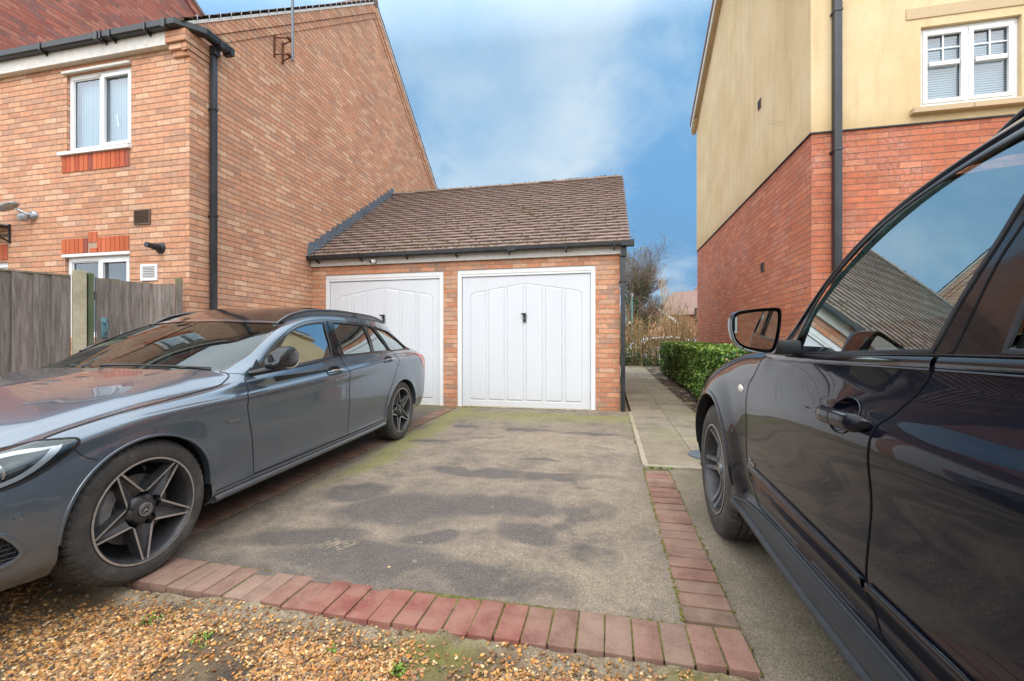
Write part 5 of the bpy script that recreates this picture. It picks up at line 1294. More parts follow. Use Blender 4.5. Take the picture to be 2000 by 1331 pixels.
    def t_at_z(self, s, z, lo=0, hi=8):
        """t on the side where the surface has height z"""
        s = np.asarray(s, float).ravel(); z = np.asarray(z, float).ravel()*np.ones_like(s); a = np.full_like(s, lo); b = np.full_like(s, hi)
        for _ in range(18):
            m = (a+b)/2; zz = self.ev(s, m)[:, 2]; k = zz < z; a = np.where(k, m, a); b = np.where(k, b, m)
        return (a+b)/2
TS = .12    # metric weight of t against s when triangulating
def densify(poly, step=.03, closed=True):
    out = []; n = len(poly)
    for i in range(n if closed else n-1):
        a, b = poly[i], poly[(i+1) % n]; L = math.hypot(a[0]-b[0], (a[1]-b[1])*TS); m = max(1, int(math.ceil(L/step)))
        for k in range(m): out.append((a[0]+(b[0]-a[0])*k/m, a[1]+(b[1]-a[1])*k/m))
    if not closed: out.append(tuple(poly[-1]))
    return out
def smooth_poly(poly, n=6, closed=False, corners=()):
    """Catmull-Rom through the points; indices in corners stay sharp"""
    P_ = [np.array(p, float) for p in poly]; N = len(P_); out = []
    for i in range(N if closed else N-1):
        p1, p2 = P_[i], P_[(i+1) % N]
        p0 = P_[i-1] if (closed or i > 0) and i not in corners else 2*p1-p2
        p3 = P_[(i+2) % N] if (closed or i+2 < N) and ((i+1) % N) not in corners else 2*p2-p1
        for k in range(n):
            t = k/n; out.append(tuple(.5*((2*p1)+(-p0+p2)*t+(2*p0-5*p1+4*p2-p3)*t*t+(-p0+3*p1-3*p2+p3)*t**3)))
    if not closed: out.append(tuple(P_[-1]))
    return out
def inside(px, py, poly):
    p = np.asarray(poly); x0, y0 = p[:, 0], p[:, 1]; x1, y1 = np.roll(x0, -1), np.roll(y0, -1); c = np.zeros(len(px), bool)
    for a, b, c_, d in zip(x0, y0, x1, y1):
        if b == d: continue
        k = ((b > py) != (d > py)) & (px < (c_-a)*(py-b)/(d-b)+a); c ^= k
    return c
def cdt_surface(body, srange, trange, loops, ns, nt, tdens=None):
    """triangulate the (s,t) domain with the loops as constraint edges; returns s,t,tris"""
    s0, s1 = srange; t0, t1 = trange; pts = []; edges = []
    def add_loop(l, closed=True):
        b = len(pts); pts.extend(l); n = len(l); edges.extend([(b+i, b+(i+1) % n) for i in range(n if closed else n-1)])
    add_loop(densify([(s0,t0),(s1,t0),(s1,t1),(s0,t1)], .03))
    for l, cl in loops:
        l = [(min(max(a, s0), s1), min(max(b, t0), t1)) for a, b in l]; add_loop(densify(l, .022, cl), cl)
    ss = np.linspace(s0, s1, ns); tt = np.linspace(t0, t1, nt) if tdens is None else np.asarray(tdens)
    G = [(a, b) for a in ss[1:-1] for b in tt[1:-1]]
    # keep grid points off the constraint lines
    A = np.array(pts)*np.array([1, TS]); g = np.array(G)*np.array([1, TS]); keep = np.ones(len(g), bool)
    for i in range(0, len(A), 400):
        d = ((g[:, None, :]-A[None, i:i+400, :])**2).sum(-1).min(1); keep &= d > .0045**2
    pts += [G[i] for i in np.nonzero(keep)[0]]
    V, E, F, *_ = geometry.delaunay_2d_cdt([Vector((a, b*TS)) for a, b in pts], edges, [], 0, 1e-6)
    V = np.array([v[:] for v in V]); V[:, 1] /= TS
    return V[:, 0], V[:, 1], np.array([f for f in F], np.int32)
def surf_mesh(name, body, s, t, tris, mat, parent, side=1, off=0.0, smooth=True, split_normals=True, fit=None):
    """mesh of the given triangles on the body surface, side=+1 left, -1 right, 0 both"""
    used = np.unique(tris); mp = -np.ones(len(s), int); mp[used] = np.arange(len(used)); T = mp[tris]
    P_ = body.ev(s[used], t[used]); N = body.nrm(s[used], t[used])
    if fit:      # glass is pressed to a simple curve: least-squares quadratic through the panel
        a_, b_, c_ = (0, 2, 1) if fit == 'side' else (0, 1, 2)
        A_ = P_[:, a_]; B_ = P_[:, b_]; a0, b0 = A_.mean(), B_.mean(); u, v = A_-a0, B_-b0
        if fit == 'side': cols = [u*0+1, u, v, u*u, u*v, v*v]; du = [0*u, 0*u+1, 0*u, 2*u, v, 0*u]; dv = [0*u, 0*u, 0*u+1, 0*u, u, 2*v]
        else: q = B_; cols = [u*0+1, u, u*u, q*q, u*q*q, u**3, q**4]; du = [0*u, 0*u+1, 2*u, 0*u, q*q, 3*u*u, 0*u]; dv = [0*u, 0*u, 0*u, 2*q, 2*u*q, 0*u, 4*q**3]
        M_ = np.stack(cols, 1); co_ = np.linalg.lstsq(M_, P_[:, c_], rcond=None)[0]; P_ = P_.copy(); P_[:, c_] = M_@co_
        gu = np.stack(du, 1)@co_; gv = np.stack(dv, 1)@co_; N = np.zeros_like(P_); N[:, a_] = -gu; N[:, b_] = -gv; N[:, c_] = 1; N /= np.linalg.norm(N, axis=1)[:, None]
    if off: P_ = P_+N*off
    # orient the triangles along the analytic normal
    fn = np.cross(P_[T[:, 1]]-P_[T[:, 0]], P_[T[:, 2]]-P_[T[:, 0]]); fl = (fn*N[T[:, 0]]).sum(1) < 0; T[fl] = T[fl][:, ::-1]
    out = []
    V, NN, TT = [], [], []; b = 0
    for sd in ([side] if side else [1, -1]):
        m = np.array([1, sd, 1]); V.append(P_*m); NN.append(N*m); TT.append((T if sd == 1 else T[:, ::-1])+b); b += len(P_)
    V = np.concatenate(V); NN = np.concatenate(NN); TT = np.concatenate(TT)
    me = np_mesh(name, V, TT, mat, smooth=True, link=False)
    if split_normals and len(me.vertices) == len(V): me.normals_split_custom_set_from_vertices([tuple(n) for n in NN])
    o = bpy.data.objects.new(name, me); COL.objects.link(o); o.parent = parent; return o
def ribbon(name, body, line, width, mat, parent, side=1, off=.0012, closed=False, thick=0.0, profile=None, build=True, mb=None):
    """flat or domed strip that follows a line on the surface"""
    l = densify(line, .02, closed); n = len(l); a = np.array(l); P_ = body.ev(a[:, 0], a[:, 1]); N = body.nrm(a[:, 0], a[:, 1])
    if closed: T = np.roll(P_, -1, 0)-np.roll(P_, 1, 0)
    else: T = np.gradient(P_, axis=0)
    T /= np.linalg.norm(T, axis=1)[:, None]+1e-12; B = np.cross(N, T); w = width/2
    if thick: pr = [(-w, -.002), (-w*.9, thick*.75), (-w*.45, thick), (w*.45, thick), (w*.9, thick*.75), (w, -.002)]
    else: pr = [(-w, 0), (w, 0)]
    m = np.array([1, side, 1]); V = []
    for (u, h) in pr: V.append((P_+B*u+N*(h+off))*m)
    V = np.stack(V, 1).reshape(-1, 3); k = len(pr); F = []
    for i in range(n if closed else n-1):
        for j in range(k-1): q = ((i+1) % n); f = (i*k+j, i*k+j+1, q*k+j+1, q*k+j); F.append(f)
    own = mb is None; mb = mb or MB(); mb.add([tuple(p) for p in V], F)
    if own: return mb.build(name, mat, parent, smooth=True, angle=60, uv=False)
def flange(mb, body, line, depth, side=1, closed=True, dirv=None):
    """turned-in lip along an opening"""
    l = densify(line, .02, closed); a = np.array(l); P_ = body.ev(a[:, 0], a[:, 1]); m = np.array([1, side, 1]); n = len(l)
    D = np.array(dirv or (0, -1, 0)); V = [tuple(p) for p in P_*m]+[tuple(p) for p in (P_+D*depth)*m]
    mb.add(V, [(i, (i+1) % n, n+(i+1) % n, n+i) for i in range(n if closed else n-1)])
# C-segment estate and large SUV: lengthwise lines of (s from front axle rearwards, y half width, z height)
BA = Body([
 [(-0.86,0.3,0.24),(-0.8,0.5,0.2),(-0.66,0.68,0.195),(-0.5,0.775,0.2),(-0.35,0.82,0.2),(0,0.83,0.205),(2.8,0.83,0.215),(3.4,0.798,0.25),(3.7,0.675,0.28),(3.9,0.54,0.31)],
 [(-0.86,0.33,0.3),(-0.8,0.53,0.27),(-0.66,0.735,0.26),(-0.5,0.835,0.26),(-0.35,0.87,0.265),(0,0.875,0.265),(0.5,0.878,0.262),(2.3,0.878,0.272),(2.8,0.87,0.28),(3.4,0.858,0.3),(3.7,0.755,0.32),(3.9,0.58,0.34)],
 [(-0.86,0.34,0.36),(-0.8,0.54,0.34),(-0.66,0.75,0.33),(-0.5,0.85,0.325),(-0.35,0.885,0.322),(0,0.885,0.322),(0.5,0.872,0.318),(2.3,0.872,0.325),(2.8,0.885,0.33),(3.4,0.878,0.36),(3.7,0.785,0.38),(3.9,0.61,0.4)],
 [(-0.86,0.35,0.46),(-0.8,0.55,0.45),(-0.66,0.755,0.44),(-0.5,0.86,0.46),(-0.35,0.898,0.5),(0,0.902,0.55),(0.5,0.893,0.55),(1.2,0.89,0.56),(2.3,0.893,0.57),(2.8,0.903,0.57),(3.4,0.893,0.57),(3.7,0.815,0.56),(3.9,0.64,0.56)],
 [(-0.86,0.35,0.56),(-0.8,0.54,0.56),(-0.66,0.74,0.56),(-0.5,0.85,0.59),(-0.35,0.885,0.636),(0,0.896,0.702),(0.5,0.894,0.702),(1.2,0.892,0.712),(2.3,0.892,0.762),(2.8,0.896,0.792),(3.4,0.884,0.774),(3.7,0.82,0.74),(3.9,0.65,0.72)],
 [(-0.86,0.34,0.6),(-0.8,0.52,0.61),(-0.66,0.72,0.63),(-0.5,0.83,0.675),(-0.35,0.8675,0.719),(0,0.89,0.778),(0.4,0.895,0.793),(0.6,0.893,0.795),(1.2,0.89,0.823),(2.63,0.885,0.903),(3.2,0.869,0.913),(3.4,0.8647,0.9027),(3.7,0.815,0.86),(3.9,0.66,0.8)],
 [(-0.86,0.33,0.62),(-0.8,0.5,0.63),(-0.66,0.7,0.655),(-0.5,0.81,0.7),(-0.35,0.8505,0.7325),(0,0.877,0.784),(0.4,0.88,0.801),(0.6,0.877,0.807),(1.2,0.871,0.839),(2.63,0.865,0.913),(3.2,0.853,0.926),(3.4,0.841,0.927),(3.7,0.805,0.885),(3.9,0.66,0.82)],
 [(-0.86,0.32,0.63),(-0.8,0.49,0.64),(-0.66,0.685,0.665),(-0.5,0.79,0.708),(-0.35,0.822,0.748),(0,0.838,0.806),(0.4,0.842,0.836),(0.6,0.843,0.864),(1.2,0.838,0.896),(2.63,0.828,0.952),(3.2,0.814,0.958),(3.4,0.808,0.95),(3.7,0.785,0.9),(3.9,0.66,0.835)],
 [(-0.86,0.3,0.64),(-0.8,0.47,0.65),(-0.66,0.66,0.675),(-0.5,0.755,0.715),(-0.35,0.782,0.75),(0,0.788,0.812),(0.3,0.79,0.842),(0.5,0.795,0.865),(0.58,0.8,0.885),(0.68,0.812,0.899),(1.1,0.815,0.925),(1.73,0.812,0.965),(2.6,0.795,0.978),(3.1,0.775,0.985),(3.3,0.772,0.985),(3.55,0.7565,0.965),(3.7,0.735,0.92),(3.9,0.64,0.845)],
 [(-0.86,0.26,0.6545),(-0.8,0.4,0.6698),(-0.66,0.57,0.7003),(-0.5,0.655,0.744),(-0.35,0.68,0.7811),(0,0.7,0.8485),(0.3,0.71,0.8848),(0.5,0.735,0.9043),(0.6,0.775,0.905),(0.68,0.795,0.92),(0.8,0.785,0.965),(1.0,0.768,1.01),(1.3,0.752,1.06),(1.7,0.748,1.11),(2.4,0.735,1.12),(2.9,0.71,1.116),(3.2,0.69,1.0872),(3.4,0.665,1.04),(3.55,0.63,0.996),(3.7,0.58,0.942),(3.9,0.4,0.856)],
 [(-0.86,0.2,0.6735),(-0.8,0.3,0.6893),(-0.66,0.42,0.726),(-0.5,0.49,0.774),(-0.35,0.51,0.8104),(0,0.54,0.8814),(0.3,0.57,0.9193),(0.5,0.64,0.9359),(0.6,0.72,0.925),(0.68,0.77,0.935),(0.8,0.745,0.992),(0.95,0.715,1.082),(1.1,0.688,1.162),(1.25,0.665,1.222),(1.4,0.648,1.262),(1.7,0.632,1.298),(2.1,0.625,1.307),(2.5,0.615,1.292),(2.9,0.598,1.2683),(3.2,0.582,1.2139),(3.4,0.56,1.1225),(3.55,0.53,1.0333),(3.7,0.46,0.959),(3.9,0.3,0.8645)],
 [(-0.86,0.1,0.689),(-0.8,0.15,0.7053),(-0.66,0.22,0.7484),(-0.5,0.25,0.797),(-0.35,0.26,0.8328),(0,0.28,0.9045),(0.3,0.3,0.943),(0.42,0.36,0.955),(0.5,0.44,0.962),(0.6,0.53,0.985),(0.8,0.55,1.066),(0.95,0.552,1.13),(1.1,0.552,1.194),(1.25,0.55,1.252),(1.4,0.547,1.3),(1.55,0.545,1.334),(1.7,0.543,1.354),(2.1,0.54,1.368),(2.5,0.53,1.358),(2.9,0.51,1.3518),(3.2,0.49,1.3101),(3.4,0.46,1.1975),(3.55,0.42,1.0668),(3.7,0.33,0.971),(3.9,0.18,0.8705)],
 [(-0.86,0.0,0.695),(-0.8,0.0,0.7137),(-0.66,0.0,0.7576),(-0.5,0,0.808),(-0.35,0,0.8439),(0,0,0.9161),(0.3,0,0.956),(0.42,0,0.972),(0.5,0,1.0),(0.6,0,1.046),(0.8,0,1.13),(0.95,0,1.192),(1.1,0,1.25),(1.25,0,1.302),(1.4,0,1.345),(1.55,0,1.38),(1.7,0,1.402),(2.1,0,1.425),(2.5,0,1.415),(2.9,0,1.41),(3.2,0,1.362),(3.4,0,1.245),(3.55,0,1.09),(3.7,0,0.98),(3.9,0,0.875)],
])
BB = Body([
 [(-0.92,0.35,0.3),(-0.8,0.62,0.26),(-0.6,0.8,0.26),(-0.35,0.86,0.3),(0,0.86,0.31),(2.9,0.86,0.31),(3.5,0.8,0.36),(3.9,0.55,0.42),(3.99,0.4,0.45)],
 [(-0.92,0.38,0.36),(-0.8,0.66,0.33),(-0.6,0.86,0.33),(-0.35,0.925,0.345),(0,0.945,0.345),(0.5,0.945,0.345),(1.3,0.945,0.33),(2.5,0.945,0.335),(2.9,0.945,0.35),(3.5,0.88,0.42),(3.9,0.62,0.47),(3.99,0.45,0.5)],
 [(-0.92,0.39,0.42),(-0.8,0.68,0.4),(-0.6,0.88,0.4),(-0.35,0.94,0.4),(0,0.955,0.4),(0.5,0.94,0.392),(1.3,0.938,0.392),(2.5,0.938,0.395),(2.9,0.955,0.42),(3.5,0.89,0.48),(3.9,0.64,0.52),(3.99,0.46,0.55)],
 [(-0.92,0.4,0.5),(-0.8,0.69,0.48),(-0.6,0.89,0.47),(-0.35,0.95,0.47),(0,0.963,0.47),(0.42,0.955,0.46),(0.62,0.918,0.448),(1.3,0.912,0.448),(2.4,0.915,0.45),(2.9,0.962,0.48),(3.5,0.9,0.54),(3.9,0.66,0.58),(3.99,0.47,0.6)],
 [(-0.92,0.41,0.58),(-0.8,0.7,0.56),(-0.6,0.895,0.56),(-0.35,0.955,0.56),(0,0.966,0.56),(0.42,0.957,0.55),(0.62,0.932,0.545),(1.3,0.932,0.538),(2.4,0.934,0.54),(2.9,0.966,0.56),(3.5,0.905,0.62),(3.9,0.67,0.65),(3.99,0.47,0.66)],
 [(-0.92,0.41,0.68),(-0.8,0.69,0.68),(-0.6,0.88,0.7),(-0.35,0.945,0.73),(0,0.965,0.76),(0.42,0.955,0.74),(0.65,0.938,0.73),(1.3,0.94,0.74),(2.4,0.942,0.74),(2.9,0.966,0.77),(3.5,0.9,0.8),(3.9,0.68,0.8),(3.99,0.46,0.8)],
 [(-0.92,0.4,0.74),(-0.8,0.67,0.76),(-0.6,0.86,0.8),(-0.35,0.92,0.84),(0,0.945,0.875),(0.42,0.938,0.88),(0.7,0.934,0.895),(1.3,0.9451,0.918),(1.6,0.948,0.927),(2.4,0.948,0.94),(2.9,0.953,0.945),(3.5,0.89,0.95),(3.9,0.67,0.94),(3.99,0.44,0.93)],
 [(-0.92,0.38,0.77),(-0.8,0.64,0.8),(-0.6,0.83,0.845),(-0.35,0.895,0.885),(0,0.918,0.93),(0.42,0.916,0.955),(0.7,0.918,0.966),(1.3,0.9237,0.968),(1.6,0.924,0.968),(2.4,0.924,0.975),(2.9,0.926,0.98),(3.5,0.87,0.99),(3.9,0.66,0.97),(3.99,0.42,0.95)],
 [(-0.92,0.35,0.79),(-0.8,0.6,0.825),(-0.6,0.78,0.875),(-0.35,0.845,0.9269),(0,0.868,0.993),(0.3,0.872,1.036),(0.55,0.876,1.0557),(0.75,0.884,1.0663),(1.0,0.8869,1.072),(1.3,0.8831,1.082),(1.7,0.88,1.095),(2.4,0.875,1.11),(2.9,0.864,1.125),(3.3,0.847,1.14),(3.6,0.82,1.14),(3.9,0.64,1.05),(3.99,0.4,0.97)],
 [(-0.92,0.3,0.8),(-0.8,0.52,0.84),(-0.6,0.68,0.893),(-0.35,0.745,0.9475),(0,0.765,1.02),(0.3,0.77,1.067),(0.55,0.79,1.0857),(0.72,0.855,1.085),(0.85,0.8641,1.14),(1.0,0.8466,1.2),(1.3,0.8264,1.28),(1.7,0.813,1.33),(2.4,0.803,1.35),(2.9,0.788,1.35),(3.3,0.773,1.34),(3.6,0.745,1.28),(3.9,0.58,1.1),(3.99,0.35,0.98)],
 [(-0.92,0.22,0.81),(-0.8,0.38,0.85),(-0.6,0.5,0.905),(-0.35,0.55,0.9625),(0,0.57,1.038),(0.3,0.6,1.087),(0.55,0.7,1.1057),(0.72,0.83,1.105),(0.85,0.825,1.218),(1.0,0.797,1.337),(1.15,0.775,1.43),(1.3,0.757,1.506),(1.5,0.738,1.555),(1.7,0.728,1.5826),(2.0,0.72,1.592),(2.5,0.71,1.59),(3.0,0.695,1.565),(3.3,0.68,1.525),(3.6,0.64,1.42),(3.9,0.5,1.15),(3.99,0.28,0.99)],
 [(-0.92,0.12,0.815),(-0.8,0.2,0.855),(-0.6,0.26,0.912),(-0.35,0.28,0.9705),(0,0.3,1.048),(0.3,0.33,1.098),(0.55,0.45,1.1237),(0.72,0.62,1.15),(0.85,0.66,1.258),(1.0,0.67,1.372),(1.15,0.665,1.467),(1.3,0.66,1.553),(1.5,0.655,1.622),(1.7,0.65,1.6526),(2.0,0.645,1.665),(2.5,0.635,1.665),(3.0,0.62,1.64),(3.3,0.6,1.6),(3.6,0.56,1.49),(3.9,0.42,1.18),(3.99,0.2,1.0)],
 [(-0.92,0.0,0.815),(-0.8,0.0,0.858),(-0.6,0.0,0.916),(-0.35,0.0,0.9755),(0,0.0,1.055),(0.3,0,1.11),(0.55,0.0,1.1537),(0.72,0.0,1.22),(0.85,0,1.313),(1.0,0,1.422),(1.15,0,1.515),(1.3,0,1.603),(1.5,0,1.678),(1.7,0,1.7066),(2.0,0,1.72),(2.5,0,1.722),(3.0,0,1.7),(3.3,0,1.66),(3.6,0,1.55),(3.9,0,1.21),(3.99,0,1.0)],
])
BB.flare = [(.005, .375, .43, .60, .016), (2.935, .375, .43, .60, .016)]; BA.flare = [(-.004, .328, .355, .46, .006), (2.843, .328, .355, .46, .006)]
# ---------------------------------------------------------------- car materials
def paint_mat(name, base, metal, rough, dirt=.5, dcol=(.17,.145,.115), zr=(.25,.75), coat=1.0, flake=.05, spec=.5, ior=1.5, crough=.05):
    t = NT(name); L = t.loc(); sep = t.n('ShaderNodeSeparateXYZ', {0: L})
    n = t.noise(2.2, 6, .62, vec=t.map(L, (1,1,1.6))); f = t.noise(28, 5, .7, vec=L); g = t.noise(900, 1, .5, vec=L)
    streak = t.noise(5, 4, .6, vec=t.map(L, (2.2, 1, .35)))
    z = sep.outputs[2]
    low = t.ramp(t.math('DIVIDE', t.math('SUBTRACT', z, zr[0]), zr[1]-zr[0]), [(0, 1), (.35, .62), (1, .12)])
    m = t.math('MULTIPLY', low, t.ramp(t.math('ADD', t.math('MULTIPLY', n, .45), t.math('MULTIPLY', streak, .55)), [(.32, .25), (.66, 1)]))
    m = t.math('MULTIPLY', m, t.ramp(f, [(.25, .6), (.7, 1)])); m = t.math('MULTIPLY', m, dirt, clamp=True)
    c = t.mix(1.0, (*base, 1), t.ramp(g, [(.3, 1-flake*4), (.7, 1+flake*4)]), 'MULTIPLY')
    c = t.mix(m, c, (*dcol, 1))
    spot = t.math('MULTIPLY', t.ramp(t.vor(60, vec=L, out=0), [(.10, .5), (.16, 0)]), t.ramp(n, [(.5, 0), (.6, 1)]))
    c = t.mix(t.math('MULTIPLY', spot, dirt), c, (.33,.29,.24,1))
    bs = t.bsdf(c, t.mixf(m, rough, .8), t.mixf(m, metal, 0.0), t.bump(f, .01, .001), **{'Coat Weight': t.mixf(m, coat, .1), 'Coat Roughness': t.mixf(t.math('MULTIPLY', f, .6), .004, crough), 'Coat IOR': ior, 'Specular IOR Level': spec})
    return t.out(bs)
M['paint_grey'] = paint_mat('grey_metallic_paint', (.100,.142,.190), .72, .22, .78, (.135,.115,.092), (.22,.85), ior=1.6)
M['paint_black'] = paint_mat('black_paint', (.0030,.0040,.0095), .0, .30, .03, (.045,.038,.030), (.35,1.0), flake=.02, coat=1.0, spec=.05, ior=1.35, crough=.008)
M['gloss_black'] = plain('gloss_black_trim', (.008,.008,.010), .12, var=.1, **{'Coat Weight': .6})
M['satin_black'] = plain('satin_black_plastic', (.016,.018,.021), .42, var=.2, scale=40, bump=.15)
M['sill_black'] = plain('satin_sill_plastic', (.020,.026,.033), .38, var=.15, scale=30, bump=.1)
M['chrome'] = plain('chrome', (.78,.79,.80), .12, 1.0, var=.05)
M['dark_chrome'] = plain('dark_chrome', (.16,.17,.19), .16, .9, var=.05)
M['rim_silver'] = plain('machined_rim', (.44,.42,.39), .38, .6, var=.18, scale=50)
M['rim_dark'] = plain('grey_rim_paint', (.060,.060,.064), .38, .4, var=.3, scale=25)
M['rim_grey'] = plain('silver_rim_paint', (.23,.24,.26), .30, .7, var=.25, scale=25)
M['brake'] = plain('brake_disc', (.16,.155,.15), .45, .8, var=.25, scale=60)
M['caliper'] = plain('caliper_grey', (.20,.20,.20), .5, .3, var=.2)
M['dark_void'] = plain('wheel_well', (.010,.010,.010), .95, var=.3, scale=30, bump=.3)
M['gap'] = plain('panel_gap', (.004,.004,.005), .8, var=.1)
M['shell_grey'] = plain('mirror_shell_grey', (.040,.045,.050), .28, .5, var=.2, scale=20)
M['interior_grey'] = plain('interior_grey', (.16,.18,.18), .7, var=.1)
M['interior_black'] = plain('interior_black', (.020,.021,.023), .75, var=.15)
M['red_lens'] = plain('red_lens', (.45,.012,.018), .12, var=.05, **{'Coat Weight': 1.0})
M['mirror'] = plain('mirror_glass', (.74,.88,.86), .01, 1.0, var=.0, bump=0)
def tyre_mat():
    t = NT('tyre_rubber'); L = t.loc(); n = t.noise(9, 6, .7, vec=L); f = t.noise(140, 3, .7, vec=L)
    c = t.ramp(n, [(.3, (.024,.024,.025)), (.55, (.055,.051,.046)), (.72, (.12,.105,.085))]); c = t.mix(1.0, c, t.ramp(f, [(.3, .7), (.7, 1.2)]), 'MULTIPLY')
    v = t.ramp(t.vor(120, vec=L, out=0), [(.10, .5), (.16, 0)]); sel = t.ramp(t.n('ShaderNodeSeparateColor', {0: t.vor(120, vec=L, out=1)}).outputs[0], [(.80, 0), (.84, 1)])
    c = t.mix(t.math('MULTIPLY', v, sel), c, (.32,.25,.15,1))
    return t.out(t.bsdf(c, .72, 0, t.bump(f, .3, .002)))
M['tyre'] = tyre_mat()
def car_glass(name, tint, dens=0, base=.16, k=1.7):
    t = NT(name); fr = t.n('ShaderNodeFresnel', {'IOR': 1.52}).outputs[0]; L = t.loc(); n = t.noise(3, 5, .6, vec=L)
    g = t.n('ShaderNodeBsdfGlossy', {'Color': (.86,.97,1,1), 'Roughness': .0}).outputs[0]
    tr = t.n('ShaderNodeBsdfTransparent', {'Color': (*tint, 1)}).outputs[0]
    m = t.n('ShaderNodeMixShader', {0: t.math('ADD', t.math('MULTIPLY', fr, k), base, clamp=True), 1: tr, 2: g}).outputs[0]
    d = t.n('ShaderNodeBsdfDiffuse', {'Color': (.40,.38,.34,1)}).outputs[0]
    return t.out(t.n('ShaderNodeMixShader', {0: t.math('MULTIPLY', t.ramp(n, [(.35, .0), (.75, 1)]), .035), 1: m, 2: d}).outputs[0])
M['glass_clear'] = car_glass('car_glass', (.55,.78,.75), base=.38, k=1.9); M['glass_privacy'] = car_glass('privacy_glass', (.10,.12,.125), base=.26)
M['glass_screen'] = car_glass('windscreen_glass', (.42,.58,.56), base=.04, k=.85)
M['lens_clear'] = car_glass('lamp_lens', (.93,.95,.96), base=.01)

def part(name, parent, loc=(0,0,0)):
    o = bpy.data.objects.new(name, None); COL.objects.link(o); o.parent = parent; o.location = loc; o.empty_display_size = .05; return o

# ---------------------------------------------------------------- wheels
def tyre_mesh(parent, r, w, rr, seed=1):
    """tyre with tread blocks; axis y, outer face at +y = 0"""
    mb = MB(); h = r-rr
    prof = [(rr-.004, -.018), (rr+.004, -.010), (rr+h*.18, -.003), (rr+h*.45, 0), (rr+h*.70, -.004), (r-.020, -.012), (r-.009, -.021), (r-.003, -.034)]
    tre = [(r, -.042)]; x = -.042; n = 5; bw = (w-.084)/n
    for i in range(n):
        a = -.042-bw*i; tre += [(r, a), (r, a-bw+.009)]+([(r-.008, a-bw+.008), (r-.008, a-bw+.001)] if i < n-1 else [])
    prof += tre[1:]; prof += [(r-.003, -w+.034), (r-.009, -w+.021), (r-.020, -w+.012), (rr+h*.5, -w), (rr+h*.18, -w+.003), (rr-.004, -w+.018)]
    N = 216; V = []; F = []
    sip = 2
    for k in range(N):
        a = 2*pi*k/N
        for i, (q, y) in enumerate(prof):
            shoulder = (-.060 < y < -.018) or (-w+.018 < y < -w+.06); q2 = q
            if k % 4 == 0 and q > r-.012 and (y < -.019) and (y > -w+.019): q2 = q-(.0065 if shoulder else .006)
            tw = (y+w/2)*.35 if q > r-.012 else 0
            V.append((q2*cos(a+tw*.0), y, q2*sin(a+tw*.0)))
    m = len(prof)
    for k in range(N):
        j = (k+1) % N
        for i in range(m-1): F.append((k*m+i, k*m+i+1, j*m+i+1, j*m+i))
    mb.add(V, F); return mb.build('tyre', M['tyre'], parent, smooth=True, angle=28, uv=False)
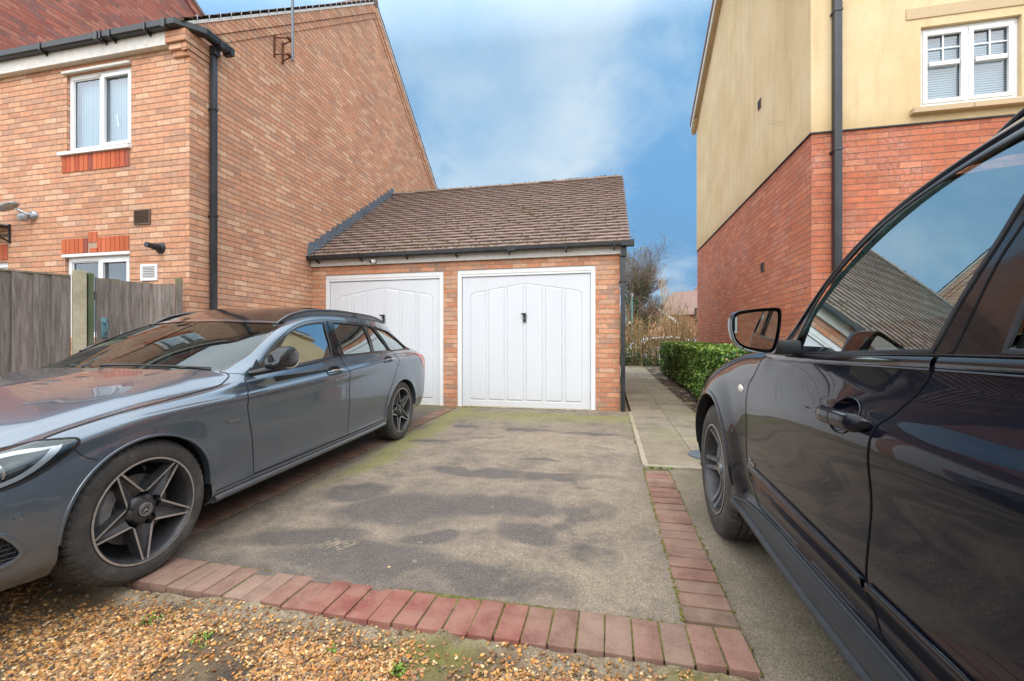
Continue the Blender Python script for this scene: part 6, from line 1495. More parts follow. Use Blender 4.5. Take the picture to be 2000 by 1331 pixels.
def make_wheel(root, name, s, y, z, r, w, rr, style, phase, side=1, steer=0, turn_label=None):
    wroot = part(name, root, (-s, y*side, z))
    wroot.rotation_euler = (0, 0, (pi if side < 0 else 0)+steer)
    tyre_mesh(wroot, r, w, rr)
    rim = MB()   # barrel
    rim.lathe([(rr+.004,-.012),(rr+.006,-.006),(rr-.004,-.004),(rr-.010,-.012),(rr-.018,-.030),(rr-.022,-.10),(rr-.03,-w+.03),(rr+.004,-w+.02)], 72)
    ro = rim.build('rim', M['rim_dark'], wroot, smooth=True, angle=40, uv=False)
    lip = MB(); lip.lathe([(rr-.003,-.003),(rr+.0055,-.0035),(rr+.0055,-.006),(rr-.008,-.010)], 96); lip.build('rim_edge', M['rim_silver'], ro, smooth=True, uv=False)
    if style == 'star':
        for k in range(5):
            A = R(phase+72*k); ca, sa = cos(A), sin(A)
            def T(u, v, y_): return (u*ca-v*sa, y_, u*sa+v*ca)
            sp = MB(); ed = MB()
            u0, u1 = .052, rr-.006; w0 = .050; w1 = .015; yf0, yf1 = -.030, -.008
            for sg in (-1, 1):
                # machined edge bar from the root bolt to the rim
                o0, o1 = w0*sg, w1*sg; i0, i1 = (w0-.0115)*sg, (w1-.0085)*sg
                ub = .068
                vs = [T(ub, o0, yf0), T(u1, o1, yf1), T(u1, i1, yf1), T(ub+.012, i0*.98, yf0)]
                vb = [T(ub, o0, yf0-.006), T(u1, o1, yf1-.006), T(u1, i1, yf1-.006), T(ub+.012, i0*.98, yf0-.006)]
                ed.add(vs+vb, [(0,1,2,3), (0,4,5,1), (3,2,6,7)] )
                # joint to the neighbouring arm round the bolt
                # flank down to the channel
                sp.add([T(ub+.012, i0*.98, yf0-.001), T(u1, i1, yf1-.001), T(u1, .0015*sg, yf1-.020), T(.075, .010*sg, yf0-.022)], [(0,1,2,3)])
                sp.add([T(ub, o0, yf0-.001), T(u1, o1, yf1-.001), T(u1-.004, (w1+.004)*sg, yf1-.055), T(ub, (w0+.006)*sg, yf0-.055)], [(0,1,2,3)])
            sp.add([T(u1, -.0015, yf1-.020), T(u1, .0015, yf1-.020), T(.075, .010, yf0-.022), T(.075, -.010, yf0-.022)], [(0,1,2,3)])
            s_ = sp.build('spoke', M['rim_dark'], ro, smooth=False, uv=False); ed.build('spoke_edge', M['rim_silver'], s_, uv=False)
        hb = MB()  # hub block: pentagon with bolt wells
        V = []; F = []
        n = 60
        for (q, yy) in [(.030,-.028),(.050,-.032),(.064,-.040),(.072,-.06),(.080,-.10)]:
            for k in range(n):
                a = 2*pi*k/n; b = (a-R(phase)) % (2*pi/5); g = abs(b-pi/5)/(pi/5); qq = q*(1+(.10*g-.12*(1-g))*(q > .05)); V.append((qq*cos(a), yy, qq*sin(a)))
        F = [(i*n+k, i*n+(k+1) % n, (i+1)*n+(k+1) % n, (i+1)*n+k) for i in range(4) for k in range(n)]
        hb.add(V, F); hb.build('hub', M['rim_dark'], ro, smooth=True, angle=50, uv=False)
        for k in range(5):
            bt = MB(); A = R(phase+36+72*k); bt.lathe([(0,.006),(.007,.006),(.009,.002),(.0095,-.02)], 10, 'y', (.053*cos(A), -.036, .053*sin(A)))
            bt.build('wheel_bolt', M['interior_black'], ro, smooth=True, uv=False)
        cp = MB(); cp.lathe([(0,-.020),(.031,-.020),(.034,-.023),(.035,-.032)], 32, 'y'); c_ = cp.build('hub_cap', M['rim_dark'], ro, smooth=True, uv=False)
        em = MB(); em.lathe([(.0275,-.0185),(.0305,-.0185),(.0305,-.021),(.0275,-.021)], 32, closed=True)
        em.lathe([(.0180,-.0185),(.0195,-.0180),(.0195,-.021),(.0180,-.021)], 32, closed=True)
        for k in range(3):
            a = R(90+120*k); d = (cos(a), sin(a)); p = (-d[1], d[0])
            em.add([(p[0]*.0028,-.0182,p[1]*.0028), (d[0]*.0185,-.0182,d[1]*.0185), (-p[0]*.0028,-.0182,-p[1]*.0028), (-d[0]*.003,-.0182,-d[1]*.003), (0,-.0165,0)], [(0,1,4),(1,2,4),(2,3,4),(3,0,4)])
        for k in range(26):
            a = 2*pi*k/26; em.add([(cos(a+q)*rr_, -.0188, sin(a+q)*rr_) for q, rr_ in ((-.05,.0215),(.05,.0215),(.05,.0255),(-.05,.0255))], [(0,1,2,3)])
        em.build('emblem', M['rim_silver'], c_, smooth=False, uv=False)
        vt = MB(); vt.tube([(rr*.86*cos(R(phase+36+144)), -.05, rr*.86*sin(R(phase+36+144))), (rr*.78*cos(R(phase+36+144)), -.035, rr*.78*sin(R(phase+36+144)))], .005, 8); vt.build('valve', M['interior_black'], ro, uv=False)
    else:
        for k in range(10):
            A = R(phase+36*k+(6 if k % 2 else -6)); ca, sa = cos(A), sin(A); sg = 1 if k % 2 else -1
            sp = MB(); V = []; n = 9
            for i in range(n):
                f = i/(n-1); u = .035+(rr-.038)*f; v = sg*(-.004+.024*sin(f*pi*.55)*f); hw = .019-.006*f; yf = -.045+.037*f-.028*sin(f*pi)*.9
                for (dv, dy) in ((-hw, -.026), (-hw*.8, 0), (hw*.8, 0), (hw, -.026)):
                    V.append((u*ca-(v+dv)*sa, yf+dy, u*sa+(v+dv)*ca))
            F = [(i*4+j, i*4+j+1, (i+1)*4+j+1, (i+1)*4+j) for i in range(n-1) for j in range(3)]
            sp.add(V, F); sp.build('spoke', M['rim_grey'], ro, smooth=True, angle=35, uv=False)
        cp = MB(); cp.lathe([(0,-.034),(.034,-.036),(.045,-.050),(.075,-.060),(.085,-.10)], 32, 'y'); c_ = cp.build('hub_cap', M['rim_grey'], ro, smooth=True, uv=False)
        em = MB(); em.lathe([(.026,-.0325),(.031,-.0335),(.031,-.036)], 28); 
        for q in range(4):
            a0 = q*pi/2; em.add([(0,-.0330,0)]+[(cos(a0+pi/2*i/6)*.024, -.0335, sin(a0+pi/2*i/6)*.024) for i in range(7)], [(0, i+1, i+2) for i in range(6)]) if q % 2 else None
        em.build('emblem', M['rim_silver'], c_, uv=False)
    dk = MB(); dk.lathe([(.06,-.085),(.09,-.090),(.16 if style == 'star' else .17,-.090),(.16 if style == 'star' else .17,-.112),(.06,-.112)], 48, 'y')
    dk.build('brake_disc', M['brake'], wroot, smooth=True, angle=30, uv=False)
    cl = MB(); V = []
    n = 12
    for (q, yy) in [(.115,-.075),(.125,-.062),(.170,-.060),(.182,-.075),(.182,-.13),(.115,-.13)]:
        for k in range(n+1):
            a = R((18 if side > 0 else 162)-30+60*k/n); V.append((q*cos(a), yy, q*sin(a)))
    cl.add(V, [(i*(n+1)+k, i*(n+1)+k+1, (i+1)*(n+1)+k+1, (i+1)*(n+1)+k) for i in range(5) for k in range(n)]); cl.build('brake_caliper', M['caliper'], wroot, smooth=True, angle=40, uv=False)
    bk = MB(); bk.lathe([(0,-.135),(rr-.03,-.135),(rr-.02,-.10)], 40, 'y'); bk.build('backing_plate', M['dark_void'], wroot, uv=False)
    return wroot

# ---------------------------------------------------------------- shared car builder
def arch_poly(body, cs, cz, rx, rz, zb=None, n=30, tmin=0.0):
    a = [pi*k/n for k in range(n+1)]; s = np.array([cs-rx*cos(q) for q in a]); z = np.array([cz+rz*sin(q) for q in a]); t = body.t_at_z(s, z)
    p = list(zip(s.tolist(), t.tolist())); return [(s[0]+.008, tmin)]+p+[(s[-1]-.008, tmin)]
def end_cap(body, s, mat, parent, name):
    t = np.linspace(0, body.K-1e-6, 60); P_ = body.ev(np.full(60, s), t); n = 60
    V = [tuple(p) for p in P_]+[(p[0], -p[1], p[2]) for p in P_]; mb = MB(); mb.add(V, [(i, i+1, n+i+1, n+i) for i in range(n-1)]); return mb.build(name, mat, parent, uv=False, recalc=True)
def seat(root, s, y, z, mat, head=True, h=.62):
    r_ = part('seat', root, (-s, y, z))
    mb = MB(); mb.cbox((0, 0, .10), (.50,.48,.16), Matrix.Rotation(R(-6), 3, 'Y'), .05); mb.build('cushion', mat, r_, smooth=True, uv=False)
    mb = MB(); mb.cbox((-.30, 0, .10+h/2), (.15,.46,h), Matrix.Rotation(R(-14), 3, 'Y'), .055); mb.build('backrest', mat, r_, smooth=True, uv=False)
    mb = MB(); mb.cbox((-.40, 0, .10+h+.11), (.10,.26,.19), Matrix.Rotation(R(-10), 3, 'Y'), .04)
    for q in (-.06, .06): mb.tube([(-.39, q, .05+h), (-.40, q, .12+h)], .007, 6)
    mb.build('head_restraint', mat, r_, smooth=True, uv=False); return r_
def steering_wheel(root, s, y, z, r=.185):
    w = part('steering_wheel', root, (-s, y, z)); w.rotation_euler = (0, R(-24), 0)
    mb = MB(); mb.tube([(0, cos(2*pi*k/32)*r, sin(2*pi*k/32)*r) for k in range(32)], .015, 8, closed=True); mb.build('rim', M['interior_black'], w, smooth=True, uv=False)
    mb = MB(); mb.cbox((.01, 0, 0), (.05,.15,.11), None, .02); mb.cbox((.005, .1, 0), (.02,.12,.035), None, .006); mb.cbox((.005, -.1, 0), (.02,.12,.035), None, .006); mb.cbox((.005, 0, -.1), (.02,.035,.12), None, .006); mb.build('hub', M['interior_black'], w, smooth=True, uv=False)
def split_regions(body, srange, regions, lines, ns, nt, tdens=None):
    """regions: [(name, polygon)] by priority; returns {name: tris}"""
    loops = [(p, True) for _, p in regions]+[(l, False) for l in lines]
    s, t, F = cdt_surface(body, srange, (0, body.K-1e-6), loops, ns, nt, tdens)
    cs = s[F].mean(1); ct = t[F].mean(1); left = np.ones(len(F), bool); out = {}
    for nm, poly in regions:
        k = inside(cs, ct, poly) & left; out[nm] = F[k]; left &= ~k
    out['rest'] = F[left]; return s, t, out
# ======== grey estate car parked on the left
CA = empty('estate_car', (-3.0214, 1.6453, .003), 'dusty grey metallic estate car parked beside the fence, facing the camera', 'car')
CA.rotation_euler = (Matrix(((.036202, .999344, 0), (-.999344, .036202, 0), (0, 0, 1))).to_4x4() @ Matrix.Rotation(math.atan(.019), 4, 'Y')).to_euler()
tA = [0,.3,.6,1,1.35,1.7,2,2.3,2.65,3,3.3,3.65,4,4.3,4.6,4.85,5,5.2,5.4,5.6,5.8,6,6.25,6.5,6.75,7,7.3,7.6,8,8.25,8.5,8.75,9,9.25,9.5,9.75,10,10.25,10.5,10.75,11,11.25,11.5,11.75,12-1e-6]
front_edge = [(.671,1.5),(.67,2.26),(.633,3.13),(.606,4.2),(.612,5.2),(.645,6.33),(.662,7.45),(.69,8.05)]
frame_front = [(.69,8.05),(.8,8.95),(.957,9.43),(1.124,9.71),(1.3,9.86),(1.48,9.94),(1.664,9.97),(1.823,9.96)]
gapBC = [(1.823,9.96),(1.773,9.5),(1.752,8.61),(1.748,8.04),(1.756,7),(1.762,6.13),(1.755,4.67),(1.757,3.48),(1.762,2.52),(1.757,1.5)]
frame_rear = [(1.823,9.96),(2.085,9.93),(2.447,9.92),(2.63,9.86)]
rear_edge = [(2.63,9.86),(2.70,9.0),(2.785,8.05),(2.812,7.5),(2.800,6.4),(2.766,4.97),(2.693,4.05),(2.589,3.42),(2.50,2.98),(2.462,2.54),(2.438,1.5)]
f_e = smooth_poly(front_edge, 5); f_f = smooth_poly(frame_front, 5); g_bc = smooth_poly(gapBC, 5); f_r = smooth_poly(frame_rear, 4); r_e = smooth_poly(rear_edge, 5)
door1 = f_e+f_f[1:]+g_bc[1:]; door2 = g_bc[::-1]+f_r[1:]+r_e[1:]
dlo = smooth_poly([(.705,8.05),(.81,8.88),(.962,9.36),(1.124,9.64),(1.3,9.79),(1.48,9.87),(1.664,9.90),(1.823,9.90),(2.085,9.87),(2.447,9.86),(2.70,9.79),(3.02,9.58),(3.20,9.1),(3.335,8.02),(2.837,7.93),(2.36,8.03),(1.748,8.02),(1.09,7.97)], 4, True, corners=(0,13))
g1 = smooth_poly([(.905,8.14),(.985,8.95),(1.165,9.58),(1.289,9.72),(1.431,9.79),(1.629,9.80),(1.735,9.79),(1.70,9.25),(1.668,8.6),(1.650,8.12),(1.25,8.10)], 4, True, corners=(0,6,9))
g2 = smooth_poly([(1.878,9.80),(2.06,9.79),(2.418,9.78),(2.40,9.15),(2.362,8.12),(2.08,8.10),(1.822,8.12),(1.836,9.12)], 4, True, corners=(0,2,4,6))
g3 = smooth_poly([(2.462,9.78),(2.607,9.74),(2.68,9.0),(2.757,8.10),(2.57,8.11),(2.405,8.13)], 4, True, corners=(0,1,3,5))
g4 = smooth_poly([(2.672,9.71),(2.85,9.66),(2.99,9.56),(3.10,9.2),(3.26,8.25),(3.10,8.10),(2.95,8.06),(2.806,8.08),(2.74,8.9)], 4, True, corners=(0,4,7))
bonnet = smooth_poly([(.600,10.05),(.612,9.5),(.574,8.45),(.486,7.82),(.301,7.72),(.069,7.40),(-.103,7.40),(-.252,7.38),(-.32,7.22)], 4)[:-1]+[(-.32,7.22),(-.368,7.10),(-.412,7.98),(-.46,8.18),(-.6,8.4),(-.70,9.0),(-.77,10.4),(-.79,12),(.38,12),(.43,11.2),(.52,10.4)]
lamp = smooth_poly([(-.46,8.14),(-.412,7.64),(-.370,7.05),(-.352,6.55),(-.309,5.86),(-.284,5.04),(-.281,4.80),(-.294,4.59),(-.339,4.34),(-.403,4.10),(-.456,4.03),(-.516,4.05),(-.62,4.2),(-.70,4.7),(-.735,5.8),(-.70,7.4),(-.6,8.2),(-.52,8.26)], 3, True)
screen = smooth_poly([(.629,10.10),(.716,10.20),(.818,10.19),(.955,10.22),(1.105,10.27),(1.271,10.37),(1.338,10.44),(1.245,11.05),(1.184,11.36),(1.155,12)], 3, corners=(6,))+[(.36,12),(.41,11.2),(.50,10.4)]
roofg = [(1.20,12),(1.225,11.36),(1.285,11.05),(1.37,10.72),(2.6,10.72),(2.65,12)]
rscreen = [(3.16,10.6),(3.55,10.5),(3.58,12),(3.14,12)]
tl = smooth_poly([(3.335,6.4),(3.375,5.0),(3.42,4.5),(3.49,4.05),(3.62,4.05),(3.78,4.4),(3.80,6.0),(3.66,6.9),(3.45,7.0)], 3, True)
intake = smooth_poly([(-.521,2.83),(-.494,2.64),(-.468,2.31),(-.461,2.13),(-.483,1.91),(-.516,1.74),(-.60,1.62),(-.69,1.75),(-.71,2.2),(-.69,2.7),(-.60,2.88)], 3, True)
grille = [(-.86,3.4),(-.80,3.5),(-.795,6.2),(-.86,6.6)]
af = arch_poly(BA, -.004, .328, .360, .350); ar = arch_poly(BA, 2.843, .328, .372, .345)
REG = [('arch_f', af), ('arch_r', ar), ('glass1', g1), ('glass2', g2), ('glass3', g3), ('glass4', g4), ('trimF', None), ('lamp', lamp), ('tail', tl), ('intake', intake), ('grille', grille), ('screen', screen), ('roofglass', roofg), ('rscreen', rscreen), ('bonnet', bonnet)]
REG = [r_ for r_ in REG if r_[1]]+[('dlo', dlo), ('door1', door1), ('door2', door2)]
bump_seam = smooth_poly([(-.300,4.50),(-.27,4.0),(-.225,3.72)], 3)
sA, tA_, RA = split_regions(BA, (-.86, 3.90), REG, [bump_seam], 230, 0, tA)
dlo_tri = RA['dlo']; cs = sA[dlo_tri].mean(1); ct = tA_[dlo_tri].mean(1); k1 = inside(cs, ct, door1); k2 = inside(cs, ct, door2)
surf_mesh('body', BA, sA, tA_, np.concatenate([RA['rest']]), M['paint_grey'], CA, 0)
surf_mesh('bonnet', BA, sA, tA_, RA['bonnet'], M['paint_grey'], CA, 0, .0012)
ws = surf_mesh('windscreen', BA, sA, tA_, RA['screen'], M['glass_screen'], CA, 0, -.004, fit='top')
surf_mesh('roof_panel', BA, sA, tA_, RA['roofglass'], M['gloss_black'], CA, 0, -.001)
surf_mesh('rear_window', BA, sA, tA_, RA['rscreen'], M['glass_privacy'], CA, 0, -.002)
surf_mesh('grille', BA, sA, tA_, RA['grille'], M['satin_black'], CA, 0, -.01)
mb = MB()
for sd in (1, -1):
    ribbon('seal', BA, screen, .016, M['gloss_black'], ws, sd, .0006, True, mb=mb)
mb.build('windscreen_seal', M['gloss_black'], ws, smooth=True, angle=60, uv=False)
stk = MB(); P0 = BA.ev([1.24, 1.24, 1.285, 1.285], [10.72, 10.90, 10.90, 10.72])+np.array([0,0,-.010]); stk.add([tuple(p) for p in P0], [(0,1,2,3)]); stk.build('sticker', plain('pale_sticker', (.55,.75,.68), .6), ws, uv=False)
for sd in (1, -1):
    q = k1 if True else None
    for (nm, tri, trim, glasses, ge) in (('door', RA['door1'], dlo_tri[k1], [('glass1', 'glass_clear', g1)], 1), ('door', RA['door2'], dlo_tri[k2], [('glass2', 'glass_privacy', g2), ('glass3', 'glass_privacy', g3)], 2)):
        d = surf_mesh(nm, BA, sA, tA_, tri, M['paint_grey'], CA, sd, .0)
        surf_mesh('window_frame', BA, sA, tA_, trim, M['gloss_black'], d, sd, -.001)
        for gn, gm, gl in glasses:
            w_ = surf_mesh('window', BA, sA, tA_, RA[gn], M[gm], d, sd, -.008, fit='side')
            fb = MB(); ribbon('x', BA, gl, .010, None, None, sd, .0008, True, mb=fb, thick=.003); fb.build('window_rubber', M['satin_black'], w_, smooth=True, angle=60, uv=False)
        gp_ = MB(); ribbon('g', BA, (f_e+f_f[1:]+g_bc[1:]+[f_e[0]]) if ge == 1 else (g_bc[::-1]+f_r[1:]+r_e[1:]+[g_bc[-1]]), .0065, None, None, sd, .0010, False, mb=gp_); gp_.build('door_gap', M['gap'], d, smooth=True, uv=False)
        bt = MB(); ribbon('b', BA, [(.72,8.02),(1.09,7.955),(1.40,7.99),(1.745,8.0)] if ge == 1 else [(1.76,8.0),(2.36,8.015),(2.75,7.95)], .020, None, None, sd, .001, False, thick=.006, mb=bt); bt.build('belt_trim', M['gloss_black'], d, smooth=True, angle=60, uv=False)
        # handle: recess cup and chromed grip
        hs, ht = (1.575, 6.02) if ge == 1 else (2.525, 5.15)
        Pc = BA.ev([hs], [ht])[0]; Nc = BA.nrm([hs], [ht])[0]; Nc = Nc/np.linalg.norm(Nc)
        ring = MB(); V = []; n = 28
        for (q, dep) in ((1.0, .0012), (.93, -.002), (.7, -.014), (.3, -.020)):
            for k in range(n):
                a = 2*pi*k/n; V.append(((Pc[0]+cos(a)*.098*q+.006), (Pc[1]+Nc[1]*dep-.11*sin(a)*.038*q*1.2+.0012)*sd, Pc[2]+sin(a)*.043*q))
        ring.add(V, [(i*n+k, i*n+(k+1) % n, (i+1)*n+(k+1) % n, (i+1)*n+k) for i in range(3) for k in range(n)]+[tuple(3*n+k for k in range(n))])
        ring.build('handle_cup', M['satin_black'], d, smooth=True, uv=False)
        hb = MB(); pts = [(Pc[0]+x, (Pc[1]+o)*sd, Pc[2]+z_) for x, o, z_ in ((.098,.004,.0),(.088,.020,.001),(.05,.033,.003),(0,.037,.004),(-.05,.034,.003),(-.082,.022,.001),(-.092,.004,0))]
        hb.tube(pts, [.008,.012,.0145,.015,.0145,.012,.008], 12, flat=.75); h_ = hb.build('handle', M['paint_grey'], d, smooth=True, uv=False)
        hb = MB(); pts = [(a, b+sd*.006, c+.009) for a, b, c in pts[1:-1]]; hb.tube(pts, [.003,.0065,.007,.0065,.003], 8); hb.build('chrome_strip', M['chrome'], h_, smooth=True, uv=False)
    # fixed quarter glass and its surround
    pil = surf_mesh('pillar_trim', BA, sA, tA_, dlo_tri[~k1 & ~k2], M['gloss_black'], CA, sd, -.001)
    qg = surf_mesh('quarter_window', BA, sA, tA_, RA['glass4'], M['glass_privacy'], CA, sd, -.008, fit='side')
    fb = MB(); ribbon('x', BA, g4, .010, None, None, sd, .0008, True, thick=.003, mb=fb); ribbon('x', BA, [(3.335,8.02),(3.20,9.1),(3.02,9.6),(2.70,9.81)], .008, None, None, sd, .001, False, thick=.004, mb=fb); fb.build('window_rubber', M['satin_black'], qg, smooth=True, angle=60, uv=False)
    # arch lips and wells
    for ap in (af, ar):
        lip = MB(); flange(lip, BA, ap[1:-1], .045, sd, False); lo = lip.build('arch_lip', M['paint_grey'], CA, smooth=True, uv=False)
        rb = MB(); ribbon('r', BA, ap[1:-1], .013, None, None, sd, .0005, False, thick=.003, mb=rb); rb.build('arch_edge', M['paint_grey'], lo, smooth=True, angle=70, uv=False)
    for c_ in (0, 2.84):
        wl = MB(); V = []; n = 24
        for yy in (.86, .50):
            for k in range(n+1): a = pi*(k/n)*1.16-pi*.08; V.append((-c_+cos(a)*.372, yy*sd, .325+sin(a)*.365))
        wl.add(V, [(k, k+1, n+1+k+1, n+1+k) for k in range(n)]+[tuple(n+1+k for k in range(n+1))]); wl.build('wheel_well', M['dark_void'], CA, uv=False)
    # headlight
    hl = part('headlight', CA); surf_mesh('lens', BA, sA, tA_, RA['lamp'], M['lens_clear'], hl, sd, .001)
    surf_mesh('housing', BA, sA, tA_, RA['lamp'], M['satin_black'], hl, sd, -.040)
    fb = MB(); flange(fb, BA, lamp, .045, sd, True); fb.build('lamp_rim', M['satin_black'], hl, uv=False)
    fb = MB(); ribbon('x', BA, lamp, .010, None, None, sd, .0015, True, mb=fb); fb.build('lamp_gap', M['gap'], hl, uv=False)
    def sp(s_, t_, o_): p = BA.ev([s_], [t_])[0]+BA.nrm([s_], [t_])[0]*o_; return (p[0], p[1]*sd, p[2])
    eb = MB(); W_ = MB()
    tops = [(-.60,7.9),(-.52,7.9),(-.46,7.6),(-.42,6.9),(-.385,6.1),(-.345,5.5)]; bots = [(-.60,7.3),(-.52,7.2),(-.465,6.6),(-.425,5.95),(-.385,5.45),(-.345,5.2)]
    a_ = [sp(*p, -.012) for p in smooth_poly(tops, 4)]; b_ = [sp(*p, -.014) for p in smooth_poly(bots, 4)]; m_ = len(a_); eb.add(a_+b_, [(i, i+1, m_+i+1, m_+i) for i in range(m_-1)])
    tops = [(-.352,5.35),(-.372,4.9),(-.41,4.55),(-.46,4.35),(-.52,4.3)]; bots = [(-.322,5.3),(-.338,4.75),(-.385,4.38),(-.45,4.16),(-.52,4.12)]
    a_ = [sp(*p, -.012) for p in smooth_poly(tops, 4)]; b_ = [sp(*p, -.014) for p in smooth_poly(bots, 4)]; m_ = len(a_); eb.add(a_+b_, [(i, i+1, m_+i+1, m_+i) for i in range(m_-1)])
    eb.build('light_guide', plain('white_light_guide', (.78,.80,.82), .25) if sd == 1 else bpy.data.materials['white_light_guide'], hl, smooth=True, uv=False)
    for (ss_, tt_, rr_) in ((-.525, 4.9, .040), (-.60, 5.1, .036)):
        c_ = sp(ss_, tt_, -.03); pr = MB(); V = []; n = 20
        d_ = Vector((.75, .62*sd, -.05)).normalized(); e1 = d_.orthogonal().normalized(); e2 = d_.cross(e1)
        for (q, h) in ((1.15,-.02),(1.15,.006),(1.0,.008),(.95,-.004),(.8,.008),(.5,.018),(0.02,.022)):
            for k in range(n): a = 2*pi*k/n; V.append(Vector(c_)+(e1*cos(a)+e2*sin(a))*rr_*q+d_*h)
        pr.add(V, [(i*n+k, i*n+(k+1) % n, (i+1)*n+(k+1) % n, (i+1)*n+k) for i in range(6) for k in range(n)]); pr.build('projector', M['chrome'], hl, smooth=True, angle=30, uv=False)
    # tail light, intake, sensor, seams, badge
    tlr = surf_mesh('tail_light', BA, sA, tA_, RA['tail'], M['red_lens'], CA, sd, .002); fb = MB(); ribbon('x', BA, tl, .006, None, None, sd, .002, True, mb=fb); fb.build('lamp_gap', M['gap'], tlr, uv=False)
    it = surf_mesh('air_intake', BA, sA, tA_, RA['intake'], M['interior_black'], CA, sd, -.03); fb = MB(); flange(fb, BA, intake, .05, sd, True); fb.build('intake_edge', M['satin_black'], it, uv=False)
    fb = MB()
    for i in range(9):
        tt_ = 1.7+.14*i; fb.tube([sp(-.70+.0*i, tt_, -.012), sp(-.60, tt_+.02, -.012), sp(-.465, tt_+.05, -.012)], .0022, 5)
    for i in range(12):
        ss_ = -.70+.02*i; fb.tube([sp(ss_, 1.72, -.013), sp(ss_+.02, 2.82, -.013)], .0022, 5)
    fb.build('intake_mesh', M['satin_black'], it, uv=False)
    fb = MB(); ribbon('x', BA, intake, .018, None, None, sd, .0, True, thick=.006, mb=fb); fb.build('intake_surround', M['paint_grey'], it, smooth=True, uv=False)
    sn = MB(); c_ = BA.ev([-.471], [3.13])[0]; N_ = Vector(BA.nrm([-.471], [3.13])[0]); e1 = N_.orthogonal().normalized(); e2 = N_.cross(e1); V = []
    for (q, h) in ((.0135,.0),(.013,.0015),(.0115,.0005),(.011,.002),(.0,.003)):
        for k in range(18): a = 2*pi*k/18; p = Vector(c_)+(e1*cos(a)+e2*sin(a))*q+N_*h; V.append((p.x, p.y*sd, p.z))
    sn.add(V, [(i*18+k, i*18+(k+1) % 18, (i+1)*18+(k+1) % 18, (i+1)*18+k) for i in range(4) for k in range(18)]); sn.build('parking_sensor', M['paint_grey'], CA, smooth=True, angle=25, uv=False)
    sm = MB(); ribbon('x', BA, bump_seam, .004, None, None, sd, .001, False, mb=sm); ribbon('x', BA, smooth_poly([(.600,10.05),(.612,9.5),(.574,8.45),(.486,7.82),(.301,7.72),(.069,7.40),(-.103,7.40),(-.252,7.38),(-.355,7.10)], 4), 0.0070, None, None, sd, .0028, False, mb=sm)
    ribbon('x', BA, [(.38,1.35),(.67,1.40),(1.75,1.40),(2.43,1.45)], .005, None, None, sd, .0012, False, mb=sm); ribbon('x', BA, [(.614,9.55),(.66,8.95),(.69,8.3)], .004, None, None, sd, .001, False, mb=sm)
    sm.build('panel_gap', M['gap'], CA, uv=False)
    bd = MB(); ribbon('x', BA, [(.452,3.69),(.545,3.71)], .016, None, None, sd, .0, False, thick=.0035, mb=bd); bd.build('badge', M['rim_grey'], CA, uv=False)
    # skirt under the doors
    sk = MB(); ribbon('x', BA, [(.37,.62),(.6,.66),(1.5,.66),(2.2,.66),(2.44,.72)], .045, None, None, sd, .004, False, thick=.020, mb=sk); sk.build('sill', M['paint_grey'], CA, smooth=True, angle=70, uv=False)
    # roof rail
    rr_ = MB(); pts = [BA.ev([s_], [10.80])[0]+np.array([0,0,h]) for s_, h in ((1.26,-.004),(1.33,.012),(1.45,.026),(1.7,.032),(2.1,.034),(2.5,.034),(2.85,.030),(3.06,.014),(3.14,-.004))]
    pts = [(p[0], p[1]*sd, p[2]) for p in pts]; rr_.tube(smooth_poly(pts, 5), .0145, 10, flat=.8); rr_.build('roof_rail', M['gloss_black'], CA, smooth=True, uv=False)
    fb = MB(); fb.add([tuple(np.array(p)+np.array([0,.004*sd,-.035*k_])) for k_ in (0, 1) for p in smooth_poly(pts, 3)], [(i, i+1, len(smooth_poly(pts,3))+i+1, len(smooth_poly(pts,3))+i) for i in range(len(smooth_poly(pts,3))-1)]); fb.build('rail_base', M['gloss_black'], CA, uv=False)
    # wing mirror
    mr = part('wing_mirror', CA, (0 if sd == 1 else -.27, 0 if sd == 1 else .03, 0 if sd == 1 else .015)); mb = MB(); V = []; n = 28     # folded back along the window
    cy, cz = .955, .990; secs = [(.742,.035,.020),(.748,.052,.045),(.775,.058,.066),(.83,.060,.078),(.89,.055,.080),(.94,.045,.070),(.972,.030,.050),(.985,.012,.022)]
    for i, (s_, hy, hz) in enumerate(secs):
        up = .004+.012*sin(pi*i/7)
        for k in range(n):
            a = 2*pi*k/n; ca, sa = cos(a), sin(a)
            V.append((-s_-.035*sa*(1 if i < 3 else .4), (cy-.008*i/7+hy*math.copysign(abs(ca)**.8, ca))*sd, cz+up+hz*math.copysign(abs(sa)**.85, sa)))
    mb.add(V, [(i*n+k, i*n+(k+1) % n, (i+1)*n+(k+1) % n, (i+1)*n+k) for i in range(len(secs)-1) for k in range(n)]+[tuple(range(n))[::-1], tuple((len(secs)-1)*n+k for k in range(n))]); mb.build('mirror_shell', M['shell_grey'], mr, smooth=True, angle=60, uv=False)
    mb = MB(); mb.add([(-.865-.095*cos(2*pi*k/n), .898*sd, cz+.006+.060*sin(2*pi*k/n)) for k in range(n)], [tuple(range(n))]); mb.build('mirror_glass', M['mirror'], mr, uv=False)
    mb = MB(); mb.tube([(-.66,.858*sd,.922),(-.70,.90*sd,.928),(-.745,.935*sd,.938),(-.80,.95*sd,.945)], [.020,.032,.036,.030], 14, flat=.62)
    mb.tube([(-.735,.945*sd,.925),(-.745,.95*sd,.98),(-.735,.945*sd,1.035)], [.016,.022,.014], 10)
    mb.add([(-.68,.845*sd,.915),(-.80,.842*sd,.925),(-.80,.80*sd,1.0),(-.79,.80*sd,1.0)], [(0,1,2,3)]); mb.build('mirror_arm', M['satin_black'], mr, smooth=True, uv=False)
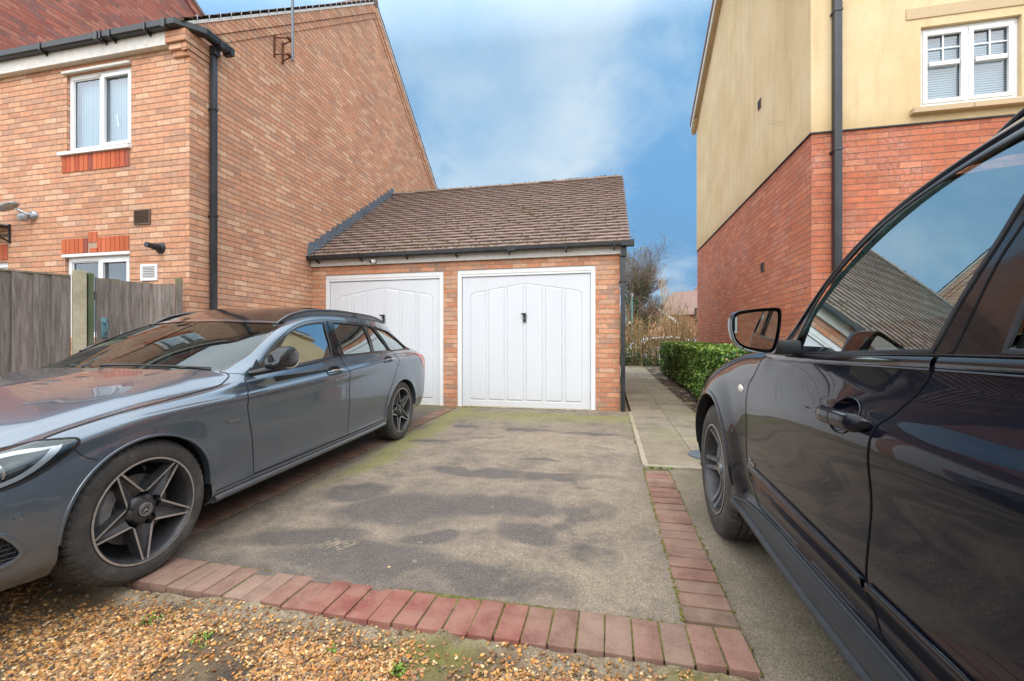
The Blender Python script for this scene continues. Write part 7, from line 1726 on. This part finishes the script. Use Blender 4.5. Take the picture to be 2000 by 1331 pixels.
    mb = MB(); mb.tube([(-s_, y_*sd, z_) for s_, y_, z_ in ((.80,1.013,.945),(.86,1.011,.940),(.92,1.000,.952),(.965,.985,.980),(.978,.972,1.010))], [.003,.006,.007,.006,.003], 8); mb.build('indicator', plain('smoked_lens', (.20,.17,.145), .25) if sd == 1 else bpy.data.materials['smoked_lens'], mr, smooth=True, uv=False)
# underbody, interior
end_cap(BA, -.86, M['satin_black'], CA, 'front_panel'); end_cap(BA, 3.90, M['paint_grey'], CA, 'rear_panel')
mb = MB(); mb.box(-2.44,-.38,-.80,.80,.20,.30); mb.box(-3.80,-3.24,-.62,.62,.28,.40); mb.box(.38,.80,-.52,.52,.22,.5); mb.box(-2.42,.36,-.48,.48,.22,.60); mb.box(-3.3,-2.4,-.48,.48,.25,.62); mb.build('floor_pan', M['dark_void'], CA, uv=False)
mb = MB(); mb.cbox((-.72,0,.84), (.50,1.42,.16), Matrix.Rotation(R(7), 3, 'Y'), .05); mb.cbox((-.86,-.36,.93), (.16,.34,.07), None, .03); mb.cbox((-.92,0,.93), (.03,.22,.13), None, .01); mb.build('dashboard', M['interior_black'], CA, smooth=True, uv=False)
steering_wheel(CA, 1.06, -.36, .87)
for y_ in (-.36, .36): seat(CA, 1.55, y_, .40, M['interior_black']); seat(CA, 2.35, y_, .42, M['interior_black'])
mb = MB(); P_ = []

for y_ in (-.83, .83):
    mb = MB(); mb.box(-2.8,-.9,y_-.03,y_+.03,.4,.88); mb.build('door_card', M['interior_black'], CA, uv=False)
mb = MB(); mb.box(-3.55,-2.75,-.70,.70,.90,.94); mb.build('load_cover', M['interior_black'], CA, uv=False)
# wiper and fallen leaf
mb = MB(); P_ = [BA.ev([s_], [t_])[0]+np.array([.0,0,.005]) for s_, t_ in ((.60,10.35),(.53,10.9),(.47,11.4),(.43,11.9))]; mb.tube([tuple(p) for p in P_], .006, 6); mb.build('wiper', M['satin_black'], CA, uv=False); mb = MB(); mb.tube([(p[0], -p[1], p[2]-.004) for p in P_[2:]], .005, 6); mb.build('wiper', M['satin_black'], CA, uv=False)
wa = {}
make_wheel(CA, 'wheel', 0, .888, .327, .329, .225, .238, 'star', -86, 1)
make_wheel(CA, 'wheel', 2.84, .888, .327, .329, .225, .238, 'star', 0, 1)
make_wheel(CA, 'wheel', 0, .888, .327, .329, .225, .238, 'star', 20, -1)
make_wheel(CA, 'wheel', 2.84, .888, .327, .329, .225, .238, 'star', 50, -1)
p = BA.ev([.22], [11.35])[0]; lf = MB(); 
for k in range(1):
    lf.add([(-.05,0,0),(0,.012,.004),(.06,.002,.001),(0,-.013,.003)], [(0,1,2,3)])
mw = Matrix.Rotation(0, 4, 'X')
fallen = lf.build('fallen_leaf', plain('dry_leaf', (.50,.34,.16), .7), None, uv=False)
bpy.context.view_layer.update(); wp = CA.matrix_world @ Vector((p[0], .19, p[2]+.010)); fallen.location = wp; fallen.rotation_euler = (0,0,.55)
tag(fallen, 'dry brown leaf lying on the bonnet of the grey estate car', 'leaf')
# ======== black SUV parked on the right
CB = empty('suv', (1.55, 2.76, .0239), 'glossy black SUV close on the right, facing away from the camera', 'car')
CB.rotation_euler = (Matrix(((0, -1, 0), (1, 0, 0), (0, 0, 1))).to_4x4() @ Matrix.Rotation(-math.atan(.019), 4, 'Y')).to_euler()
tB = [0,.3,.6,1,1.3,1.6,2,2.3,2.6,3,3.3,3.6,4,4.3,4.6,5,5.3,5.6,5.85,6,6.2,6.4,6.6,6.8,7,7.3,7.6,7.8,8,8.25,8.5,8.75,9,9.25,9.5,9.75,10,10.25,10.5,10.75,11,11.25,11.5,11.75,12-1e-6]
fe = smooth_poly([(.72,2.62),(.655,3.05),(.612,3.75),(.598,4.4),(.598,5.0),(.594,5.5),(.588,6.1),(.592,6.6),(.622,7.1),(.654,7.7),(.672,8.0)], 5)
rg = smooth_poly([(1.668,8.02),(1.645,7.5),(1.605,7.04),(1.578,6.4),(1.570,5.7),(1.556,5.08),(1.540,4.5),(1.522,4.0),(1.512,3.5),(1.545,2.85),(1.60,2.55)], 5)
bgp = smooth_poly([(1.695,8.02),(1.709,8.37),(1.728,8.78),(1.750,9.03),(1.775,9.24),(1.82,9.6),(1.86,9.93)], 4)
frm = smooth_poly([(.672,8.0),(.80,8.9),(.93,9.45),(1.08,9.78),(1.25,9.90),(1.45,9.96),(1.65,9.97),(1.86,9.95)], 5)
door1 = fe+frm[1:]+bgp[::-1][1:]+rg[1:]
re_ = smooth_poly([(2.66,9.93),(2.72,9.0),(2.78,8.02),(2.76,7.0),(2.72,6.2),(2.60,5.2),(2.50,4.2),(2.43,3.2),(2.38,2.6)], 5)
door2 = rg[::-1]+bgp[1:]+[(1.86,9.95),(2.2,9.96),(2.66,9.93)]+re_[1:]
dlo = smooth_poly([(.80,8.02),(.87,8.7),(.96,9.2),(1.09,9.62),(1.25,9.80),(1.45,9.88),(1.66,9.89),(1.86,9.88),(2.3,9.88),(2.8,9.85),(3.1,9.78),(3.25,9.5),(3.38,8.5),(3.40,8.04),(2.8,8.02),(2.0,8.02),(1.3,8.02),(1.0,8.0)], 4, True, corners=(0,13))
g1 = smooth_poly([(.930,8.06),(.938,8.45),(.955,8.9),(.985,9.33),(1.08,9.64),(1.20,9.74),(1.35,9.80),(1.50,9.83),(1.66,9.83),(1.805,9.80),(1.763,9.42),(1.732,9.18),(1.70,8.85),(1.664,8.45),(1.640,8.08),(1.3,8.06)], 4, True, corners=(0,9,14))
g2 = smooth_poly([(1.812,8.08),(1.816,8.4),(1.824,8.82),(1.845,9.3),(1.885,9.80),(2.3,9.80),(2.60,9.79),(2.67,9.0),(2.70,8.1),(2.3,8.08)], 4, True, corners=(0,4,6,8))
g4 = smooth_poly([(2.84,8.12),(2.79,9.0),(2.74,9.78),(3.05,9.70),(3.18,9.45),(3.28,8.8),(3.32,8.15)], 4, True, corners=(0,2,6))
af = arch_poly(BB, .005, .375, .432, .430); ar = arch_poly(BB, 2.935, .375, .432, .430)
bonnet = smooth_poly([(.60,9.9),(.64,8.9),(.62,8.12),(.5,8.06),(.2,8.0),(-.1,7.95),(-.3,7.9),(-.5,8.0),(-.62,8.3)], 4)+[(-.72,9.2),(-.80,10.5),(-.82,12),(.46,12),(.50,11.2),(.55,10.4)]
lamp = smooth_poly([(-.42,7.4),(-.38,6.4),(-.44,5.5),(-.58,5.0),(-.74,5.0),(-.82,5.6),(-.80,7.0),(-.70,7.8),(-.55,7.9)], 3, True)
screen = smooth_poly([(.70,10.12),(.85,10.2),(1.0,10.25),(1.15,10.3),(1.3,10.35),(1.42,10.42),(1.36,11.05),(1.30,12)], 3)+[(.50,12),(.54,11.2),(.62,10.4)]
roofg = [(1.42,12),(1.46,11.15),(2.5,11.15),(2.5,12)]
rscreen = [(3.42,10.5),(3.82,10.3),(3.84,12),(3.40,12)]
tl = smooth_poly([(3.42,6.9),(3.46,5.2),(3.60,4.9),(3.85,5.1),(3.86,6.9),(3.6,7.5)], 3, True)
grille = [(-.92,4.4),(-.86,4.5),(-.855,6.6),(-.92,6.8)]
hc = [(1.425+.066*cos(2*pi*k/24), float(BB.t_at_z(np.array([1.425+.066*cos(2*pi*k/24)]), np.array([.935+.046*sin(2*pi*k/24)]))[0])) for k in range(24)]
REG = [('arch_f', af), ('arch_r', ar), ('glass1', g1), ('glass2', g2), ('glass4', g4), ('cup', hc), ('lamp', lamp), ('tail', tl), ('grille', grille), ('screen', screen), ('roofglass', roofg), ('rscreen', rscreen), ('bonnet', bonnet), ('dlo', dlo), ('door1', door1), ('door2', door2)]
sill = [(.47,1.05),(.47,1.6),(.60,2.20),(.75,2.45),(1.0,2.62),(1.6,2.62),(2.3,2.6),(2.48,2.2),(2.48,1.05)]
REG.insert(2, ('sillreg', sill))
sB, tB_, RB_ = split_regions(BB, (-.92, 3.99), REG, [], 300, 0, tB)
dt = RB_['dlo']; cs = sB[dt].mean(1); ct = tB_[dt].mean(1); k1 = inside(cs, ct, door1); k2 = inside(cs, ct, door2)
PB = M['paint_black']
surf_mesh('body', BB, sB, tB_, RB_['rest'], PB, CB, 0)
surf_mesh('bonnet', BB, sB, tB_, RB_['bonnet'], PB, CB, 0, .001)
surf_mesh('windscreen', BB, sB, tB_, RB_['screen'], M['glass_screen'], CB, 0, -.004, fit='top')
surf_mesh('roof_panel', BB, sB, tB_, RB_['roofglass'], M['gloss_black'], CB, 0, -.001)
surf_mesh('rear_window', BB, sB, tB_, RB_['rscreen'], M['glass_privacy'], CB, 0, -.002)
surf_mesh('grille', BB, sB, tB_, RB_['grille'], M['satin_black'], CB, 0, -.01)
for sd in (1, -1):
    def sp(s_, t_, o_=0): p = BB.ev([s_], [t_])[0]+BB.nrm([s_], [t_])[0]*o_; return (p[0], p[1]*sd, p[2])
    for (tri, trim, gl, gpoly, gm, e) in ((RB_['door1'], dt[k1], 'glass1', g1, 'glass_clear', 1), (RB_['door2'], dt[k2], 'glass2', g2, 'glass_privacy', 2)):
        d = surf_mesh('door', BB, sB, tB_, tri, PB, CB, sd)
        surf_mesh('window_frame', BB, sB, tB_, trim, M['gloss_black'], d, sd, .0005)
        w_ = surf_mesh('window', BB, sB, tB_, RB_[gl], M[gm], d, sd, -.010, fit='side')
        fb = MB(); ribbon('x', BB, gpoly, .012, None, None, sd, .0012, True, thick=.003, mb=fb); fb.build('window_rubber', M['satin_black'], w_, smooth=True, angle=60, uv=False)
        fb = MB(); ribbon('x', BB, (fe+frm[1:]+bgp[::-1][1:]+rg+[fe[0]]) if e == 1 else (rg[::-1]+bgp+[(2.2,9.96),(2.66,9.93)]+re_[1:]+[rg[-1]]), .0060, None, None, sd, .0014, False, mb=fb); fb.build('door_gap', M['gap'], d, smooth=True, uv=False)
        fb = MB(); rr_ = [(.70,8.02),(.83,7.93),(1.08,7.93),(1.4,7.94),(1.660,7.95)] if e == 1 else [(1.676,7.95),(2.0,7.95),(2.4,7.95),(2.775,7.95)]
        ribbon('x', BB, rr_, .026, None, None, sd, .0, False, thick=.009, mb=fb); b_ = fb.build('belt_trim', M['gloss_black'], d, smooth=True, angle=50, uv=False)
        fb = MB(); ribbon('x', BB, [(a, b-.115) for a, b in rr_], .004, None, None, sd, .004, False, thick=.003, mb=fb); ribbon('x', BB, [(a, b+.09) for a, b in rr_], .003, None, None, sd, .006, False, thick=.003, mb=fb); fb.build('bright_edge', M['dark_chrome'], b_, smooth=True, uv=False)
        fb = MB(); ribbon('x', BB, frm[2:] if e == 1 else [(1.87,9.95),(2.2,9.96),(2.66,9.93)], .009, None, None, sd, .001, False, thick=.006, mb=fb); fb.build('frame_trim', M['dark_chrome'], d, smooth=True, uv=False)
        # rubbing strip along the foot of the door
        fb = MB(); ribbon('x', BB, [(.628,4.10),(.9,4.08),(1.2,4.03),(1.512,3.97)] if e == 1 else [(1.530,3.96),(1.9,3.96),(2.2,3.98),(2.45,4.05)], .024, None, None, sd, .0, False, thick=.009, mb=fb); fb.build('rubbing_strip', PB, d, smooth=True, angle=75, uv=False)
        fb = MB(); ribbon('x', BB, [(.628,4.18),(.9,4.16),(1.2,4.11),(1.510,4.05)] if e == 1 else [(1.532,4.04),(1.9,4.04),(2.2,4.06),(2.45,4.12)], .0045, None, None, sd, .005, False, thick=.004, mb=fb); fb.build('bright_strip', M['dark_chrome'], d, smooth=True, uv=False)
        # handle
        h0 = 1.298 if e == 1 else 2.36
        V = []; n = 16; pr = []
        N_ = 15
        for i in range(N_):
            f = i/(N_-1); s_ = h0+.262*f; p = np.array(BB.ev([s_], [float(BB.t_at_z(np.array([s_]), np.array([.929+.006*f]))[0])])[0])
            hz = (.004+.0185*min(1, (f/.28))**.7)*(1.0 if f < .93 else max(.25, math.sqrt(max(0, 1-((f-.93)/.075)**2)))); off = .006+.040*min(1, f/.30)**.8*(1 if f < .9 else max(.25, 1-((f-.9)/.12)**2))
            for k in range(n):
                a = 2*pi*k/n; V.append((p[0], (p[1]+off-.016+max(.006,off*.36)*cos(a))*sd, p[2]+hz*math.copysign(abs(sin(a))**.8, sin(a))))
        hb = MB(); hb.add(V, [(i*n+k, i*n+(k+1) % n, (i+1)*n+(k+1) % n, (i+1)*n+k) for i in range(N_-1) for k in range(n)]+[tuple(range(n))[::-1], tuple((N_-1)*n+k for k in range(n))]); h_ = hb.build('handle', PB, d, smooth=True, angle=70, uv=False)
        hb = MB(); i0 = 8; hb.add([V[i0*n+k] if False else (V[i0*n+k][0], V[i0*n+k][1]+.0005*sd, V[i0*n+k][2]*1.0) for k in range(n)]+[(V[i0*n+k][0]-.003, V[i0*n+k][1]+.0005*sd, V[i0*n+k][2]) for k in range(n)], [(k, (k+1) % n, n+(k+1) % n, n+k) for k in range(n)]); hb.build('handle_joint', M['gap'], h_, uv=False)
        if e == 1 or True:
            cs0 = h0+.127; V = []; n = 32
            cup = MB()
            for (q, dep) in ((1.03,.0018),(1.0,.0035),(.96,.0005),(.86,-.012),(.6,-.024),(.0,-.030)):
                for k in range(n):
                    a = 2*pi*k/n; s_ = cs0+.066*q*cos(a); z_ = .935+.046*q*sin(a); p = BB.ev([s_], [float(BB.t_at_z(np.array([s_]), np.array([z_]))[0])])[0]; V.append((p[0], (p[1]+dep)*sd, p[2]))
            cup.add(V, [(i*n+k, i*n+(k+1) % n, (i+1)*n+(k+1) % n, (i+1)*n+k) for i in range(5) for k in range(n)]); cup.build('handle_cup', PB, d, smooth=True, angle=80, uv=False)
            if e == 1: pass
    surf_mesh('sill', BB, sB, tB_, RB_['sillreg'], M['sill_black'], CB, sd, .004)
    fb = MB(); ribbon('x', BB, [(.50,1.7),(.62,2.15),(.78,2.32),(1.0,2.42),(1.6,2.42),(2.3,2.4)], .012, None, None, sd, .004, False, thick=.010, mb=fb); ribbon('x', BB, [(.47,1.08),(.9,1.0),(1.6,1.0),(2.45,1.05)], .03, None, None, sd, .0, False, thick=.018, mb=fb); fb.build('sill_edge', M['sill_black'], CB, smooth=True, angle=70, uv=False)
    surf_mesh('pillar_trim', BB, sB, tB_, dt[~k1 & ~k2], M['gloss_black'], CB, sd, .0)
    surf_mesh('quarter_window', BB, sB, tB_, RB_['glass4'], M['glass_privacy'], CB, sd, -.005)
    fb = MB(); flange(fb, BB, af[1:-1], .05, sd, False); flange(fb, BB, ar[1:-1], .05, sd, False); fb.build('arch_lip', M['satin_black'], CB, smooth=True, uv=False)
    for cc in (.005, 2.935):
        fb = MB(); o_ = [(a, b) for a, b in arch_poly(BB, cc, .375, .448, .446)[1:-1]]; ribbon('x', BB, o_[1:-1], .020, None, None, sd, .0, False, thick=.005, mb=fb); fb.build('wheel_arch_trim', PB, CB, smooth=True, angle=70, uv=False)
    for c_ in (.005, 2.935):
        wl = MB(); V = []; n = 24
        for yy in (.93, .52):
            for k in range(n+1): a = pi*(k/n)*1.16-pi*.08; V.append((-c_+cos(a)*.445, yy*sd, .372+sin(a)*.445))
        wl.add(V, [(k, k+1, n+1+k+1, n+1+k) for k in range(n)]+[tuple(n+1+k for k in range(n+1))]); wl.build('wheel_well', M['dark_void'], CB, uv=False)
    hl = surf_mesh('headlight', BB, sB, tB_, RB_['lamp'], M['chrome'], CB, sd, .001)
    surf_mesh('tail_light', BB, sB, tB_, RB_['tail'], M['red_lens'], CB, sd, .002)
    # side repeater and chrome script on the door foot
    fb = MB(); V = []; n = 14
    for (f, w_) in ((0,.002),(.12,.016),(.35,.021),(.65,.017),(.9,.009),(1,.001)):
        s_ = .463+.070*f; t_ = float(BB.t_at_z(np.array([s_]), np.array([.897-.004*f]))[0]); p = BB.ev([s_], [t_])[0]
        for k in range(n): a = 2*pi*k/n; V.append((p[0], (p[1]+.008*cos(a)*min(1, w_*60)+.001)*sd, p[2]+w_*sin(a)))
    fb.add(V, [(i*n+k, i*n+(k+1) % n, (i+1)*n+(k+1) % n, (i+1)*n+k) for i in range(5) for k in range(n)]); fb.build('side_indicator', plain('clear_indicator', (.62,.60,.56), .08, **{'Coat Weight': 1}) if sd == 1 else bpy.data.materials['clear_indicator'], CB, smooth=True, uv=False)
    tx = MB(); 
    # raised letters: 3 . 0 s d as strokes (7-segment like, slanted)
    def stroke(pts, w=.0022):
        q = [(p[0]+.28*p[1]*.0, p[1]) for p in pts]; P3 = []
        for (a, b) in q:
            s_ = .640+a; z_ = .585+b-.05*a; t_ = float(BB.t_at_z(np.array([s_]), np.array([z_]))[0]); pp = BB.ev([s_], [t_])[0]; P3.append((pp[0], (pp[1]+.0025)*sd, pp[2]))
        tx.tube(P3, w, 6)
    gl = {'3': [[(0,.020),(.011,.020),(.006,.011),(.011,.008),(.010,.001),(0,0)]], '.': [[(0,0),(.002,0)]], '0': [[(.002,0),(0,.010),(.003,.020),(.009,.020),(.011,.010),(.008,0),(.002,0)]],
          's': [[(.010,.013),(.003,.014),(.001,.010),(.009,.006),(.008,.001),(0,0)]], 'd': [[(.010,.021),(.010,0),(.003,0),(.001,.006),(.004,.012),(.010,.012)]]}
    x_ = 0
    for ch in '3.0sd':
        for st in gl[ch]: stroke([(x_+a, b) for a, b in st])
        x_ += .016 if ch != '.' else .007
    tx.build('badge', M['chrome'], CB, smooth=True, uv=False)
    # roof rail
    fb = MB(); pts = [BB.ev([s_], [11.0])[0]+np.array([0,.0,h]) for s_, h in ((1.46,-.012),(1.56,.006),(1.70,.018),(2.0,.026),(2.6,.028),(3.1,.024),(3.35,.010),(3.45,-.008))]; fb.tube(smooth_poly([(p[0], p[1]*sd, p[2]) for p in pts], 5), .013, 12, flat=.7); fb.build('roof_rail', M['dark_chrome'], CB, smooth=True, uv=False)
    # wing mirror
    mr = part('wing_mirror', CB)
    OUT = [(1.135,1.185),(1.131,1.210),(1.116,1.227),(1.078,1.235),(1.02,1.240),(.984,1.239),(.976,1.228),(.977,1.19),(.982,1.145),(.991,1.100),(1.005,1.083),(1.058,1.088),(1.097,1.100),(1.122,1.124),(1.133,1.158)]
    OUT = smooth_poly(OUT, 3, True); oc = np.mean(np.array(OUT), 0); n = len(OUT); V = []
    secs = [(1.098,.93),(1.104,.985),(1.100,1.0),(1.06,1.0),(1.02,.96),(.975,.82),(.95,.60),(.94,.25)]
    for (s_, q) in secs:
        for (y_, z_) in OUT: V.append((-s_, (oc[0]+(y_-oc[0])*q+(0 if s_ > 1.05 else (1.05-s_)*-.25))*sd, oc[1]+(z_-oc[1])*q))
    mb = MB(); mb.add(V, [(i*n+k, i*n+(k+1) % n, (i+1)*n+(k+1) % n, (i+1)*n+k) for i in range(len(secs)-1) for k in range(n)]+[tuple((len(secs)-1)*n+k for k in range(n))]); mb.build('mirror_shell', M['gloss_black'], mr, smooth=True, angle=50, uv=False)
    mb = MB(); mb.add([(-1.070, (oc[0]+(y_-oc[0])*.94)*sd, oc[1]+(z_-oc[1])*.94) for y_, z_ in OUT], [tuple(range(n))]); mb.build('mirror_back', M['satin_black'], mr, uv=False)
    mb = MB(); tiltv = .035; mb.add([(-1.096+(y_-oc[0])*.08, (oc[0]+(y_-oc[0])*.84)*sd, oc[1]+(z_-oc[1])*.82) for y_, z_ in OUT], [tuple(range(n))]); mb.build('mirror_glass', M['mirror'], mr, uv=False)
    mb = MB(); mb.cbox((-1.03, .945*sd, 1.105), (.075,.09,.05), None, .012); mb.cbox((-.96, .905*sd, 1.098), (.16,.03,.055), None, .012); mb.build('mirror_arm', M['satin_black'], mr, smooth=True, uv=False)
end_cap(BB, -.92, M['satin_black'], CB, 'front_panel'); end_cap(BB, 3.99, PB, CB, 'rear_panel')
mb = MB(); mb.box(-2.46,-.47,-.86,.86,.30,.42); mb.box(-3.9,-3.4,-.62,.62,.40,.5); mb.box(.46,.85,-.6,.6,.32,.6); mb.box(-3.4,.44,-.50,.50,.32,.70); mb.build('floor_pan', M['dark_void'], CB, uv=False)
mb = MB(); mb.cbox((-.92,0,1.0), (.62,1.56,.17), Matrix.Rotation(R(5), 3, 'Y'), .06); mb.cbox((-1.10,-.38,1.085), (.2,.36,.07), None, .03); mb.cbox((-1.08,0,1.07), (.16,.30,.06), None, .02); mb.build('dashboard', M['interior_grey'], CB, smooth=True, uv=False)
for y_ in (.62, -.05, -.72):
    mb = MB(); mb.cbox((-1.225, y_, 1.03), (.02,.13,.05), None, .006); mb.build('air_vent', M['interior_black'], CB, uv=False)
steering_wheel(CB, 1.36, -.38, 1.02)
for y_ in (-.38, .38): seat(CB, 1.95, y_, .58, M['interior_black'], h=.56); seat(CB, 2.85, y_, .62, M['interior_black'], h=.50)
for y_ in (-.855, .855):
    mb = MB(); mb.box(-2.9,-1.0,y_-.025,y_+.025,.5,1.05); mb.build('door_card', M['interior_black'], CB, uv=False)
make_wheel(CB, 'wheel', .005, .950, .372, .374, .255, .248, 'vspoke', 12, 1)
make_wheel(CB, 'wheel', 2.935, .950, .372, .374, .255, .248, 'vspoke', 30, 1)
make_wheel(CB, 'wheel', .005, .950, .372, .374, .255, .248, 'vspoke', 5, -1)
make_wheel(CB, 'wheel', 2.935, .950, .372, .374, .255, .248, 'vspoke', 50, -1)
# ---------------------------------------------------------------- sky, light, camera
w = bpy.data.worlds.new('World'); SC.world = w; w.use_nodes = True
t = NT('world', w.node_tree)
SUN_EL, SUN_AZ = 50, 176      # azimuth measured from +Y clockwise: behind the camera, slightly left
sky = t.n('ShaderNodeTexSky', sky_type='NISHITA', sun_disc=False, sun_elevation=R(SUN_EL), sun_rotation=R(SUN_AZ), air_density=1.1, dust_density=.6, ozone_density=2.2)
d = t.n('ShaderNodeTexCoord').outputs['Generated']; sep = t.n('ShaderNodeSeparateXYZ', {0: d})
zc = t.math('MAXIMUM', sep.outputs[2], .0)
# project onto a cloud layer
k = t.math('DIVIDE', 1.0, t.math('ADD', zc, .22))
cv = t.n('ShaderNodeCombineXYZ', {0: t.math('MULTIPLY', sep.outputs[0], k), 1: t.math('MULTIPLY', sep.outputs[1], k), 2: 0.0}).outputs[0]
cv = t.map(cv, (1.0,.75,1), (3.0,1.7,0), (0,0,.35))
n1 = t.noise(.75, 5, .44, vec=cv, dist=.25); n2 = t.noise(1.9, 5, .5, vec=t.map(cv, (1,1,1), (5,9,2)))
n3 = t.noise(5.5, 6, .6, vec=t.map(cv, (1,1,1), (2,4,7)), dist=.4)
den = t.math('ADD', t.math('MULTIPLY', n1, .52), t.math('ADD', t.math('MULTIPLY', n2, .26), t.math('MULTIPLY', n3, .22)))
front = sep.outputs[1]
high = t.ramp(t.math('SUBTRACT', t.math('MULTIPLY', t.math('POWER', zc, 1.5), .80), t.math('MULTIPLY', front, .37)), [(.04, 0), (.46, 1)])   # brighter, thicker cloud overhead and behind
bx = t.math('DIVIDE', t.math('ADD', sep.outputs[0], .20), .20); left = t.math('SUBTRACT', t.math('MULTIPLY', t.math('EXPONENT', t.math('MULTIPLY', t.math('MULTIPLY', bx, bx), -1.0)), .25), .06)
den2 = t.math('ADD', t.math('ADD', den, left), t.math('MULTIPLY', high, .20))
cm = t.ramp(den2, [(.44, 0), (.66, 1)], 'EASE')
blue = t.n('ShaderNodeVectorMath', {0: sky, 1: (.070,.10,.115)}, operation='MULTIPLY').outputs[0]
base = t.mix(.86, blue, t.ramp(zc, [(0, (.23,.40,.58)), (.10, (.17,.34,.57)), (.30, (.19,.45,.79)), (.6, (.22,.52,.88))]))
base = t.mix(t.ramp(n2, [(.36, .30), (.60, 0)]), base, (.17,.35,.57,1))
cloud = t.mix(t.ramp(n2, [(.35, 0), (.65, 1)]), (.36,.58,.82,1), (.68,.82,.93,1))
skyc = t.mix(t.math('MULTIPLY', cm, .90), base, cloud)
skyc = t.mix(t.math('MULTIPLY', high, .8), skyc, (.97,.96,.95,1))
skyc = t.mix(1.0, skyc, t.ramp(high, [(0, 1), (1, 1)]), 'MULTIPLY')
k2 = t.math('ADD', 1.0, t.math('MULTIPLY', high, 2.3))
skyc = t.n('ShaderNodeVectorMath', {0: skyc}, operation='SCALE'); t.set(skyc, 'Scale', k2); skyc = skyc.outputs[0]
bg = t.n('ShaderNodeBackground', {0: skyc, 1: 1.0}); t.n('ShaderNodeOutputWorld', {0: bg.outputs[0]})

sun = bpy.data.lights.new('sun', 'SUN'); sun.energy = .85; sun.angle = R(22); sun.color = (1, .955, .89)
so = bpy.data.objects.new('sun', sun); COL.objects.link(so); so['kind'] = 'structure'
az = R(SUN_AZ); dirv = Vector((sin(az)*cos(R(SUN_EL)), cos(az)*cos(R(SUN_EL)), sin(R(SUN_EL)))); so.rotation_euler = (-dirv).to_track_quat('-Z', 'Y').to_euler()

cam = bpy.data.cameras.new('camera'); co = bpy.data.objects.new('camera', cam); COL.objects.link(co)
cam.sensor_width = 36; cam.lens = 36*855/2000; cam.clip_end = 2000; cam.clip_start = .05
cam.shift_y = (672-665.5)/2000
co.location = (0, 0, 1.12); co.rotation_euler = (R(90), 0, R(12.3)); SC.camera = co
SC.view_settings.view_transform = 'Standard'; SC.view_settings.look = 'None'; SC.view_settings.exposure = 0; SC.view_settings.gamma = 1
SC.cycles.max_bounces = 5; SC.cycles.diffuse_bounces = 2; SC.cycles.glossy_bounces = 4; SC.cycles.transmission_bounces = 2; SC.cycles.transparent_max_bounces = 12; SC.cycles.sample_clamp_indirect = 6; SC.cycles.use_denoising = True
